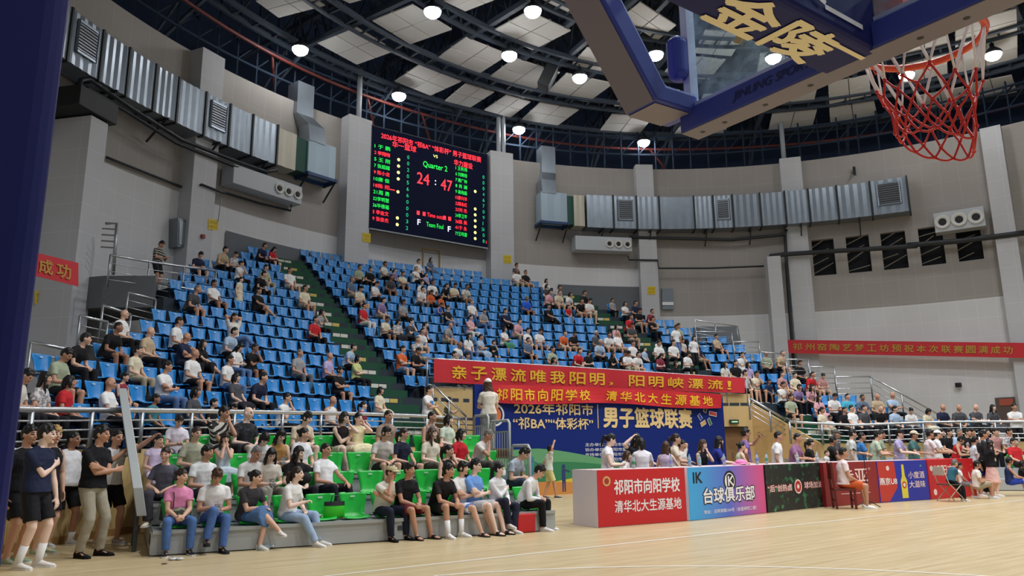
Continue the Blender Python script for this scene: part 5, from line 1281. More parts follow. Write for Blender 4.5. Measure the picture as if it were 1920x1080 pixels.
def shoe_mesh(name, m, toe, ankle, fz, s, sole_m, parent, kind='shoe'):
    """shoe under an ankle; toe: horizontal direction; fz: vertical of the sole"""
    t = Vector((toe[0], toe[1], 0)).normalized(); pz = math.asin(max(-.9, min(.9, toe[2]))) if len(toe) > 2 else 0
    F = Vector((t.x * math.cos(pz), t.y * math.cos(pz), math.sin(pz))); S_ = Vector((t.y, -t.x, 0)); U = S_.cross(F); a = Vector(ankle)
    o_ = a - U * .078 * s - F * .055 * s
    def ring(d, w, h, z0=.012): return [o_ + F * d * s + S_ * w * s * math.cos(2 * PI * i / 12) * (1 if math.sin(2 * PI * i / 12) < .3 else .82) + U * (z0 + (h - z0) * (.5 + .5 * math.sin(2 * PI * i / 12))) * s for i in range(12)]
    mb = MB()
    if kind == 'shoe': mb.loft([ring(-.01, .022, .07), ring(.0, .034, .092), ring(.06, .038, .098), ring(.10, .040, .085), ring(.16, .046, .062), ring(.21, .046, .05), ring(.25, .034, .040), ring(.265, .015, .032)])
    else: mb.loft([ring(.10, .052, .075, .02), ring(.13, .054, .072, .02), ring(.17, .055, .062, .02)])
    sh = mb.build(name, m, parent, smooth=True)
    mb = MB(); pr = [(-.012, .024), (.05, .038), (.12, .042), (.18, .051), (.23, .047), (.268, .022)]
    up = [o_ + F * d * s + S_ * w * s for d, w in pr] + [o_ + F * d * s - S_ * w * s for d, w in reversed(pr)]
    mb.prism(up, tuple(U * .022 * s)); mb.build('sole', sole_m, sh); return sh
def person(label, pos, rz, H=1.72, fem=False, seat=None, floor=0.0, lean=.05, slean=0, twist=0, head=(0, 0, 0), hands=('lap', 'lap'), feet=None, tone='m', hair=('short', 'k'), top=('tee', '#e6e6e4'), bottom=('long', '#20222a'), shoes=('shoe', '#e8e8e6'), girth=1.0, vox=.010, name='person', group=None, cat='person', mouth=None, curl=.5, cap=None, mask=False, glasses=False, poles=(None, None), knees=(None, None), extra=None, simple=False, socks=None, root_only=False, toes=(None, None), parts=True, brow=True):
    """builds one figure at pos, facing local +Y; seat: height of the seat above the floor level of pos, or None when standing"""
    s = H / 1.72; F = Fig(); X = (1, -1)    # index 0 = right, 1 = left
    hipw = (.088 if not fem else .092) * s; sw = (.178 if not fem else .156) * s
    hz = (seat + .105 * s) if seat is not None else .91 * s + floor
    pel = Vector((0, 0, hz))
    B = Matrix.Rotation(-lean, 3, 'X') @ Matrix.Rotation(slean, 3, 'Y'); T = Matrix.Rotation(twist, 3, 'Z')
    def sp(t):      # spine point at length t (bends progressively)
        f = min(1.0, max(0, t) / (.3 * s)); R = Matrix.Rotation(-lean * (.5 + .5 * f), 3, 'X') @ Matrix.Rotation(slean, 3, 'Y'); return pel + R @ Vector((0, -.012 * s * math.sin(min(1, max(0, t) / (.5 * s)) * PI), t))
    tw = lambda t: Matrix.Rotation(twist * min(1, max(0, t / (.45 * s))), 3, 'Z')
    g = girth
    prof = [(-.085, .10, .085), (-.04, .155, .115), (.03, .168 if not fem else .172, .118 * g), (.12, .150 if not fem else .138, .108 * g), (.20, .142 if not fem else .124, .103 * g), (.30, .158 if not fem else .138, .110 * (g * .5 + .5)), (.38, .168 if not fem else .146, .112 if not fem else .115), (.45, .155 if not fem else .13, .088), (.495, .095, .062), (.525, .058, .056)]
    def ring(t, w, d, ex=0.0, n=20):
        c = sp(t * s); R = B @ tw(t * s); w = w * s * (1 + (g - 1) * .8 * (1 if t < .3 else .3)) + ex; d = d * s + ex; off = .02 * s * (g - 1) * 4 if .0 < t < .3 else 0
        return [c + R @ Vector((w * math.copysign(abs(math.cos(2 * PI * i / n)) ** .8, math.cos(2 * PI * i / n)), d * math.copysign(abs(math.sin(2 * PI * i / n)) ** .9, math.sin(2 * PI * i / n)) + off, 0)) for i in range(n)]
    R1 = B @ tw(.45 * s)
    sh = [sp(.422 * s) + R1 @ Vector((x * sw, 0, 0)) for x in X]
    neck = sp(.515 * s) + R1 @ Vector((0, .0, 0)); hs = 1.0 * s * (1.0 if not simple else 1.0)
    HM = Matrix.Rotation(head[0], 3, 'Z') @ Matrix.Rotation(-lean * .25 - head[1], 3, 'X') @ Matrix.Rotation(head[2], 3, 'Y')
    hc = neck + R1 @ Vector((0, .012 * s, .075 * s)) + HM @ Vector((0, .028 * s, .085 * s))
    hsc = s * (1.0 if H > 1.5 else (1.0 + (1.5 - H) * .45)); 
    inn = lambda p: (p[0], p[1] * (.93 if p[0] < .44 else 1), p[2] * (.93 if p[0] < .44 else 1))
    mb = MB(); mb.loft([ring(*inn(p)) for p in prof])
    limb(mb, [sp(.46 * s), neck + (hc - neck) * .25, hc + HM @ Vector((0, -.02 * s, -.05 * s))], [.062 * s, .053 * s, .055 * s], 12)
    head_mesh(mb, hc, HM, hsc, simple)
    # arms
    L1, L2 = .285 * s, .25 * s; arms = []
    # legs first (hands may rest on them)
    ft = feet or (((.12, .43), (-.12, .43)) if seat is not None else ((.10, .02), (-.10, -.02)))
    LG1, LG2 = .43 * s, .425 * s; legs = []
    for i in (0, 1):
        hip = pel + Vector((X[i] * hipw, 0, -.01 * s)); q = ft[i]
        if isinstance(q, str) and q == 'over':     # crossed over the other knee
            q = None
        legs.append([hip, q])
    for i in (0, 1):
        hip, q = legs[i]
        if q is None: continue
        an = Vector((q[0] * s, q[1] * s, (q[2] * s if len(q) > 2 else 0) + floor + .078 * s)); k = knees[i] or (Vector((X[i] * .22, 1, .55)) if seat is not None else Vector((X[i] * .1, 1, 0)))
        kn, an = ik(hip, an, LG1, LG2, k); legs[i] = [hip, kn, an]
    for i in (0, 1):
        if len(legs[i]) == 2:
            hip = legs[i][0]; ok = legs[1 - i][1]; kn = ok + Vector((X[i] * .03, -.02, .10)) * s
            d = (kn - hip).normalized(); kn = hip + d * LG1; an = kn + (Vector((-X[i] * .36, .62, -.68)).normalized()) * LG2; legs[i] = [hip, kn, an]
    for i in (0, 1):
        hip, kn, an = legs[i]; sg = (kn - hip); cf = kn.lerp(an, .3) + (kn - hip).normalized() * -.012 * s
        limb(mb, [hip, hip.lerp(kn, .5), kn], [.086 * s * (g * .5 + .5), .074 * s * (g * .5 + .5), .054 * s], 12); limb(mb, [kn, cf, kn.lerp(an, .65), an], [.053 * s, .055 * s, .042 * s, .036 * s], 12)
        tdir = toes[i] or ((an - hip).x * .25 + X[i] * .15, 1.0, 0)
        fd = Vector(tdir); fd.normalize(); legs[i].append(fd)
        # bare foot inside the shoe
        def fr(d, w, h): return [an + fd * d * s + Vector((fd.y, -fd.x, 0)) * w * s * math.cos(2 * PI * j / 10) + Vector((0, 0, (-.066 + h * (.5 + .5 * math.sin(2 * PI * j / 10))) * s)) for j in range(10)]
        mb.loft([fr(-.045, .018, .05), fr(-.02, .03, .075), fr(.05, .034, .07), fr(.12, .043, .045), (fr(.17, .04, .032)), fr(.195, .02, .025)])
    front = R1 @ Vector((0, 1, 0))
    for i in (0, 1):
        t = hands[i]; o = 1 - i; x = X[i]; kn, hip = legs[i][1], legs[i][0]; pole = Vector((x * .7, -.45, -.6)); palm = Vector((0, 0, -1)); cu = curl
        cz = sp(.32 * s)
        if isinstance(t, str):
            if t == 'lap': p = hip.lerp(kn, .62) + Vector((-x * .045 * s, .0, .095 * s))
            elif t == 'knee': p = hip.lerp(kn, .93) + Vector((-x * .015, .0, .082 * s))
            elif t == 'clasp': p = (legs[0][1] + legs[1][1]) / 2 + Vector((x * .045 * s, -.06 * s, .06 * s)); palm = Vector((-x, 0, -.2)); cu = .8
            elif t == 'claspf': p = (legs[0][1] + legs[1][1]) / 2 + Vector((x * .045 * s, .06 * s, .03 * s)); palm = Vector((-x, 0, -.2)); cu = .9
            elif t == 'cross': p = sp((.25 if i else .215) * s) + R1 @ Vector((-x * .115 * s, (.185 if i else .225) * s * (g * .6 + .4), 0)); pole = Vector((x * 1.0, -.1, -.75)); palm = Vector((0, -1, 0)); cu = .35
            elif t == 'chin': p = hc + HM @ Vector((x * .03 * s, .105 * s, -.155 * s)); pole = Vector((x * .35, .3, -1)); palm = Vector((0, -1, .4)); cu = 1.0
            elif t == 'cheek': p = hc + HM @ Vector((x * .085 * s, .075 * s, -.13 * s)); pole = Vector((x * .5, .2, -1)); palm = Vector((-x, -.3, .2)); cu = .7
            elif t == 'phone': p = sp(.2 * s) + R1 @ Vector((x * .05 * s, .30 * s, -.02 * s)); palm = Vector((-x * .6, -.5, .5)); cu = .7
            elif t == 'phone_up': p = hc + HM @ Vector((x * .06 * s, .30 * s, -.09 * s)); palm = Vector((-x * .6, -.5, .3)); cu = .7
            elif t == 'down': p = sh[i] + Vector((x * .075, .03, -.515)) * s; palm = Vector((-x, 0, 0)); cu = .45
            elif t == 'hip': p = pel + Vector((x * .21 * s, .02 * s, .08 * s)); pole = Vector((x, -.5, -.1)); palm = Vector((-x, 0, 0))
            elif t == 'back': p = pel + Vector((x * .05 * s, -.17 * s, .06 * s)); pole = Vector((x, -.6, 0)); palm = Vector((0, -1, 0))
            elif t == 'behind_head': p = hc + HM @ Vector((x * .06 * s, -.12 * s, .0)); pole = Vector((x, .4, .5)); palm = Vector((0, 1, 0))
            elif t == 'table': p = pel + Vector((x * .16 * s, .36 * s, .17 * s)); palm = Vector((0, 0, -1)); cu = .3
            elif t == 'rail': p = sp(.36 * s) + R1 @ Vector((x * .14 * s, .36 * s, 0))
            elif t == 'wave': p = hc + Vector((x * .20 * s, .10 * s, .26 * s)); pole = Vector((x, -.1, -.4)); palm = Vector((0, 1, 0)); cu = .1
            elif t == 'elbow': p = sp(.30 * s) + R1 @ Vector((-x * .17 * s, .09 * s, .0)); pole = Vector((x * .8, .3, -1)); palm = Vector((0, -1, 0)); cu = .6
        else: p = Vector(t[:3]) * s + Vector((0, 0, floor if seat is None else 0)); cu = t[3] if len(t) > 3 else curl
        if poles[i]: pole = Vector(poles[i])
        el, p = ik(sh[i], p, L1, L2, pole)
        limb(mb, [sp(.487 * s) + R1 @ Vector((x * .045 * s, -.01 * s, 0)), sh[i], sh[i].lerp(el, .45), el], [.042 * s, .049 * s, .044 * s, .037 * s], 12); limb(mb, [el, el.lerp(p, .3), p], [.038 * s, .041 * s, .026 * s], 12, cap1=True)
        hd = (p - el).normalized()
        if isinstance(t, str) and t in ('lap', 'knee', 'table', 'rail'): hd = (hd + Vector((-x * .15, .35, -.25))).normalized()
        if isinstance(t, str) and t == 'cross': hd = (hd + R1 @ Vector((-x * .6, -.15, .1))).normalized()
        if isinstance(t, str) and t in ('cheek', 'chin'): hd = (hd + Vector((0, 0, .8))).normalized()
        if isinstance(t, str) and t in ('clasp', 'claspf'): hd = (hd + Vector((-x * .5, .5, -.1))).normalized()
        hand(mb, p, hd, palm, x * -1 if False else (1 if x > 0 else -1), cu, s * (1.0 if not fem else .92), simple)
        arms.append((sh[i], el, p, hd))
    F.head, F.HM, F.arms, F.legs, F.s, F.sp, F.R1, F.pel, F.sh, F.hc = hc, HM, arms, legs, s, sp, R1, pel, sh, hc
    body = pend(name, mb, vox, 2, [skin(tone), EYE, LIP], None, paint=(tuple(hc), HM, hsc, mouth, brow))
    F.root = body
    # shirt
    kind, col = top[0], top[1]; tm = col if not isinstance(col, str) else cloth(col)
    if kind:
        mb = MB(); ex = .014 * s + (.006 if kind in ('tee', 'shirt') else 0)
        hem = -.02 if kind in ('tee', 'shirt', 'polo', 'vest', 'long') else .04
        if kind == 'dress': hem = .0
        rg = [ring(hem, .172 if not fem else .168, .13 * g, ex)] + [ring(*p, ex) for p in prof if hem + .03 < p[0] < .44] + [ring(.45, .14 if kind != 'vest' else .12, .086, ex), ring(.485, .10 if kind != 'vest' else .075, .074, ex), ring(.507, .066 if kind != 'vest' else .055, .062, ex)]
        mb.loft(rg)
        sl = {'tee': .62, 'polo': .55, 'shirt': .62, 'dress': .25, 'vest': 0, 'long': 1.0, 'blouse': .5, 'half': .9}.get(kind, .6)
        for i in (0, 1):
            a, el, w, hd = arms[i]; x = X[i]; st = sp(.405 * s) + R1 @ Vector((x * sw * .5, 0, 0))
            if kind == 'vest' and sl == 0:
                limb(mb, [st, sp(.43 * s) + R1 @ Vector((x * sw * .72, 0, .01))], [.068 * s, .052 * s], 10); continue
            limb(mb, [sp(.481 * s) + R1 @ Vector((x * .055 * s, -.01 * s, 0)), a], [.053 * s, .061 * s], 12); limb(mb, [st, a], [.064 * s, .056 * s], 12)
            if kind == 'long': limb(mb, [a, a.lerp(el, .5), el], [.059 * s, .056 * s, .051 * s], 12); limb(mb, [el, el.lerp(w, .93)], [.053 * s, .038 * s], 12, cap1=False)
            else:
                e_ = a.lerp(el, sl); mb.sphere(a, .059 * s, 12, 8); mb.tube([a, a.lerp(e_, .5), e_], [.059 * s, .059 * s, .063 * s], 14)
        if kind in ('polo', 'shirt', 'long') and kind != 'tee':
            c0 = sp(.492 * s); R = R1; mb.loft([[c0 + R @ Vector((q * s * math.cos(2 * PI * k / 16), q * .92 * s * math.sin(2 * PI * k / 16), h * s)) for k in range(16)] for q, h in ((.078, -.02), (.070, .022), (.079, .012), (.088, -.02))])
        F.shirt = pend({'tee': 't_shirt', 'polo': 'polo_shirt', 'shirt': 'shirt', 'dress': 'dress', 'vest': 'vest', 'long': 'shirt', 'blouse': 'blouse', 'half': 't_shirt'}[kind], mb, vox * 1.15, 2, [tm], body, disp=.022 * s if not simple else .014)
    bk, bc = bottom; bmn = bc if not isinstance(bc, str) else cloth(bc)
    if bk:
        mb = MB(); ex = .012 * s
        mb.loft([ring(-.09, .11, .09, ex)] + [ring(-.045, .16, .118, ex), ring(.03, .17, .12 * g, ex), ring(.085, .156, .112 * g, ex)])
        if bk in ('long', 'shorts', 'wide'):
            for i in (0, 1):
                hip, kn, an, fd = legs[i]; w = 1.25 if bk == 'wide' else 1.0
                if bk == 'shorts': e_ = hip.lerp(kn, .84); limb(mb, [hip, hip.lerp(kn, .45)], [.098 * s, .095 * s], 14, cap1=False); mb.tube([hip.lerp(kn, .4), e_], [.095 * s, .092 * s], 16)
                else: limb(mb, [hip, hip.lerp(kn, .5), kn], [.098 * s, .086 * s, .070 * s * w], 14); limb(mb, [kn, kn.lerp(an, .35), kn.lerp(an, .97)], [.070 * s * w, .067 * s * w, .058 * s * w * (1.1 if w > 1 else 1)], 14, cap1=False)
        elif bk == 'skirt':
            k0, k1 = legs[0][1], legs[1][1]
            if seat is not None:
                mid = (k0 + k1) / 2; hm = pel; fw = (mid - hm); fw.normalize(); sd = Vector((fw.y, -fw.x, 0)).normalized(); up = sd.cross(fw); wk = max(.13 * s, (k0 - k1).length / 2 + .075 * s)
                def rr(t, w, h, dz): c = hm.lerp(mid, t) + up * dz * s; return [c + sd * w * math.cos(2 * PI * j / 16) + up * h * s * math.sin(2 * PI * j / 16) for j in range(16)]
                mb.loft([rr(-.1, .15 * s, .10, 0), rr(.4, .18 * s, .105, 0), rr(.85, wk + .03, .115 + (.04 if 'over' in ft else 0), .01), rr(1.06, wk + .03, .115 + (.05 if 'over' in ft else 0), -.02), rr(1.14, wk + .01, .11, -.09)])
            else:
                c = pel; rr = lambda z, w, d: [c + Vector((w * s * math.cos(2 * PI * j / 18), d * s * math.sin(2 * PI * j / 18), z * s)) for j in range(18)]
                mb.loft([rr(.06, .16, .115), rr(-.1, .19, .15), rr(-.3, .215, .19), rr(-.5 if H > 1.3 else -.42, .245, .22)])
        F.pants = pend({'long': 'trousers', 'shorts': 'shorts', 'wide': 'trousers', 'skirt': 'skirt'}[bk], mb, vox * 1.15, 2, [bmn], body, disp=.018 * s if not simple else .01)
    if hair[0] and hair[0] != 'bald':
        mb = MB(); hair_mesh(mb, hc, HM, hsc, hair[0]); F.hair = pend('hair', mb, vox * .85, 1, [hairm(hair[1])], body, disp=.024 * s, tex=HTX)
    if cap:
        mb = MB(); cap_mesh(mb, hc, HM, hsc); mb.build('cap', cloth(cap), body, smooth=True)
    if mask:
        mb = MB(); V = lambda x, y, z: hc + HM @ Vector((x * hsc, y * hsc, z * hsc)); mb.grid(lambda u, v: V(.066 * math.sin((u - .5) * 2.4), .078 + .035 * math.cos((u - .5) * 2.6) - .012 * abs(v - .5), -.105 + .10 * v), 10, 5); k_ = mb.build('face_mask', mat('mask_white', '#dfe4ea', .7), body, smooth=True)
    if glasses:
        mb = MB(); V = lambda x, y, z: hc + HM @ Vector((x * hsc, y * hsc, z * hsc))
        for sx in (-1, 1): mb.tube([V(sx * .033 + .022 * math.cos(2 * PI * j / 14), .098, .004 + .017 * math.sin(2 * PI * j / 14)) for j in range(14)], .0022, 5, closed=True); mb.tube([V(sx * .055, .096, .008), V(sx * .078, .02, .008)], .0022, 5)
        mb.tube([V(-.011, .1, .008), V(.011, .1, .008)], .0022, 5); mb.build('glasses', INK, body)
    if shoes and shoes[0]:
        sm = cloth(shoes[1]); so = mat('sole_white', '#e4e2dc', .6) if len(shoes) < 3 else cloth(shoes[2])
        for i in (0, 1):
            hip, kn, an, fd = legs[i]
            shoe_mesh('shoe' if shoes[0] == 'shoe' else 'sandal', sm, fd, an, 0, s, so, body, shoes[0])
            if socks:
                mb = MB(); mb.tube([an + (kn - an) * (.5 if socks[1] else .3), an + (kn - an) * .15, an - Vector((0, 0, .02 * s))], [.050 * s, .045 * s, .044 * s], 12); mb.build('sock', cloth(socks[0]), body, smooth=True)
    if extra: extra(F, body)
    body.location = pos; body.rotation_euler = (0, 0, rz)
    if label: tag(body, label, cat, group)
    return F
def phone_at(F, i=0, col='#15161a'):
    def fn(F, body):
        a, el, w, hd = F.arms[i]; o = F.arms[1 - i][2]; c = w + hd * .09 * F.s + Vector((0, 0, .03)); mb = MB(); M = F.R1 @ Matrix.Rotation(-.7, 3, 'X'); mb.box(c, (.075, .15, .009), mtx=M)
        k = mb.build('phone', mat('phone_black', col, .25), None, bevel=.003); PHONES.append((k, body))
    return fn
PHONES = []
# ================================================================== PULL-OUT BLEACHER WITH GREEN SEATS
BA, BD, BN = Vector((-.68, 10.39, 0)), Vector((.988, -.155, 0)), Vector((.155, .988, 0)); BRZ = 2.986
BL_LEN = 6.35; PLAT = [.335 + .315 * i for i in range(4)]
def blp(s, off, z=0.0): return BA + BD * s + BN * off + Vector((0, 0, z))
BL_GREY = mat('bleacher_grey', '#b0b4b4', .55, metal=.2); BL_TOP = mat('bleacher_deck', '#82888a', .7); BL_DARK = mat('bleacher_dark', '#3c4145', .6)
bl_ = empty('pullout_bleacher', BA, math.atan2(BD.y, BD.x)); tag(bl_, 'grey pull-out bleacher of four tiers on the wooden floor, filled with green seats', 'bleacher')
for i in range(4):
    mb = MB(); z = PLAT[i]; lo = 0 if i == 0 else PLAT[i - 1]
    mb.box((BL_LEN / 2 - .1, .8 * i + .42, z - .025), (BL_LEN, .84, .05)); t_ = mb.build('tier', BL_TOP, bl_)
    mb = MB(); mb.box((BL_LEN / 2 - .1, .8 * i + .02, (lo + z - .05) / 2 + .01), (BL_LEN, .03, z - lo - .06)); mb.build('riser', BL_GREY, t_)
    mb = MB(); mb.box((BL_LEN / 2 - .1, .8 * i - .012, z - .02), (BL_LEN, .03, .05)); mb.build('nosing', mat('bleacher_nosing', '#aeb3b4', .4, metal=.4), t_)
    for sx in (-.1, BL_LEN - .1):
        mb = MB(); mb.box((sx, .8 * i + .42, z / 2), (.03, .82, z - .05)); mb.build('end_panel', BL_GREY, t_)
mb = MB(); mb.box((BL_LEN / 2 - .1, 3.45, PLAT[3] / 2), (BL_LEN, .5, PLAT[3])); mb.build('rear_deck', BL_DARK, bl_)
mb = MB(); mb.box((-.118, .28, .20), (.012, .34, .12)); mb.build('end_slot', BL_DARK, bl_)
mb = MB(); mb.box((3.46, -.001, .19), (.10, .012, .07)); mb.build('socket_box', BL_DARK, bl_)
# left guard: a tall grey steel plate leaning back along the tiers
gp = empty('guard_plate', blp(-.30, 0)); gp.rotation_euler = (0, 0, math.atan2(BD.y, BD.x)); tag(gp, 'tall grey sloping steel guard plate at the left end of the bleacher', 'guard')
GPROF = [(.55, .5), (1.0, .5), (3.55, 1.9), (3.55, 2.32), (3.40, 2.52), (3.22, 2.5), (1.0, 1.25), (.55, .9)]
mb = MB(); mb.prism([(.10 - .21 * z, y, z) for y, z in GPROF], (.13, 0, 0)); mb.build('plate', BL_GREY, gp, bevel=.01)
mb = MB(); mb.tube([(0, .7, .0), (0, .7, .6)], .03, 8); mb.tube([(0, 1.6, 0), (0, 1.6, .9)], .03, 8); mb.build('leg', BL_DARK, gp)
mb = MB(); mb.box((-.35, 3.38, 2.33), (.12, .10, .12)); mb.build('hand_hole', BL_DARK, gp)
# right end guard frames: tubes with vertical bars
for i, (o0, o1, z0, z1) in enumerate(((1.0, 1.75, .66, 1.45), (1.85, 2.75, 1.0, 1.95), (2.85, 3.6, 1.3, 2.1))):
    e = empty('end_guard_frame', blp(6.3, o0)); e.rotation_euler = (0, 0, math.atan2(BD.y, BD.x)); tag(e, 'grey tube guard frame with upright bars at the right bleacher end, %s from the front' % ordn(i + 1), 'guard')
    L = o1 - o0; mb = MB(); mb.tube([(0, 0, 0 if i == 0 else z0 - .3), (0, 0, z1 - .06), (0, .06, z1), (0, L - .06, z1), (0, L, z1 - .06), (0, L, z0 - .3)], .028, 8); mb.build('frame', BL_GREY, e, smooth=True)
    mb = MB(); mb.tube([(0, 0, z1 - .22), (0, L, z1 - .22)], .018, 6); mb.build('cross_bar', BL_GREY, e)
    for k in range(1, 8): mb = MB(); mb.tube([(0, L * k / 8, z0 - .25), (0, L * k / 8, z1 - .22)], .010, 6); mb.build('upright', BL_GREY, e)
BSEATS = []
for i in range(4):
    for j in range(12): BSEATS.append(dict(row=i, j=j, s=.22 + .515 * j, occ=False))
HERO = []
def sit(row, hx, hy, label, **kw):
    """a figure on the bleacher: head at pixel (hx, hy) on the given tier"""
    p = on_plane(hx, hy, tuple(blp(0, .40 + .8 * row)), tuple(BN)); s = (Vector(p) - BA).dot(BD)
    turn = kw.pop('turn', .25); dz = kw.pop('dz', 0); shift = kw.pop('shift', 0.0)
    fl = 0.0 if row == 0 else PLAT[row - 1]; base = blp(s + shift, .31 + .8 * row, fl)
    for b_ in BSEATS:
        if b_['row'] == row and abs(b_['s'] - s - shift) < .27: b_['occ'] = True
    kw.setdefault('vox', .0085 if row == 0 else .0095); kw['H'] = kw['H'] * .955
    return person(label, base, BRZ + turn, seat=PLAT[row] - fl + .015 + dz, **kw)
def stand(x, y, label, **kw):
    turn = kw.pop('turn', .25); p = on_z(x, y, 0.0); return person(label, (p[0], p[1], 0), BRZ + turn, **kw)
G = 'seated spectators on the bleacher'
WT = '#e9e8e6'; BKT = '#191a1e'; JN = '#4e6fa6'; LJ = '#9db3cf'
# --- front tier
def pink_bag(F, body):
    mb = MB(); c = F.pel + Vector((-.02, .17, .10)); mb.sphere(c, (.15, .05, .085), 16, 10); b_ = mb.build('crossbody_bag', blotch('camo_bag', '#3d4238', '#8a8a70', 18), body, smooth=True)
    mb = MB(); mb.tube([F.sh[0] + Vector((-.06, .0, .075)), F.sp(.34) + Vector((.075, .155, 0)), c + Vector((.10, .02, .07))], .007, 6); mb.tube([F.sh[0] + Vector((-.06, .0, .075)), F.sp(.3) + Vector((.03, -.15, 0)), c + Vector((.1, -.25, .03))], .007, 6); mb.build('bag_strap', BKT_M, b_)
BKT_M = mat('strap_black', '#17171a', .6)
sit(0, 337, 890, 'woman in pink polo and blue jeans with small camouflage bag, hands clasped', H=1.62, fem=True, hair=('bun', 'b'), top=('polo', '#e58fb8'), bottom=('long', JN), shoes=('shoe', '#1b1b1f', '#d8d8d8'), hands=('clasp', 'clasp'), lean=.08, turn=.05, head=(.75, -.02, 0), feet=((.17, .42), (-.17, .42)), extra=pink_bag, girth=1.08, tone='m')
sit(0, 402, 885, 'man in white polo and jeans looking down at phone, legs crossed', H=1.68, hair=('mop', 'n'), top=('polo', WT), bottom=('long', '#4f6ea8'), shoes=('shoe', '#1a1a1d', '#2a2a2a'), hands=('lap', 'phone'), lean=.14, turn=.15, head=(-.1, .5, 0), feet=((.16, .40, .12), (-.06, .46)), extra=phone_at(None, 1), tone='t', knees=((-.05, 1, .6), (-.1, 1, .6)))
sit(0, 463, 898, 'woman in dark grey tee and denim skirt, white sandals, legs crossed', H=1.60, fem=True, hair=('bun', 'k'), top=('tee', '#3e3c40'), bottom=('skirt', '#54749f'), shoes=('shoe', '#e6e2d8'), hands=('knee', 'clasp'), lean=.32, turn=.40, head=(.65, -.05, 0), feet=('over', (-.02, .44)), tone='m')
def jersey(F, body): pass
sit(0, 540, 892, 'woman in white tee and light jeans yawning, legs stretched out to the right', H=1.64, fem=True, hair=('pony', 'b'), top=('tee', WT), bottom=('long', LJ), shoes=('shoe', '#e8e6e0'), hands=((.0, .34, .70, .9), 'lap'), lean=.22, turn=.75, head=(.35, -.1, 0), feet=((.05, .62), (-.16, .55)), tone='p', mouth='open')
def tee_letters(F, body):
    mb = MB(); c = F.sp(.22) + F.R1 @ Vector((-.02, .16, 0)); 
sit(0, 715, 893, 'man in cream tee, khaki cap and navy trousers resting cheek on hand', H=1.66, hair=('short', 'b'), cap='#cbbf98', top=('tee', '#e2ddcf'), bottom=('long', '#1d2334'), shoes=('shoe', '#15161a', '#15161a'), hands=('cheek', 'elbow'), lean=.30, turn=.35, head=(.35, .05, 0), feet=((.10, .40), (-.20, .42)), tone='t')
sit(0, 745, 882, 'young man in black tee and maroon shorts behind the capped man', H=1.70, hair=('short', 'k'), top=('polo', BKT), bottom=('shorts', '#6d2026'), shoes=('sandal', '#1c1c1f', '#2a2a2c'), hands=('clasp', 'clasp'), lean=.2, turn=.3, head=(.25, 0, 0), feet=((.02, .42), (-.26, .46)), tone='t', shift=.08)
sit(0, 817, 882, 'young man in black tee leaning forward, white socks and white shoes', H=1.74, hair=('short', 'k'), top=('tee', '#1d1a1c'), bottom=('shorts', '#232328'), shoes=('shoe', '#e9e8e8'), socks=('#ecebea', True), hands=('claspf', 'claspf'), lean=.42, turn=.35, head=(.5, -.15, 0), feet=((.16, .46), (-.14, .46)), tone='t')
sit(0, 840, 880, 'man in white tee and blue flowered shorts behind the man in black', H=1.68, hair=('mop', 'k'), top=('tee', '#e4e2e0'), bottom=('shorts', blotch('flower_shorts', '#5d83c4', '#dfe6f2', 16, .5)), shoes=('sandal', '#33333a', '#33333a'), hands=('cross', 'cross'), lean=.05, turn=.45, head=(.3, 0, 0), feet=((.05, .55), (-.22, .58)), tone='m', shift=.18)
sit(0, 873, 862, 'man in light blue tee, arms crossed, pale grey shorts and black slides', H=1.76, hair=('short', 'k'), top=('tee', '#6f9bdc'), bottom=('shorts', '#c4c2c4'), shoes=('sandal', '#2c2c30', '#2c2c30'), hands=('cross', 'cross'), lean=.02, turn=.55, head=(.35, 0, 0), feet=((.08, .52), (-.12, .55)), tone='p', glasses=True, shift=.10)
sit(0, 925, 885, 'woman in white shirt with face mask and navy trousers, feet crossed', H=1.62, fem=True, hair=('pony', 'k'), mask=True, top=('long', '#e6e6ea'), bottom=('long', '#23263a'), shoes=('shoe', '#ddd6d0'), hands=('elbow', 'lap'), lean=.12, turn=.35, head=(.35, 0, 0), feet=((.06, .40, .1), (-.02, .44)), tone='p')
sit(0, 985, 892, 'man in white shirt and black trousers, head bowed, at the bleacher right end', H=1.70, hair=('short', 'k'), top=('long', '#e8e8ea'), bottom=('long', '#17181c'), shoes=('shoe', '#eceae6'), hands=('clasp', 'clasp'), lean=.45, turn=.75, head=(.15, .45, 0), feet=((.10, .42), (-.14, .42)), tone='m', shift=-.10)
# --- second tier
sit(1, 313, 850, 'woman in dark grey tee and charcoal trousers at the left end, second tier', H=1.62, fem=True, hair=('bun', 'b'), top=('tee', '#5a5a66'), bottom=('wide', '#3c3a42'), shoes=('shoe', '#d8cfc0'), hands=('lap', 'lap'), turn=-.25, head=(-.1, 0, 0), lean=.12, tone='m')
sit(1, 380, 843, 'man in white polo behind the man with the phone, looking right', H=1.68, hair=('short', 'k'), top=('polo', '#e4e5e6'), bottom=('long', '#3a3d48'), hands=('lap', 'lap'), turn=.5, head=(.45, 0, 0), lean=.12, tone='t')
sit(1, 468, 852, 'grey haired man in white tee looking down at hands', H=1.68, hair=('buzz', 'g'), top=('tee', '#e2e1df'), bottom=('long', '#a8a296'), hands=('phone', 'lap'), turn=.3, head=(.3, .4, 0), lean=.2, tone='t')
sit(1, 502, 858, 'long haired woman with glasses in pale beige tee holding a phone', H=1.60, fem=True, hair=('long', 'k'), glasses=True, top=('tee', '#d8d0c4'), bottom=('long', '#8b8479'), hands=('phone', 'phone'), turn=.1, head=(0, .35, 0), lean=.15, tone='p', extra=phone_at(None, 1, '#6a4a52'))
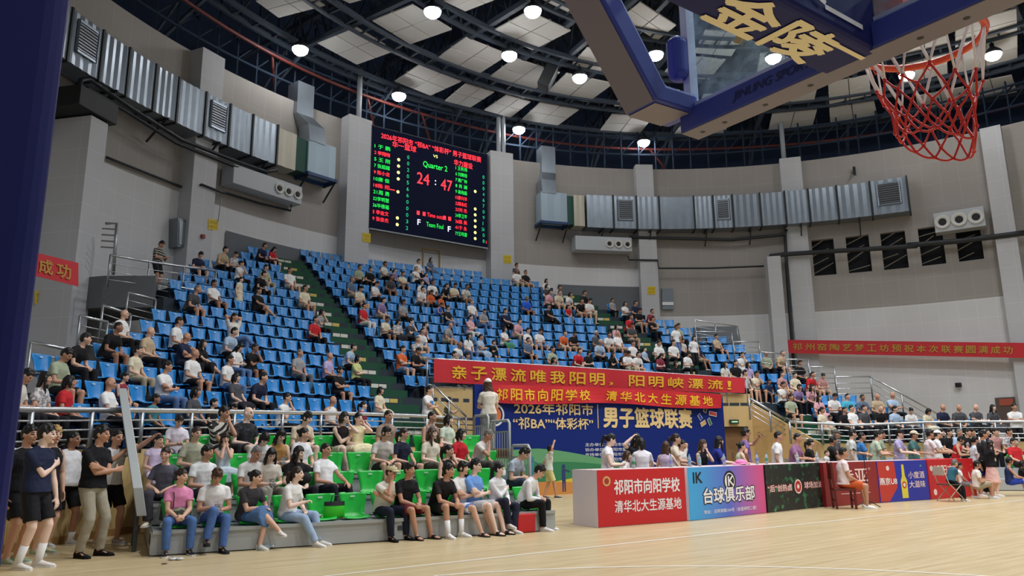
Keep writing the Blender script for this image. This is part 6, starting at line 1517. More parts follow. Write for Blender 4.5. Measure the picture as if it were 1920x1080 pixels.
sit(1, 553, 848, 'woman with long black hair in black top, looking right', H=1.62, fem=True, hair=('long', 'k'), top=('tee', '#17171b'), bottom=('long', '#22232b'), hands=('lap', 'lap'), turn=.35, head=(.5, .1, 0), tone='p')
sit(1, 607, 862, 'man in white polo and dark trousers leaning back, hand on knee', H=1.70, hair=('buzz', 'k'), top=('polo', '#e8e8ea'), bottom=('long', '#24262f'), hands=('lap', 'knee'), turn=.55, head=(.2, 0, 0), lean=-.05, tone='t', girth=1.1, feet=((.14, .42), (-.20, .50)))
sit(1, 833, 838, 'woman in black vee top with hand at mouth, ponytail', H=1.62, fem=True, hair=('pony', 'k'), top=('vest', '#17181c'), bottom=('long', '#22252f'), hands=('lap', 'chin'), turn=.4, head=(.4, 0, 0), tone='m')
sit(1, 955, 855, 'man in grey blue polo leaning forward with bowed head', H=1.72, hair=('short', 'k'), top=('polo', '#a9b2c0'), bottom=('long', '#3c4352'), hands=('clasp', 'clasp'), turn=.6, head=(.2, .5, 0), lean=.5, tone='m', shift=-.08)
# --- third tier
sit(2, 293, 825, 'girl in lilac dress rubbing her face at the left end', H=1.40, fem=True, hair=('pony', 'k'), top=('dress', '#dccbe4'), bottom=('skirt', '#dccbe4'), hands=('lap', 'cheek'), turn=.3, head=(.5, .1, 0), tone='m', feet=((.1, .36), (-.1, .36)))
sit(2, 363, 803, 'woman in sage green shirt with hair tied back, looking right', H=1.66, fem=True, hair=('bun', 'b'), top=('shirt', '#b3b39c'), bottom=('long', '#23252b'), hands=('lap', 'lap'), turn=.3, head=(.15, 0, 0), lean=.15, tone='m')
sit(2, 420, 818, 'girl in pale sleeveless top holding something to her mouth', H=1.45, fem=True, hair=('long', 'b'), top=('vest', '#cfd8de'), bottom=('skirt', '#c8d4e0'), hands=('chin', 'chin'), turn=.1, head=(0, .1, 0), tone='m')
sit(2, 482, 826, 'black haired person in white tee bent forward, face hidden', H=1.62, fem=True, hair=('bob', 'k'), top=('tee', '#e6e6e6'), bottom=('long', '#777a80'), hands=('clasp', 'clasp'), turn=.2, head=(.1, .7, 0), lean=.4, tone='p')
sit(2, 520, 822, 'long haired woman in tan vest top holding a phone', H=1.62, fem=True, hair=('long', 'k'), top=('vest', '#b58a52'), bottom=('long', '#4a4640'), hands=('phone', 'phone'), turn=.1, head=(.1, .45, 0), lean=.15, tone='p', extra=phone_at(None, 0))
sit(2, 563, 816, 'woman in white blouse with dark updo, looking right', H=1.62, fem=True, hair=('bun', 'k'), top=('shirt', '#e4e4e8'), bottom=('long', '#2a2b31'), hands=('lap', 'lap'), turn=.5, head=(.6, 0, 0), tone='m')
sit(2, 711, 812, 'young man with glasses in light grey tee and patterned dark shorts', H=1.70, hair=('mop', 'k'), glasses=True, top=('tee', '#c8c3bc'), bottom=('shorts', '#2b2b31'), hands=('knee', 'clasp'), turn=.25, head=(.25, .05, 0), lean=.25, tone='m', shoes=('shoe', '#dddddd'))
sit(2, 750, 812, 'woman with glasses and long dark hair in navy tee', H=1.62, fem=True, hair=('pony', 'b'), glasses=True, top=('tee', '#20263a'), bottom=('shorts', '#22242c'), hands=('lap', 'clasp'), turn=.45, head=(.45, 0, 0), tone='m')
sit(2, 803, 812, 'smiling woman with long brown hair in cream tee', H=1.64, fem=True, hair=('long', 'n'), top=('tee', '#ddd5c2'), bottom=('long', '#57534c'), hands=('lap', 'lap'), turn=.35, head=(.4, 0, 0), tone='p')
sit(2, 857, 818, 'woman with short dark hair in bright red top', H=1.60, fem=True, hair=('bob', 'k'), top=('tee', '#c42430'), bottom=('long', '#2a2b31'), hands=('lap', 'lap'), turn=.45, head=(.5, 0, 0), tone='p')
sit(2, 896, 822, 'grey haired man in white polo with hand at his bowed face', H=1.68, hair=('buzz', 'g'), top=('polo', '#dbd4cf'), bottom=('long', '#55524e'), hands=('chin', 'lap'), turn=.6, head=(.2, .35, 0), lean=.35, tone='t', shift=-.06)
# --- top tier
sit(3, 333, 785, 'girl in white tee reading, in front of the guard rail at left', H=1.50, fem=True, hair=('bun', 'k'), top=('tee', '#e4dce6'), bottom=('long', '#4a4d5e'), hands=('phone', 'phone'), turn=.15, head=(.1, .5, 0), tone='m')
sit(3, 412, 772, 'man in black and white striped shirt with hand at chin', H=1.80, hair=('short', 'k'), top=('shirt', STRIPE_M), bottom=('long', '#2a2a2e'), hands=('elbow', 'chin'), turn=.45, head=(.4, .05, 0), lean=.12, tone='t')
sit(3, 458, 776, 'bald man in dark patterned tee in front of the guard rail', H=1.78, hair=('bald', 'k'), top=('tee', blotch('dark_pattern', '#15171d', '#39424e', 24, .6)), bottom=('shorts', '#2c2a2c'), hands=('lap', 'lap'), turn=.5, head=(.4, 0, 0), lean=.08, tone='p')
sit(3, 557, 787, 'curly haired young man in beige tee leaning forward', H=1.72, hair=('mop', 'k'), top=('tee', '#d6c3ad'), bottom=('shorts', '#3a3a40'), hands=('clasp', 'clasp'), turn=.4, head=(.3, .2, 0), lean=.4, tone='p')
sit(3, 636, 790, 'woman in dark vest dress covering her face, bare legs crossed', H=1.66, fem=True, hair=('bob', 'k'), top=('vest', '#2a2328'), bottom=('shorts', '#d8cdb6'), hands=('elbow', 'cheek'), turn=.25, head=(.35, .05, 0), lean=.18, tone='p', feet=((.05, .44), (-.10, .44)), shoes=('sandal', '#8d857c'))
sit(3, 668, 794, 'woman in pale yellow dress leaning her head on her hand', H=1.62, fem=True, hair=('pony', 'k'), top=('dress', '#ece2b8'), bottom=('skirt', '#ece2b8'), hands=('lap', 'cheek'), turn=.15, head=(.15, .05, .1), lean=.02, tone='p')
sit(3, 722, 782, 'short haired man in brown tee in front of the guard rail', H=1.72, hair=('buzz', 'k'), top=('tee', '#9a8577'), bottom=('long', '#3a3833'), hands=('lap', 'lap'), turn=.3, head=(.15, 0, 0), tone='t')
sit(3, 803, 787, 'man in grey vest at the top right of the bleacher', H=1.70, hair=('buzz', 'k'), top=('vest', '#77757a'), bottom=('shorts', '#3a3a40'), hands=('lap', 'lap'), turn=.4, head=(.3, 0, 0), tone='t')
sit(3, 834, 795, 'smiling woman with short dark hair in mint green tee', H=1.58, fem=True, hair=('bob', 'k'), top=('tee', '#ccd8c4'), bottom=('long', '#4a4d4a'), hands=('lap', 'lap'), turn=.45, head=(.4, 0, 0), tone='p')
# small sign tied to the middle end guard
e = empty('guard_sign', blp(6.34, 1.95, 1.2)); e.rotation_euler = (0, 0, math.atan2(BD.y, BD.x)); tag(e, 'small pale orange cloth sign with red marks tied to the bleacher end guard', 'sign')
mb = MB(); mb.box((0, .35, .1), (.012, .85, .2)); mb.build('cloth', mat('sign_orange', '#d9a98a', .6), e); mb = MB()
for k in range(7): mb.box((.008, .02 + k * .11, .1), (.004, .05, .12)); mb.box((-.008, .02 + k * .11, .1), (.004, .05, .12))
mb.build('mark', mat('sign_red', '#b8483c', .6), e)
# green seats
rown = ('front', 'second', 'third', 'top')
for b_ in BSEATS:
    if b_['row'] == 0 and b_['j'] > 11: continue
    p = blp(b_['s'], .31 + .8 * b_['row'], PLAT[b_['row']] - .405)
    o = bpy.data.objects.new('bleacher_seat', SEAT_MEG); COL.objects.link(o); o.location = p; o.rotation_euler = (0, 0, BRZ)
    tag(o, '%s green plastic seat, %s from the left end on the %s bleacher tier' % ('occupied' if b_['occ'] else 'empty', ordn(b_['j'] + 1), rown[b_['row']]), 'seat', 'green bleacher seats')
    t_ = bpy.data.objects.new('number_plate', TAG_ME); COL.objects.link(t_); t_.parent = o
    b2 = bpy.data.objects.new('hinge', HINGE_ME) if 'HINGE_ME' in globals() else None
# ================================================================== STANDING PEOPLE AT THE LEFT
def stripes(F, body):
    for i in (0, 1):
        a, el = F.arms[i][0], F.arms[i][1]; n0 = F.sp(.487) + F.R1 @ Vector(((1, -1)[i] * .06, 0, 0)); mb = MB()
        for k in (-1, 0, 1): o_ = F.R1 @ Vector((0, k * .022, 0)); mb.tube([n0 + o_ + Vector((0, 0, .055)), a + o_ + Vector(((1, -1)[i] * .03, 0, .062)), a.lerp(el, .3) + o_ + Vector(((1, -1)[i] * .066, 0, .02)), a.lerp(el, .6) + o_ + Vector(((1, -1)[i] * .07, 0, 0))], .006, 6)
        mb.build('stripe_set', WHITE_PR, body, smooth=True)
def blue_print(F, body):
    mb = MB(); c = F.sp(.33) + F.R1 @ Vector((0, .142, 0)); mb.prism([c + Vector(q) for q in ((-.09, 0, .05), (-.06, 0, -.07), (0, 0, -.03), (.06, 0, -.07), (.09, 0, .05), (.03, 0, .03), (0, 0, .06), (-.03, 0, .03))], (0, .012, 0)); mb.build('chest_print', mat('print_sky', '#3f8fd8', .6), body)
person('young man in navy tee and black shorts with white socks, holding his elbow', tuple(on_z(50, 1066)), BRZ + 1.0, H=1.78, hair=('short', 'k'), top=('tee', '#1f2742'), bottom=('shorts', '#191a20'), shoes=('shoe', '#e2e0dc'), socks=('#e6e4e0', True), hands=('elbow', (-.22, .12, .80)), head=(.35, .05, 0), lean=.03, feet=((.11, -.04), (-.10, .06)), tone='p', vox=.008)
person('man in white tee and black shorts with hands behind back', tuple(on_z(110, 1024)), BRZ + .75, H=1.74, hair=('buzz', 'k'), top=('tee', '#e3e3e6'), bottom=('shorts', '#16171a'), shoes=('shoe', '#b9bcc2'), socks=('#d8d8d8', False), hands=('back', 'back'), head=(.35, 0, 0), feet=((.12, -.12), (-.12, .08)), tone='d', girth=1.3, vox=.009)
person('man in black polo and khaki trousers with crossed arms', tuple(on_z(160, 1045)), BRZ + .85, H=1.79, hair=('short', 'k'), top=('polo', '#15161b'), bottom=('long', '#a39c8b'), shoes=('shoe', '#141416', '#141416'), hands=('cross', 'cross'), head=(.25, -.03, 0), feet=((.10, -.02), (-.16, .06)), tone='t', girth=1.08, vox=.008)
person('man in white tee and black shorts behind the black polo, arm on guard plate', tuple(on_z(195, 1022)), BRZ + .65, H=1.76, hair=('buzz', 'k'), top=('tee', '#e6e5e2'), bottom=('shorts', '#17181c'), shoes=('shoe', '#b8b6b4'), hands=((.02, .36, 1.42, .5), (-.34, .50, 1.62, .4)), head=(.0, 0, 0), feet=((.10, -.05), (-.14, .08)), tone='t', vox=.009)
person('person in black sleeveless top behind the man in navy tee, only back and arm showing', tuple(on_z(72, 1040)), BRZ + .9, H=1.80, hair=('short', 'y'), top=('vest', '#1a1c24'), bottom=('shorts', '#1c1e26'), shoes=('shoe', '#a9b89a'), hands=('down', 'down'), head=(-.4, 0, 0), tone='m', vox=.009)
person('person in black tee with white shoulder stripes, mostly hidden by the blue column', tuple(on_z(18, 1058)), BRZ + .9, H=1.78, hair=('short', 'k'), top=('tee', '#1a1b20'), bottom=('shorts', '#1a1b20'), shoes=('shoe', '#93a88f'), hands=('down', 'down'), tone='t', vox=.009, extra=stripes)
# boy with raised arm in front of the backdrop
person('boy in pale tee and yellow shorts walking with one arm raised', tuple(on_z(1030, 935)), BRZ + 1.35, H=1.48, hair=('short', 'k'), top=('tee', '#cfd3cc'), bottom=('shorts', '#d6cf92'), shoes=('shoe', '#3a3d44'), hands=((.1, .16, 1.78, .1), (-.25, -.25, .85)), feet=((.06, .22), (-.06, -.16)), tone='t', vox=.011, head=(.1, 0, 0))
# on the deck behind the bleacher
def deck(x, y, off, z, label, **kw):
    p = on_plane(x, y, tuple(blp(0, off)), tuple(BN)); turn = kw.pop('turn', .3); H = kw.get('H', 1.7); return person(label, (p[0], p[1], max(.0, z)), BRZ + turn, **kw)
deck(916, 738, 3.3, PLAT[3] - .02, 'woman in white cap and cream top with long ponytail, back to camera at the backdrop', H=1.66, fem=True, hair=('long', 'n'), cap='#e8e6e0', top=('shirt', '#ddd6c8'), bottom=('long', '#8a8f98'), hands=('phone', 'phone'), turn=2.9, tone='m', vox=.011)
WALK = 1.46
def walk(x, y, R, label, **kw):
    p = on_cyl(x, y, R, BOWL); turn = kw.pop('turn', .3); rz = math.atan2(BOWL[1] - p[1], BOWL[0] - p[0]) - PI / 2; H = kw.setdefault('H', 1.7); z = kw.pop('z', p[2] - .93 * H); return person(label, (p[0], p[1], z), rz + turn, vox=.012, **kw)
walk(802, 727, 18.75, 'young man in white tee with blue print, arms crossed behind the guard rail', H=1.74, hair=('short', 'k'), top=('tee', WT), bottom=('shorts', '#d8d8d4'), hands=('cross', 'cross'), turn=.35, tone='m', z=1.46, extra=blue_print)
walk(839, 733, 18.9, 'boy in camouflage tee beside the young man in white tee', H=1.45, hair=('short', 'k'), top=('tee', blotch('camo_tee', '#5b5f43', '#8f8862', 11)), bottom=('shorts', '#34363c'), hands=('rail', 'rail'), turn=.9, tone='m', z=1.46)
STRIPE_H = bpy.data.materials.new('cloth_hoops'); STRIPE_H.use_nodes = True
nt = STRIPE_H.node_tree; b = nt.nodes['Principled BSDF']; tc = nt.nodes.new('ShaderNodeTexCoord'); wv = nt.nodes.new('ShaderNodeTexWave'); wv.inputs['Scale'].default_value = 3.6; wv.bands_direction = 'Z'; cr = nt.nodes.new('ShaderNodeValToRGB'); cr.color_ramp.interpolation = 'CONSTANT'; cr.color_ramp.elements[0].color = (*hexc('#1f2124'), 1); cr.color_ramp.elements[1].position = .6; cr.color_ramp.elements[1].color = (*hexc('#a8a69c'), 1)
nt.links.new(tc.outputs['Object'], wv.inputs['Vector']); nt.links.new(wv.outputs['Fac'], cr.inputs[0]); nt.links.new(cr.outputs[0], b.inputs['Base Color']); b.inputs['Roughness'].default_value = .8
p = on_y(298, 457, 26.2); person('man in dark tee with pale hoops standing on the landing, looking at his phone', (p[0], p[1], 6.75), BRZ + .9, H=1.76, hair=('short', 'k'), top=('tee', STRIPE_H), bottom=('shorts', '#1d1e22'), hands=('phone', 'phone'), head=(0, .45, 0), tone='t', vox=.013)
# ================================================================== BEHIND AND IN FRONT OF THE TABLES
def behind(x, y, label, Y=10.35, **kw):
    p = on_y(x, y, Y); z = p[2]; turn = kw.pop('turn', .3); kw.setdefault('vox', .012)
    if "H" not in kw and (z > 1.38 or kw.pop("up", False)): H = min(1.84, max(1.25, z / .93)); return person(label, (p[0], p[1], 0), PI + turn, H=H, **kw)
    H = kw.pop('H', 1.66); return person(label, (p[0], p[1], 0), PI + turn, H=H, seat=max(.3, z - .83 * H / 1.72), **kw)
behind(1137, 822, 'woman in white puff dress with white hair bow, reading her phone', fem=True, hair=('pony', 'k'), top=('dress', '#ecebee'), bottom=('skirt', '#ecebee'), hands=('phone', 'phone'), turn=.7, head=(.3, .35, 0), tone='p', Y=10.3)
behind(1166, 850, 'child in white top bending behind the red table', fem=True, hair=('bob', 'n'), top=('tee', '#eeeeee'), bottom=('shorts', '#333333'), H=1.3, hands=('table', 'table'), turn=.6, tone='p', Y=10.6, lean=.2)
behind(1188, 822, 'woman with very long black hair lifting her arm behind the red table', fem=True, hair=('long', 'k'), top=('tee', '#20222c'), bottom=('long', '#20222c'), hands=((.25, .1, 1.62, .4), 'table'), turn=.3, head=(.1, .1, 0), tone='p', Y=10.9)
behind(1203, 830, 'person with black bob in white shirt seen from behind at the red table', fem=True, hair=('bob', 'k'), top=('shirt', '#ece8ec'), bottom=('long', '#2a2a30'), hands=('table', 'table'), turn=2.6, tone='p', Y=10.35)
behind(1247, 836, 'woman with long wavy brown hair and lilac top turned away', fem=True, hair=('long', 'n'), top=('vest', '#cbb9d2'), bottom=('long', '#3a3a44'), hands=('table', 'table'), turn=2.0, tone='p', Y=10.3)
behind(1262, 822, 'woman with dark hair looking right behind the long brown haired woman', fem=True, hair=('pony', 'b'), top=('tee', '#d9ccb8'), bottom=('long', '#3a3a44'), hands=('table', 'table'), turn=.8, tone='m', Y=10.7)
behind(1275, 833, 'person in white tee raising an elbow behind the club table', hair=('short', 'k'), top=('tee', '#e4e0da'), bottom=('long', '#333333'), hands=('table', 'behind_head'), turn=.3, tone='m', Y=11.0)
behind(1313, 832, 'woman in black off shoulder top with long brown hair at the club table', fem=True, hair=('long', 'n'), top=('vest', '#17171c'), bottom=('long', '#222228'), hands=('clasp', 'chin'), turn=.15, head=(0, .1, 0), tone='p', Y=10.3)
behind(1343, 826, 'woman in royal blue jacket looking right at the club table', fem=True, hair=('long', 'k'), top=('shirt', '#27348f'), bottom=('long', '#22242e'), hands=('table', 'table'), turn=.75, head=(.4, 0, 0), tone='p', Y=10.35)
behind(1386, 834, 'child in pale green vest with hair in a bun leaning on the table', fem=True, hair=('bun', 'k'), top=('vest', '#d3dfc0'), bottom=('shorts', '#888888'), H=1.35, hands=('table', 'table'), turn=.9, tone='m', Y=10.25)
behind(1392, 804, 'man in purple polo with glasses raising his phone', hair=('short', 'k'), glasses=True, top=('polo', '#7c5f9c'), bottom=('long', '#2b2c33'), hands=('hip', 'phone_up'), turn=.95, tone='t', Y=10.75, girth=1.15, extra=phone_at(None, 1, '#d8d8dc'))
behind(1454, 817, 'man in white tee at the dark printed table, shaved head', hair=('buzz', 'k'), top=('tee', '#ececec'), bottom=('long', '#33343a'), hands=('down', 'down'), turn=.6, tone='t', Y=10.5)
behind(1486, 820, 'man in mauve tee leaning both hands on the dark printed table', hair=('buzz', 'k'), top=('tee', '#976a8e'), bottom=('long', '#2d2d33'), hands=('table', 'table'), turn=.3, tone='t', Y=10.4, lean=.15, girth=1.1)
behind(1515, 830, 'dark haired woman in black top right of the man in mauve', fem=True, hair=('pony', 'k'), top=('tee', '#1d1d22'), bottom=('long', '#222228'), hands=('table', 'table'), turn=.7, head=(.3, 0, 0), tone='m', Y=10.5)
behind(1556, 825, 'man in black tee holding a baby behind the maroon table', hair=('short', 'k'), top=('tee', '#1d1d20'), bottom=('long', '#222228'), hands=('table', 'cross'), turn=.7, head=(.2, .2, 0), tone='d', Y=10.6)
behind(1548, 848, 'baby in white at the left end of the maroon table', hair=('buzz', 'n'), H=.85, top=('tee', '#e8e6e2'), bottom=('long', '#dedede'), hands=('lap', 'lap'), turn=.1, tone='p', Y=10.2, vox=.010)
behind(1563, 812, 'older man in grey cap looking right behind the man in black', hair=('buzz', 'g'), cap='#5c5c58', top=('tee', '#55565c'), bottom=('long', '#33343a'), hands=('down', 'down'), turn=.7, tone='t', Y=11.4)
behind(1592, 803, 'tall man in light grey tee standing behind the maroon table', hair=('short', 'k'), top=('tee', '#c9cbc8'), bottom=('long', '#3a3c42'), hands=('down', 'table'), turn=.6, head=(.3, 0, 0), tone='m', Y=10.7)
behind(1611, 818, 'man in bright blue tee right of the tall man in grey', hair=('buzz', 'k'), top=('tee', '#3a78b8'), bottom=('long', '#3a3c42'), hands=('table', 'table'), turn=.7, tone='t', Y=10.8)
behind(1634, 814, 'man in sage green tee reaching over the beer table', hair=('short', 'k'), top=('tee', '#b7c5ae'), bottom=('long', '#3a3c42'), hands=('table', (-.2, .5, 1.05, .4)), turn=.7, tone='m', Y=10.5, lean=.2)
behind(1645, 810, 'man in olive tee behind the sage green shirted man', hair=('short', 'k'), top=('tee', '#8d9a82'), bottom=('long', '#3a3c42'), hands=('table', 'table'), turn=.6, tone='t', Y=11.0, lean=.1)
behind(1681, 806, 'young man in lavender tee and black cap behind the beer table', hair=('short', 'k'), cap='#1d1d20', top=('tee', '#aea8cf'), bottom=('long', '#2a2b33'), hands=('table', 'table'), turn=.25, tone='p', Y=10.5)
behind(1709, 815, 'man in teal tee with pale cap leaning on the table', hair=('short', 'k'), cap='#d8cdb8', top=('tee', '#4a7272'), bottom=('long', '#2a2b33'), hands=('table', 'table'), turn=.2, tone='t', Y=10.7)
behind(1738, 808, 'man in pale pink tee holding a red cap at the red right table', hair=('short', 'k'), top=('tee', '#ead8da'), bottom=('long', '#2a2b33'), hands=('table', 'phone'), turn=.8, tone='t', Y=10.4)
behind(1752, 805, 'person in white tee and white cap behind the man in pink', hair=('short', 'k'), cap='#efefef', top=('tee', '#eceef0'), bottom=('long', '#55585e'), hands=('table', 'table'), turn=.6, tone='m', Y=10.9)
behind(1787, 822, 'young person in red basketball vest bending forward', hair=('mop', 'k'), top=('vest', '#b71f26'), bottom=('shorts', '#b71f26'), hands=('table', 'table'), turn=.4, head=(.1, .35, 0), tone='t', Y=10.7, lean=.25)
def chair_floor(x, y, label, seat=.42, **kw):
    p = on_z(x, y); turn = kw.pop('turn', .4); kw.setdefault('vox', .011); return person(label, (p[0], p[1], 0), PI + turn, seat=seat, **kw)
def seat_px(hx, hy, Y, seat, label, **kw):
    p = on_y(hx, hy, Y); turn = kw.pop('turn', .4); kw.setdefault('vox', .011); H = min(1.86, max(1.1, (p[2] - seat) / .83 * 1.72)); H = kw.pop("H", H); return person(label, (p[0], p[1], 0), PI + turn, seat=seat, H=H, **kw), p
F_, PCH = seat_px(1577, 845, 8.75, .44, 'man in pale pink shirt and orange shorts on a dark red chair by the microphone', hair=('buzz', 'k'), top=('polo', '#ecd9da'), bottom=('shorts', '#c8592e'), shoes=('shoe', '#ebe9e6'), hands=('lap', 'lap'), turn=.75, tone='t', girth=1.2, lean=.02, feet=((.14, .40), (-.2, .44)))
F_, PFC = seat_px(1778, 864, 8.25, .43, 'man in teal tee and black trousers on a folding chair', hair=('short', 'g'), top=('tee', '#34667a'), bottom=('long', '#1d1f26'), shoes=('shoe', '#e3e1de'), hands=('clasp', 'clasp'), turn=1.05, lean=.35, tone='m', feet=((.10, .40), (-.12, .46)))
seat_px(1810, 868, 8.9, .30, 'boy in blue basketball kit with hand at his mouth, behind the boy in white', hair=('mop', 'k'), top=('vest', '#3a5a9a'), bottom=('shorts', '#5a8ad0'), hands=('lap', 'chin'), turn=.5, tone='t', feet=((.14, .38), (-.14, .38)))
seat_px(1827, 868, 8.3, .22, 'boy in white tee and khaki shorts sitting low on the floor by the bench', hair=('mop', 'k'), top=('tee', '#e2ddd4'), bottom=('shorts', '#a8a088'), shoes=('shoe', '#cfd2d0'), hands=('lap', 'knee'), turn=.6, tone='t', feet=((.14, .34), (-.30, .42)))
seat_px(1795, 872, 8.75, .32, 'person in white tee hidden behind the man in teal', hair=('short', 'k'), top=('tee', '#e2e2e2'), bottom=('shorts', '#777777'), hands=('clasp', 'clasp'), turn=.5, tone='t')
stand(1838, 928, 'tall girl in pale blue tee and navy shorts standing beside the black and white jacket', H=1.62, fem=True, hair=('pony', 'k'), top=('tee', '#d5dde4'), bottom=('shorts', '#27306a'), hands=('down', 'down'), turn=.9, tone='m', vox=.011)
stand(1853, 929, 'person in black and white jacket and black trousers standing at the right', H=1.78, hair=('short', 'k'), top=('long', blotch('jacket_bw', '#16171b', '#e8e8e8', 3.2, .58)), bottom=('long', '#141519'), hands=('down', 'phone'), turn=.9, tone='t', vox=.011)
stand(1866, 931, 'girl in black top and long pale pink skirt standing at the right', H=1.50, fem=True, hair=('long', 'k'), top=('tee', '#17171b'), bottom=('skirt', '#e6bdb4'), shoes=('shoe', '#e8e4e0'), hands=('elbow', 'down'), turn=.9, tone='p', vox=.011)
seat_px(1888, 862, 8.2, .28, 'boy in dark blue vest and royal shorts sitting on the floor behind the pink skirt', hair=('mop', 'k'), top=('vest', '#2a3a66'), bottom=('shorts', '#2f48b0'), hands=('knee', 'lap'), turn=.6, tone='t', feet=((.14, .38), (-.14, .45)))
seat_px(1913, 868, 8.2, .30, 'person in black with bare legs sitting at the right edge', hair=('bob', 'k'), top=('tee', '#17171a'), bottom=('shorts', '#222228'), hands=('knee', 'knee'), turn=.3, tone='t')
flush()
for k, (o, body) in enumerate(PHONES):
    o.location = body.location; o.rotation_euler = body.rotation_euler
PH_L = ('black phone in the hands of the man in white polo with crossed legs', 'reddish phone held by the woman with glasses on the second tier', 'black phone held by the woman in the tan vest top', 'pale phone raised by the man in purple polo')
for (o, body), l in zip(PHONES, PH_L): tag(o, l, 'phone')
# ================================================================== THE CROWD ON THE BLUE SEATS
TOPC_ = {'W': ('white', '#e8e8e6'), 'w': ('off-white', '#d6d2c8'), 'k': ('black', '#1a1a1d'), 'n': ('navy', '#232a44'), 'g': ('grey', '#9a9a9c'), 'G': ('dark grey', '#4c4d52'), 'r': ('red', '#c42a30'), 'o': ('orange', '#d8683a'), 'b': ('pale blue', '#a9c0d8'), 'B': ('bright blue', '#2a5fd0'), 'p': ('pink', '#dfa9b2'), 'P': ('purple', '#8d7ba6'), 's': ('sage green', '#a4ae94'), 'c': ('cream', '#dfd5ba'), 't': ('teal', '#3f7d86'), 'y': ('yellow green', '#c6cf86'), 'm': ('maroon', '#8a3444'), 'v': ('lilac', '#b9a8d2'), 'e': ('beige', '#bda88a'), 'd': ('dusty pink', '#b98a86'), 'q': ('cyan', '#4db2cf'), 'h': ('patterned', None), 'x': ('slate', '#5c6f88')}
BOT_ = {'k': ('black trousers', 'long', '#1b1c21'), 'j': ('jeans', 'long', '#5b78a6'), 'K': ('black shorts', 'shorts', '#1d1d22'), 'e': ('beige trousers', 'long', '#b3a88f'), 'E': ('beige shorts', 'shorts', '#b3a88f'), 'w': ('white trousers', 'long', '#dcdcda'), 'J': ('denim shorts', 'shorts', '#6d8ab4'), 'g': ('grey trousers', 'long', '#6b6d72'), 's': ('dark skirt', 'skirt', '#26272e'), 'd': ('dress', 'skirt', None), 'G': ('green skirt', 'skirt', '#4a8a6a'), 'W': ('white shorts', 'shorts', '#dcdcda')}
HAIR_ = {'s': ('man', 'short', 'k'), 'z': ('man', 'buzz', 'k'), 'g': ('grey haired man', 'buzz', 'g'), '0': ('bald man', 'bald', 'k'), 'w': ('white haired man', 'buzz', 'w'), 'l': ('long haired woman', 'long', 'k'), 'u': ('woman with bun', 'bun', 'k'), 'o': ('woman with bob', 'bob', 'k'), 'p': ('woman with ponytail', 'pony', 'k'), 'm': ('young man', 'mop', 'k'), 'K': ('boy', 'short', 'k'), 'Q': ('girl', 'pony', 'k')}
VAR = {}
POSES = {'0': dict(hands=('lap', 'lap'), head=(.35, 0, 0)), '1': dict(hands=('clasp', 'clasp'), lean=.4, head=(.35, -.1, 0)), '2': dict(hands=('cross', 'cross'), head=(.3, 0, 0)), '3': dict(hands=('phone', 'phone'), head=(.05, .5, 0), lean=.15), '4': dict(hands=('elbow', 'chin'), lean=.15, head=(.3, .05, 0)), '5': dict(hands=('lap', 'lap'), lean=-.12, head=(.3, .05, 0), feet=((.12, .52), (-.14, .55))), '6': dict(hands=('knee', 'lap'), lean=.05, feet=('over', (-.04, .44)), head=(.3, 0, 0)), '7': dict(hands=('cross', 'cross'), head=(.3, 0, 0)), '8': dict(hands=('down', 'down'), head=(.2, .1, 0)), '9': dict(hands=('behind_head', 'behind_head'), lean=-.1, feet=('over', (-.04, .44)), head=(.2, 0, 0))}
PNAME = {'0': 'hands on lap', '1': 'leaning forward', '2': 'arms crossed', '3': 'looking down', '4': 'hand at chin', '5': 'leaning back', '6': 'legs crossed', '7': 'standing', '8': 'standing', '9': 'hands behind head'}
def want(pose, fem, kid):
    """collects the meshes of one posture in several outfits (built once, shared)"""
    key = (pose, fem, kid)
    if key in VAR: return
    VAR[key] = d = {}; st = pose in '78'; H = (1.25 if kid else (1.60 if fem else 1.71))
    base = dict(POSES[pose]); base.update(H=H, fem=fem, seat=None if st else (.36 if kid else .42), vox=.0135, simple=True, shoes=None, brow=False)
    if kid and 'feet' not in base and not st: base['feet'] = ((.1, .36), (-.1, .36))
    for top, bot, hair in (('tee', 'long', 'short' if not fem else 'long'), ('vest', 'shorts', 'buzz' if not fem else 'bun'), ('tee', 'skirt' if fem else 'shorts', 'mop' if not fem else 'bob'), ('tee', 'long', 'pony' if fem else 'short')):
        F = person(None, (0, 0, 0), 0, top=(top, '#ffffff'), bottom=(bot, '#ffffff'), hair=(hair, 'k'), **base)
        d.setdefault('body', F.root); d.setdefault('top_' + top, F.shirt); d.setdefault('bot_' + bot, F.pants); d.setdefault('hair_' + hair, F.hair); d['F'] = F
        d.setdefault('roots', []).append(F.root); d['all'] = d.get('all', []) + [F.root, F.shirt, F.pants, F.hair]
    sh = []
    for i in (0, 1):
        hip, kn, an, fd = d['F'].legs[i]; o = shoe_mesh('shoe', cloth('#d8d8d8'), fd, an, 0, d['F'].s, cloth('#d8d8d8'), None); sh.append(o)
    d['shoes'] = sh
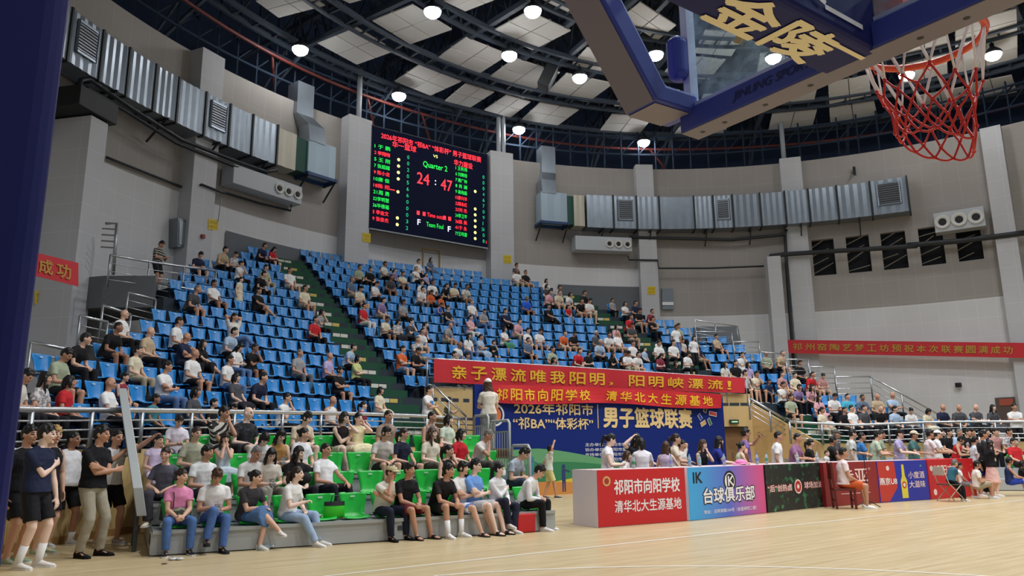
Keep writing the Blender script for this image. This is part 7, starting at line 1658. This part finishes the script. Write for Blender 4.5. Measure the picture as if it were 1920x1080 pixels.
CROWD = '''
150,633,k,k,s,1;128,669,s,K,s,3;217,613,k,K,z,1;241,587,W,k,0,0;254,647,c,e,u,0;290,613,e,k,0,0;324,598,W,K,s,0;330,622,n,k,0,2;349,647,k,d,l,6;317,547,G,K,g,1
318,700,W,j,s,2;232,700,m,K,K,0;229,735,W,k,0,5;85,718,h,k,l,0;67,726,w,k,s,3;124,754,t,k,s,0;195,758,r,k,o,0;281,760,t,k,K,0
345,481,n,K,m,3;409,477,e,k,s,1;443,480,h,s,u,3;458,489,W,k,u,4;487,490,s,e,s,0;495,462,n,k,s,1;516,473,r,K,l,3;445,527,c,d,Q,8;401,536,W,K,s,5;487,523,k,k,s,1;489,545,k,K,s,6;544,512,W,W,z,5;563,533,c,E,z,0
445,597,w,j,s,9;587,581,g,k,o,4;578,599,r,k,z,0;416,627,b,k,s,1;466,638,k,K,s,4;377,652,W,K,0,0;420,657,W,j,s,0;462,667,W,j,l,3;560,669,g,g,g,0;602,665,v,k,0,0
436,711,G,s,o,5;486,711,n,k,s,1;541,737,W,k,z,4;618,746,W,k,0,0;380,744,G,k,o,0;395,760,k,k,K,0;426,755,k,k,Q,3;655,654,b,k,s,1;661,670,y,k,o,2;644,693,k,K,m,2
689,750,m,k,p,0;714,718,c,d,o,0
668,496,s,k,s,0;695,500,k,k,s,0;718,498,w,k,s,0;740,510,P,k,Q,0;754,506,c,K,s,2;785,486,W,k,s,0;797,486,x,d,l,0;780,500,W,k,g,6;801,512,v,j,Q,0;734,521,G,K,z,1;647,527,x,E,g,0;666,542,c,K,s,3;697,529,W,k,s,3
677,566,r,w,z,0;715,569,P,E,s,1;712,590,c,K,z,3;747,600,h,s,l,3;755,573,g,k,s,0;770,598,G,k,u,4;773,614,d,k,p,1;786,617,W,E,z,1;790,640,h,E,g,2;776,543,W,g,s,1;786,545,o,k,p,3;797,533,W,k,u,0;818,531,W,k,s,0;825,543,k,k,p,1;838,538,c,k,s,3;835,558,o,k,K,0;828,575,B,K,K,3;838,602,g,E,0,1
762,650,o,J,s,2;777,654,k,k,s,3;848,572,k,j,s,5;875,568,W,j,g,5;879,541,w,E,s,1;879,588,p,w,p,2;897,586,g,j,z,3;871,625,W,j,l,0;900,628,b,d,p,2;841,640,W,k,0,1;839,659,b,k,s,0;867,659,t,k,s,0;923,638,k,K,K,4
940,612,W,G,o,2;970,610,p,e,s,1;991,612,W,K,s,0;953,580,n,k,s,6;989,629,x,K,z,0;988,552,B,K,g,0;965,502,G,k,s,0;980,507,k,E,z,5;968,514,W,e,g,0;1016,530,W,e,o,0;1031,536,G,k,o,0;1018,570,k,k,s,6;1027,557,p,k,s,1;1037,557,c,E,z,1;1048,558,W,K,o,1;1069,547,h,k,s,1;1092,549,k,k,s,0;1089,562,k,E,s,1;1101,564,W,E,s,3;1065,577,r,K,K,0
1019,618,W,J,s,3;1049,622,o,E,z,1;1060,624,k,E,s,3;1035,650,s,j,s,0;1035,671,k,k,o,0;1070,662,r,k,z,1;1123,626,G,k,w,0;1138,628,W,E,s,1;1160,628,W,E,0,5;1164,614,p,k,l,0;1180,618,G,E,s,3;1121,647,b,k,w,1;1186,651,W,k,s,0;1195,663,W,E,s,1;1146,661,k,k,l,4;1158,667,k,K,s,3;1172,664,W,e,m,3;1097,670,k,k,o,3;1218,663,b,k,Q,0;1232,652,W,k,s,0;1259,652,W,k,s,0;1246,668,m,k,l,3;1273,674,k,k,l,0;1284,672,W,k,o,3;1231,632,W,k,K,0;1245,634,w,k,K,0;1264,618,W,j,s,8;1270,610,s,k,s,0;1297,634,W,k,o,8;1311,646,n,E,s,5
1166,563,W,k,o,2;1179,568,g,k,K,0;1187,583,k,E,s,3;1174,600,r,k,s,1;1205,573,n,k,s,0;1217,580,m,e,z,1;1209,591,k,k,s,2
1344,636,e,K,s,5;1391,668,W,w,s,4;1373,676,k,k,s,0;1355,680,w,k,l,0;1363,683,v,k,l,0;1430,671,s,k,g,0;1454,671,e,K,g,1;1501,686,k,k,s,0;1424,698,c,K,s,4;1463,700,d,E,z,0;1498,706,c,k,u,0;1521,704,r,E,z,1;1534,706,d,E,u,3;1392,702,h,K,s,0;1410,722,n,K,K,0;1443,727,W,k,s,4;1478,749,s,K,s,0;1498,752,p,d,l,0;1500,734,P,k,m,1;1518,736,p,k,l,1;1529,757,W,k,s,3;1558,734,q,k,z,0;1583,742,x,k,z,0;1567,757,G,k,z,0;1578,765,k,k,z,0;1536,769,c,e,p,0;1551,775,W,k,K,0;1594,757,W,k,z,5
1610,740,e,k,0,0;1634,738,b,k,0,2;1646,772,k,k,0,3;1675,763,b,k,s,0;1695,770,W,k,u,3;1722,770,c,d,o,3;1760,767,n,k,0,0;1787,767,G,k,0,0;1802,764,G,k,0,2;1855,770,G,d,l,0'''
CR = []
for ent in CROWD.replace('\n', ';').split(';'):
    if ent.strip():
        x, y, t, b_, h, p = ent.strip().split(','); CR.append((float(x), float(y), t, b_, h, p))
LOWER = '1742,792,k,k,s,3;1760,793,k,k,s,0;1776,806,k,k,s,0;1794,796,b,k,g,0;1810,798,k,k,s,0;1815,826,B,K,K,3;1820,811,g,k,s,0;1837,813,W,k,w,3;1845,796,n,k,s,0;1862,807,d,k,s,0;1889,807,h,k,s,0;1900,818,r,k,s,5'
LOW = []
for ent in LOWER.split(';'):
    x, y, t, b_, h, p = ent.split(','); LOW.append((float(x), float(y), t, b_, h, p))
FEMH = 'luopQ'
want('7', False, False)
for c in CR + LOW: want(c[5], c[4] in FEMH, c[4] in 'KQ')
flush()
for d in VAR.values():
    for o in d['all'] + d['shoes']:
        for ch in list(o.children):
            if ch not in d['all']: bpy.data.objects.remove(ch)
MESHES = {}
for key, d in VAR.items():
    m = {k: v.data for k, v in d.items() if k.startswith(('body', 'top_', 'bot_', 'hair_'))}; m['shoes'] = [o.data for o in d['shoes']]; MESHES[key] = m
    keep = set()
    for o in d['all'] + d['shoes']:
        if o.name not in keep: keep.add(o.name)
    for n_ in keep:
        o = bpy.data.objects.get(n_)
        if o: bpy.data.objects.remove(o)
HATCH = blotch('patterned_cloth', '#8f8c90', '#d8d4d2', 22, .5)
rsk = random.Random(11)
def place(key, spec, loc, rz, scale=1.0):
    x, y, t, b_, h, p = spec; m = MESHES[key]; who, hs, hc_ = HAIR_[h]
    def ob(name, me, mats, parent):
        o = bpy.data.objects.new(name, me); COL.objects.link(o)
        for i, mm in enumerate(mats):
            o.material_slots[i].link = 'OBJECT'; o.material_slots[i].material = mm
        if parent: o.parent = parent
        return o
    tone = rsk.choice('mmtplm' if h in FEMH else 'mttmtd'); body = ob('person', m['body'], [skin(tone), EYE, LIP][:len(m['body'].materials)], None)
    tm = HATCH if t == 'h' else cloth(TOPC_[t][1]); bn, bk, bc = BOT_[b_]
    tk = 'top_vest' if (t in 'Bm' and h == 'K') or (h == '0' and t == 'W' and x == 618) else 'top_tee'
    ob('t_shirt' if tk == 'top_tee' else 'vest', m[tk], [tm], body)
    bmesh_ = m.get('bot_' + bk) or m['bot_long']; ob('trousers' if bk == 'long' else bk, bmesh_, [tm if bc is None else cloth(bc)], body)
    if hs != 'bald':
        hm_ = m.get('hair_' + hs) or m.get('hair_short') or m.get('hair_pony'); ob('hair', hm_, [hairm(hc_)], body)
    for i in (0, 1):
        s_ = ob('shoe', m['shoes'][i], [cloth(('#d8d8d8', '#222226', '#8a8a8c')[int(x) % 3])], body)
    body.location = loc; body.rotation_euler = (0, 0, rz); body.scale = (scale,) * 3
    return body, who, bn
LABELS = set()
def people_label(who, t, bn, p, place_):
    tw = TOPC_[t][0]
    for cand in ('%s in %s top, %s, %s, %s' % (who, tw, bn, PNAME[p], place_), '%s in %s top, %s, %s' % (who, tw, bn, place_), '%s in %s top, %s' % (who, tw, place_), '%s in %s top, %s' % (who, tw, place_.replace(' seat from', ' from')), '%s in %s, %s' % (who, tw, place_.replace(' seat from', ' from').replace(' row from top', ' row down').replace('left stairs', 'stairs'))):
        if len(cand.split()) <= 16 and cand not in LABELS: LABELS.add(cand); return cand
    LABELS.add(cand); return cand
TOPK = {'left': 15, 'middle': 16, 'right': 13}
def seat_words(s, person_=False):
    row = ordn(TOPK[s['b']] - s['k'] + 1) if s['k'] < TOPK[s['b']] else 'top'
    rr = ('%s row from top' % row) if row != 'top' else 'top row'
    st = {'left': 'from stairs', 'middle': 'from left stairs', 'right': 'from stairs'}[s['b']]
    return '%s, %s block, %s %s' % (rr, s['b'], ordn(s['i'] + 1) + (' seat' if person_ else ''), st)
nper = 0
for spec in CR:
    x, y, t, b_, h, p = spec; kid = h in 'KQ'; fem = h in FEMH; st = p in '78'
    hz = (1.6 if not kid else 1.15) if st else ((1.23 if p not in '13' else 1.14) - (.28 if kid else 0) - (.05 if fem else 0))
    rp = row_point(x, y, hz - .62)
    if rp is None: continue
    k = int(round(rp[0])); k = max(0, min(16, k)); a = rp[1]
    # exact angle at this row's radius for the pixel column
    r = R0 + TREAD * k; q = on_cyl(x, y, r, BOWL); a = math.atan2(q[1] - BOWL[1], q[0] - BOWL[0]) if abs(rp[0] - k) < .8 else a
    best, bd_ = None, 9
    for s in SEATS:
        if s['k'] == k and s['occ'] is None:
            d_ = abs(s['a'] - a) * r
            if d_ < bd_: best, bd_ = s, d_
    key = (p, fem, kid); rz = None
    if best is not None and bd_ < .95 and not st:
        s = best; s['occ'] = spec; loc = seat_loc(s) + Vector((0, 0, .0)); aa_ = s['a']; where = seat_words(s, True)
    else:
        loc = bowl_at(r - .15, a, tread_z(k)); aa_ = a
        where = 'on the stairs %s row up' % ordn(k + 1) if (AIS[0][0] - .3 < loc.x < AIS[0][1] + .3 or AIS[1][0] - .3 < loc.x < AIS[1][1] + .3) else '%s row up on the %s of the stand' % (ordn(k + 1), 'left' if loc.x < 7 else ('middle' if loc.x < 21 else 'right'))
    rz = aa_ + PI / 2 + rsk.uniform(.05, .5); sc_ = rsk.uniform(.96, 1.04)
    body, who, bn = place(key, spec, loc, rz, sc_)
    tag(body, people_label(who, t, bn, p, where), 'person', 'spectators on the blue seats'); nper += 1
# second bleacher at the far right, in front of the wooden wall
rb = empty('pullout_bleacher', bowl_at(15.2, DEG(45))); tag(rb, 'grey bleacher with green seats at the far right behind the players', 'bleacher')
for i in range(3):
    mb = MB(); b0 = rb.location; ann(mb, 15.2 + .8 * i, 16.05 + .8 * i, 0.02, PLAT[i], DEG(60), DEG(33), 12); mb.v = [(v[0] - b0.x, v[1] - b0.y, v[2]) for v in mb.v]; mb.build('tier', BL_GREY, rb)
for n_, spec in enumerate(LOW):
    x, y, t, b_, h, p = spec; kid = h in 'KQ'; fem = h in FEMH; best = None
    for i in range(3):
        q = on_cyl(x, y, 15.55 + .8 * i, BOWL); e_ = abs(q[2] - (.36 + .33 * i + .79 - (.25 if kid else 0)))
        if best is None or e_ < best[0]: best = (e_, i, q)
    i, q = best[1], best[2]; a = math.atan2(q[1] - BOWL[1], q[0] - BOWL[0]); loc = bowl_at(15.55 + .8 * i, a, PLAT[i] - .40)
    body, who, bn = place((p, fem, kid), spec, loc, a + PI / 2 + .35, 1.0)
    tag(body, people_label(who, t, bn, p, 'far right green seats, %s tier, %s from left' % (ordn(i + 1), ordn(n_ + 1))), 'person', 'spectators on the far right bleacher')
    o = bpy.data.objects.new('bleacher_seat', SEAT_MEG); COL.objects.link(o); o.location = loc + Vector((0, 0, -.0)); o.rotation_euler = (0, 0, a + PI / 2); tag(o, 'green seat on the far right bleacher, %s tier, %s from its left' % (ordn(i + 1), ordn(n_ + 1)), 'seat', 'green seats of the far right bleacher')
# white-shirted man standing on the walkway at the right edge
p_ = on_cyl(1900, 762, 18.9, BOWL); body, who, bn = place(('7', False, False), (1900, 762, 'W', 'k', 's', '7'), Vector((p_[0], p_[1], p_[2] - 1.6)), math.atan2(p_[1] - BOWL[1], p_[0] - BOWL[0]) + PI / 2, 1.0)
tag(body, 'man in white tee standing at the right edge behind the guard rail', 'person')
# ------------------------------------------------------------------ seats: the 300 that show largest as objects, the rest as one
vis = [s for s in SEATS if s['vis'] and (s['occ'] or not (s['b'] == 'right' and s['k'] == 0 and seat_loc(s).x > 26))]
vis.sort(key=lambda s: s['d'])
near, rest = vis[:300], vis[300:]
for s in near:
    o = bpy.data.objects.new('stadium_seat', SEAT_ME); COL.objects.link(o); o.location = seat_loc(s); o.rotation_euler = (0, 0, s['a'] + PI / 2)
    tag(o, '%s blue plastic seat, %s' % ('occupied' if s['occ'] else 'empty', seat_words(s)), 'seat', 'blue stadium seats')
    for nm, me in (('number_plate', TAG_ME), ('bracket', BR_ME)):
        c = bpy.data.objects.new(nm, me); COL.objects.link(c); c.parent = o
mb = MB(); vs0 = [v.co.copy() for v in SEAT_ME.vertices]; fs0 = [tuple(p.vertices) for p in SEAT_ME.polygons]; vb = [v.co.copy() for v in BR_ME.vertices]; fb = [tuple(p.vertices) for p in BR_ME.polygons]; vt = [v.co.copy() for v in TAG_ME.vertices]; ft_ = [tuple(p.vertices) for p in TAG_ME.polygons]
mis = []
for s in rest:
    M = Matrix.Translation(seat_loc(s)) @ Matrix.Rotation(s['a'] + PI / 2, 4, 'Z')
    for vv, ff, mi_ in ((vs0, fs0, 0), (vb, fb, 1), (vt, ft_, 2)): mb.add([M @ v for v in vv], ff); mis += [mi_] * len(ff)
o = mb.build('stadium_seat', [SEAT_BLUE, SEAT_DARK, SEAT_TAG], recalc=False, smooth=True); o.data.polygons.foreach_set('material_index', mis)
tag(o, 'the far rows of small blue seats high up in the stand', 'seat', 'blue stadium seats', kind='stuff')
# ================================================================== SMALL THINGS
def bottle(x, y, Y, z, label, cap='#2f6fae', liq='#cfe3ee', s=1.0):
    p = on_y(x, y, Y); e = empty('water_bottle', (p[0], Y, z)); tag(e, label, 'bottle', 'water bottles')
    mb = MB(); mb.loft([[(r * s * math.cos(2 * PI * i / 14), r * s * math.sin(2 * PI * i / 14), h * s) for i in range(14)] for r, h in ((.030, 0), (.033, .02), (.031, .08), (.033, .13), (.032, .16), (.015, .2), (.013, .215))]); b_ = mb.build('bottle_body', mat('bottle_plastic', liq, .15, trans=.6), e, smooth=True)
    mb = MB(); mb.loft([[(r * s * math.cos(2 * PI * i / 12), r * s * math.sin(2 * PI * i / 12), h * s) for i in range(12)] for r, h in ((.016, .213), (.016, .235))]); mb.build('cap', mat('bottle_cap_' + cap.strip('#'), cap, .4), e)
    mb = MB(); mb.loft([[(.0335 * s * math.cos(2 * PI * i / 14), .0335 * s * math.sin(2 * PI * i / 14), h * s) for i in range(14)] for h in (.07, .12)], caps=False); mb.build('label_band', mat('bottle_label_' + cap.strip('#'), cap, .5), e)
TTOP = 1.0
for x, lab, c in ((1188, 'green labelled bottle on the red table beside the long black haired woman', '#3a8a5a'), (1258, 'large pale lilac bottle on the red table before the wavy haired woman', '#8f86d8'), (1293, 'bottle at the left corner of the club table', '#6aa6c8'), (1312, 'clear bottle in front of the woman in black off shoulder top', '#7cc0d0'), (1358, 'bottle before the woman in royal blue jacket', '#8a8ae0'), (1420, 'blue labelled bottle near the man in purple polo', '#6a7ce0'), (1438, 'green bottle in front of the white-shirted man', '#2f9a72'), (1496, 'clear bottle near the man in mauve tee', '#c8ccd0'), (1533, 'small bottle at the baby end of the dark table', '#d8d8d8')):
    bottle(x, 870, 9.55, TTOP, lab, c, s=1.05)
for x, y, lab in ((1559, 945, 'clear bottle on the floor left of the dark red chair'), (1737, 930, 'clear bottle on the floor at the beer table right end')):
    p = on_z(x, y); bottle(x, y, float(p[1]), 0.0, lab, '#dcdcdc', s=1.2)
p = on_z(497, 1031); e = empty('water_bottle', (p[0], p[1], .035), .3); tag(e, 'clear empty bottle lying on the floor before the denim skirt', 'bottle', 'water bottles')
mb = MB(); mb.loft([[(h, r * math.cos(2 * PI * i / 14), r * math.sin(2 * PI * i / 14)) for i in range(14)] for r, h in ((.030, -.12), (.033, -.10), (.031, 0), (.033, .05), (.014, .10), (.013, .12))]); mb.build('bottle_body', mat('bottle_plastic', '#cfe3ee', .15), e, smooth=True); mb = MB(); mb.loft([[(h, .015 * math.cos(2 * PI * i / 10), .015 * math.sin(2 * PI * i / 10)) for i in range(10)] for h in (.118, .138)]); mb.build('cap', WHITE_PR, e)
p = on_z(328, 1050); mb = MB()
for k in range(7): mb.sphere((.05 * math.cos(k * 2.1), .06 * math.sin(k * 1.7), .018), (.05, .04, .018), 8, 5)
tag(mb.build('plastic_wrapper', mat('wrapper', '#dfe3e2', .2), loc=(p[0], p[1], 0), smooth=True), 'crumpled clear wrapper on the floor at the pink woman\'s feet', 'wrapper')
p = on_z(308, 1058); mb = MB(); mb.sphere((0, 0, .008), (.04, .025, .008), 8, 5); tag(mb.build('litter_scrap', mat('scrap_brown', '#6a4a30', .8), loc=(p[0], p[1], 0)), 'small brown scrap on the wooden floor in front of the bleacher', 'scrap')
# pink hat on the club table
p = on_y(1389, 868, 9.5); e = empty('hat', (p[0], 9.5, TTOP)); tag(e, 'bright pink bucket hat lying on the club table', 'hat'); HP = mat('hat_pink', '#f08cc0', .8)
mb = MB(); mb.sphere((0, 0, .05), (.13, .12, .075), 16, 10); mb.build('crown', HP, e, smooth=True); mb = MB(); mb.loft([[(r * math.cos(2 * PI * i / 20), r * .9 * math.sin(2 * PI * i / 20), h + .012 * math.sin(i)) for i in range(20)] for r, h in ((.12, .03), (.21, .012), (.21, .02), (.12, .04))]); mb.build('brim', HP, e, smooth=True)
# dark red wooden chair
def wood_chair():
    e = empty('wooden_chair', (PCH[0], PCH[1] + .02, 0), PI + .75); tag(e, 'dark red wooden chair under the man in orange shorts', 'chair'); m = mat('chair_red_wood', '#5c1713', .35)
    mb = MB(); mb.box((0, -.02, .42), (.46, .46, .05)); mb.build('seat', m, e, bevel=.01)
    for x in (-.2, .2):
        mb = MB(); mb.bar((x, .18, 0), (x, .18, .40), .045); mb.build('leg', m, e); mb = MB(); mb.bar((x, -.22, 0), (x, -.27, 1.02), .045); mb.build('leg', m, e)
    mb = MB(); mb.box((0, -.275, .82), (.42, .03, .36)); mb.build('backrest', m, e, bevel=.01)
    mb = MB(); mb.bar((-.2, .18, .18), (.2, .18, .18), .03); mb.bar((-.2, -.22, .18), (.2, -.22, .18), .03); mb.build('stretcher', m, e)
wood_chair()
# folding chair
e = empty('folding_chair', (PFC[0] - .02, PFC[1] + .02, 0), PI + 1.05); tag(e, 'pale folding chair with steel tube legs under the man in teal tee', 'chair'); m = mat('fold_beige', '#b9ac98', .5)
mb = MB(); mb.box((0, -.02, .41), (.42, .40, .025)); mb.build('seat', mat('fold_dark', '#4a3a30', .5), e, bevel=.008); mb = MB(); mb.box((0, -.27, .74), (.42, .02, .22), mtx=Matrix.Rotation(-.15, 3, 'X')); mb.build('backrest', m, e, bevel=.008)
for x in (-.22, .22):
    mb = MB(); mb.tube([(x, .22, .01), (x, -.18, .45), (x, -.30, .86)], .012, 8); mb.build('leg', m, e, smooth=True); mb = MB(); mb.tube([(x * .92, -.26, .01), (x * .92, .16, .42)], .012, 8); mb.build('leg', m, e, smooth=True)
# microphone stand
p = on_z(1629, 950); e = empty('microphone_stand', (p[0], p[1], 0)); tag(e, 'thin black microphone stand in front of the maroon table', 'stand'); 
mb = MB(); mb.tube([(0, 0, .05), (0, 0, .78)], .012, 8); mb.tube([(0, 0, .76), (0, 0, 1.16)], .008, 8); mb.build('pole', INK, e)
for k in range(3): a = k * 2.1 + .4; mb = MB(); mb.tube([(0, 0, .14), (.3 * math.cos(a), .3 * math.sin(a), .012)], .010, 6); mb.build('leg', INK, e)
mb = MB(); mb.tube([(.10, .0, 1.10), (-.28, 0, 1.26)], .007, 6); mb.build('boom', INK, e); mb = MB(); mb.tube([(-.28, 0, 1.26), (-.40, 0, 1.30)], [.012, .024], 8); mb.build('microphone', INK, e)
# red box under the bowed man, green bag on a seat
p = on_z(990, 999); e = empty('red_bag', (p[0], p[1] + .12, 0), -.16); tag(e, 'bright red square bag on the floor beside the bowed man\'s feet', 'bag'); mb = MB(); mb.box((0, 0, .16), (.34, .24, .31)); mb.build('bag_body', mat('bag_red', '#c41f24', .5, bump=.1), e, bevel=.025, seg=3); mb = MB(); mb.tube([(-.08, 0, .31), (-.06, 0, .36), (.06, 0, .36), (.08, 0, .31)], .008, 6); mb.build('handle', INK, e)
q = on_plane(627, 945, tuple(blp(0, .30)), tuple(BN)); e = empty('tote_bag', (q[0], q[1], PLAT[0] + .03), BRZ); tag(e, 'bright green tote bag with black trim on the empty front row seat', 'bag')
mb = MB(); mb.loft([[(w * math.cos(2 * PI * i / 16), d * math.sin(2 * PI * i / 16), z) for i in range(16)] for w, d, z in ((.13, .06, 0), (.17, .075, .02), (.16, .07, .2), (.15, .05, .23))]); mb.build('bag_body', mat('tote_green', '#35c21e', .5), e, smooth=True)
mb = MB(); mb.loft([[(w * math.cos(2 * PI * i / 16), d * math.sin(2 * PI * i / 16), z) for i in range(16)] for w, d, z in ((.165, .075, .19), (.16, .06, .25))]); mb.build('trim', INK, e); mb = MB(); mb.tube([(-.07, .05, .24), (-.05, .05, .34), (.05, .05, .34), (.07, .05, .24)], .008, 6); mb.build('handle', INK, e)
q = on_plane(592, 955, tuple(blp(0, .38)), tuple(BN)); mb = MB()
for k in range(4): mb.sphere((.05 * k - .08, .02 * math.sin(k), .02), (.045, .035, .022), 8, 6)
tag(mb.build('snack_wrapper', mat('wrapper_white', '#dcdcdc', .4), loc=(q[0], q[1], PLAT[0] + .05), smooth=True), 'crumpled white wrapper on the empty green seat by the jeans', 'wrapper')
mb = MB(); q = on_plane(573, 898, tuple(blp(0, .95)), tuple(BN)); mb.sphere((0, 0, 0), (.10, .07, .10), 14, 9); tag(mb.build('black_bag', mat('bag_black', '#141416', .8, bump=.3), loc=(q[0], q[1], PLAT[0] + .62), smooth=True), 'small fluffy black bag on the lap of the black haired woman', 'bag')
# bright sheet of paper on the lap of the man in red, orange bag
def on_row(x, y, dz):
    r_ = row_point(x, y, dz - .62); return r_[2]
p = on_row(593, 604, .62); mb = MB(); mb.box((0, 0, 0), (.34, .24, .02), rot=.3); tag(mb.build('paper_sheet', mat('paper_bright', '#f4f4f2', .6), loc=tuple(p)), 'bright white folder held on the lap of the man in red', 'paper')
p = on_row(618, 684, .5); mb = MB(); mb.sphere((0, 0, .06), (.10, .08, .10), 10, 7); tag(mb.build('plastic_bag', mat('bag_orange', '#e0702a', .5), loc=tuple(p), smooth=True), 'small orange bag on the blue seat right of the violet shirt', 'bag')
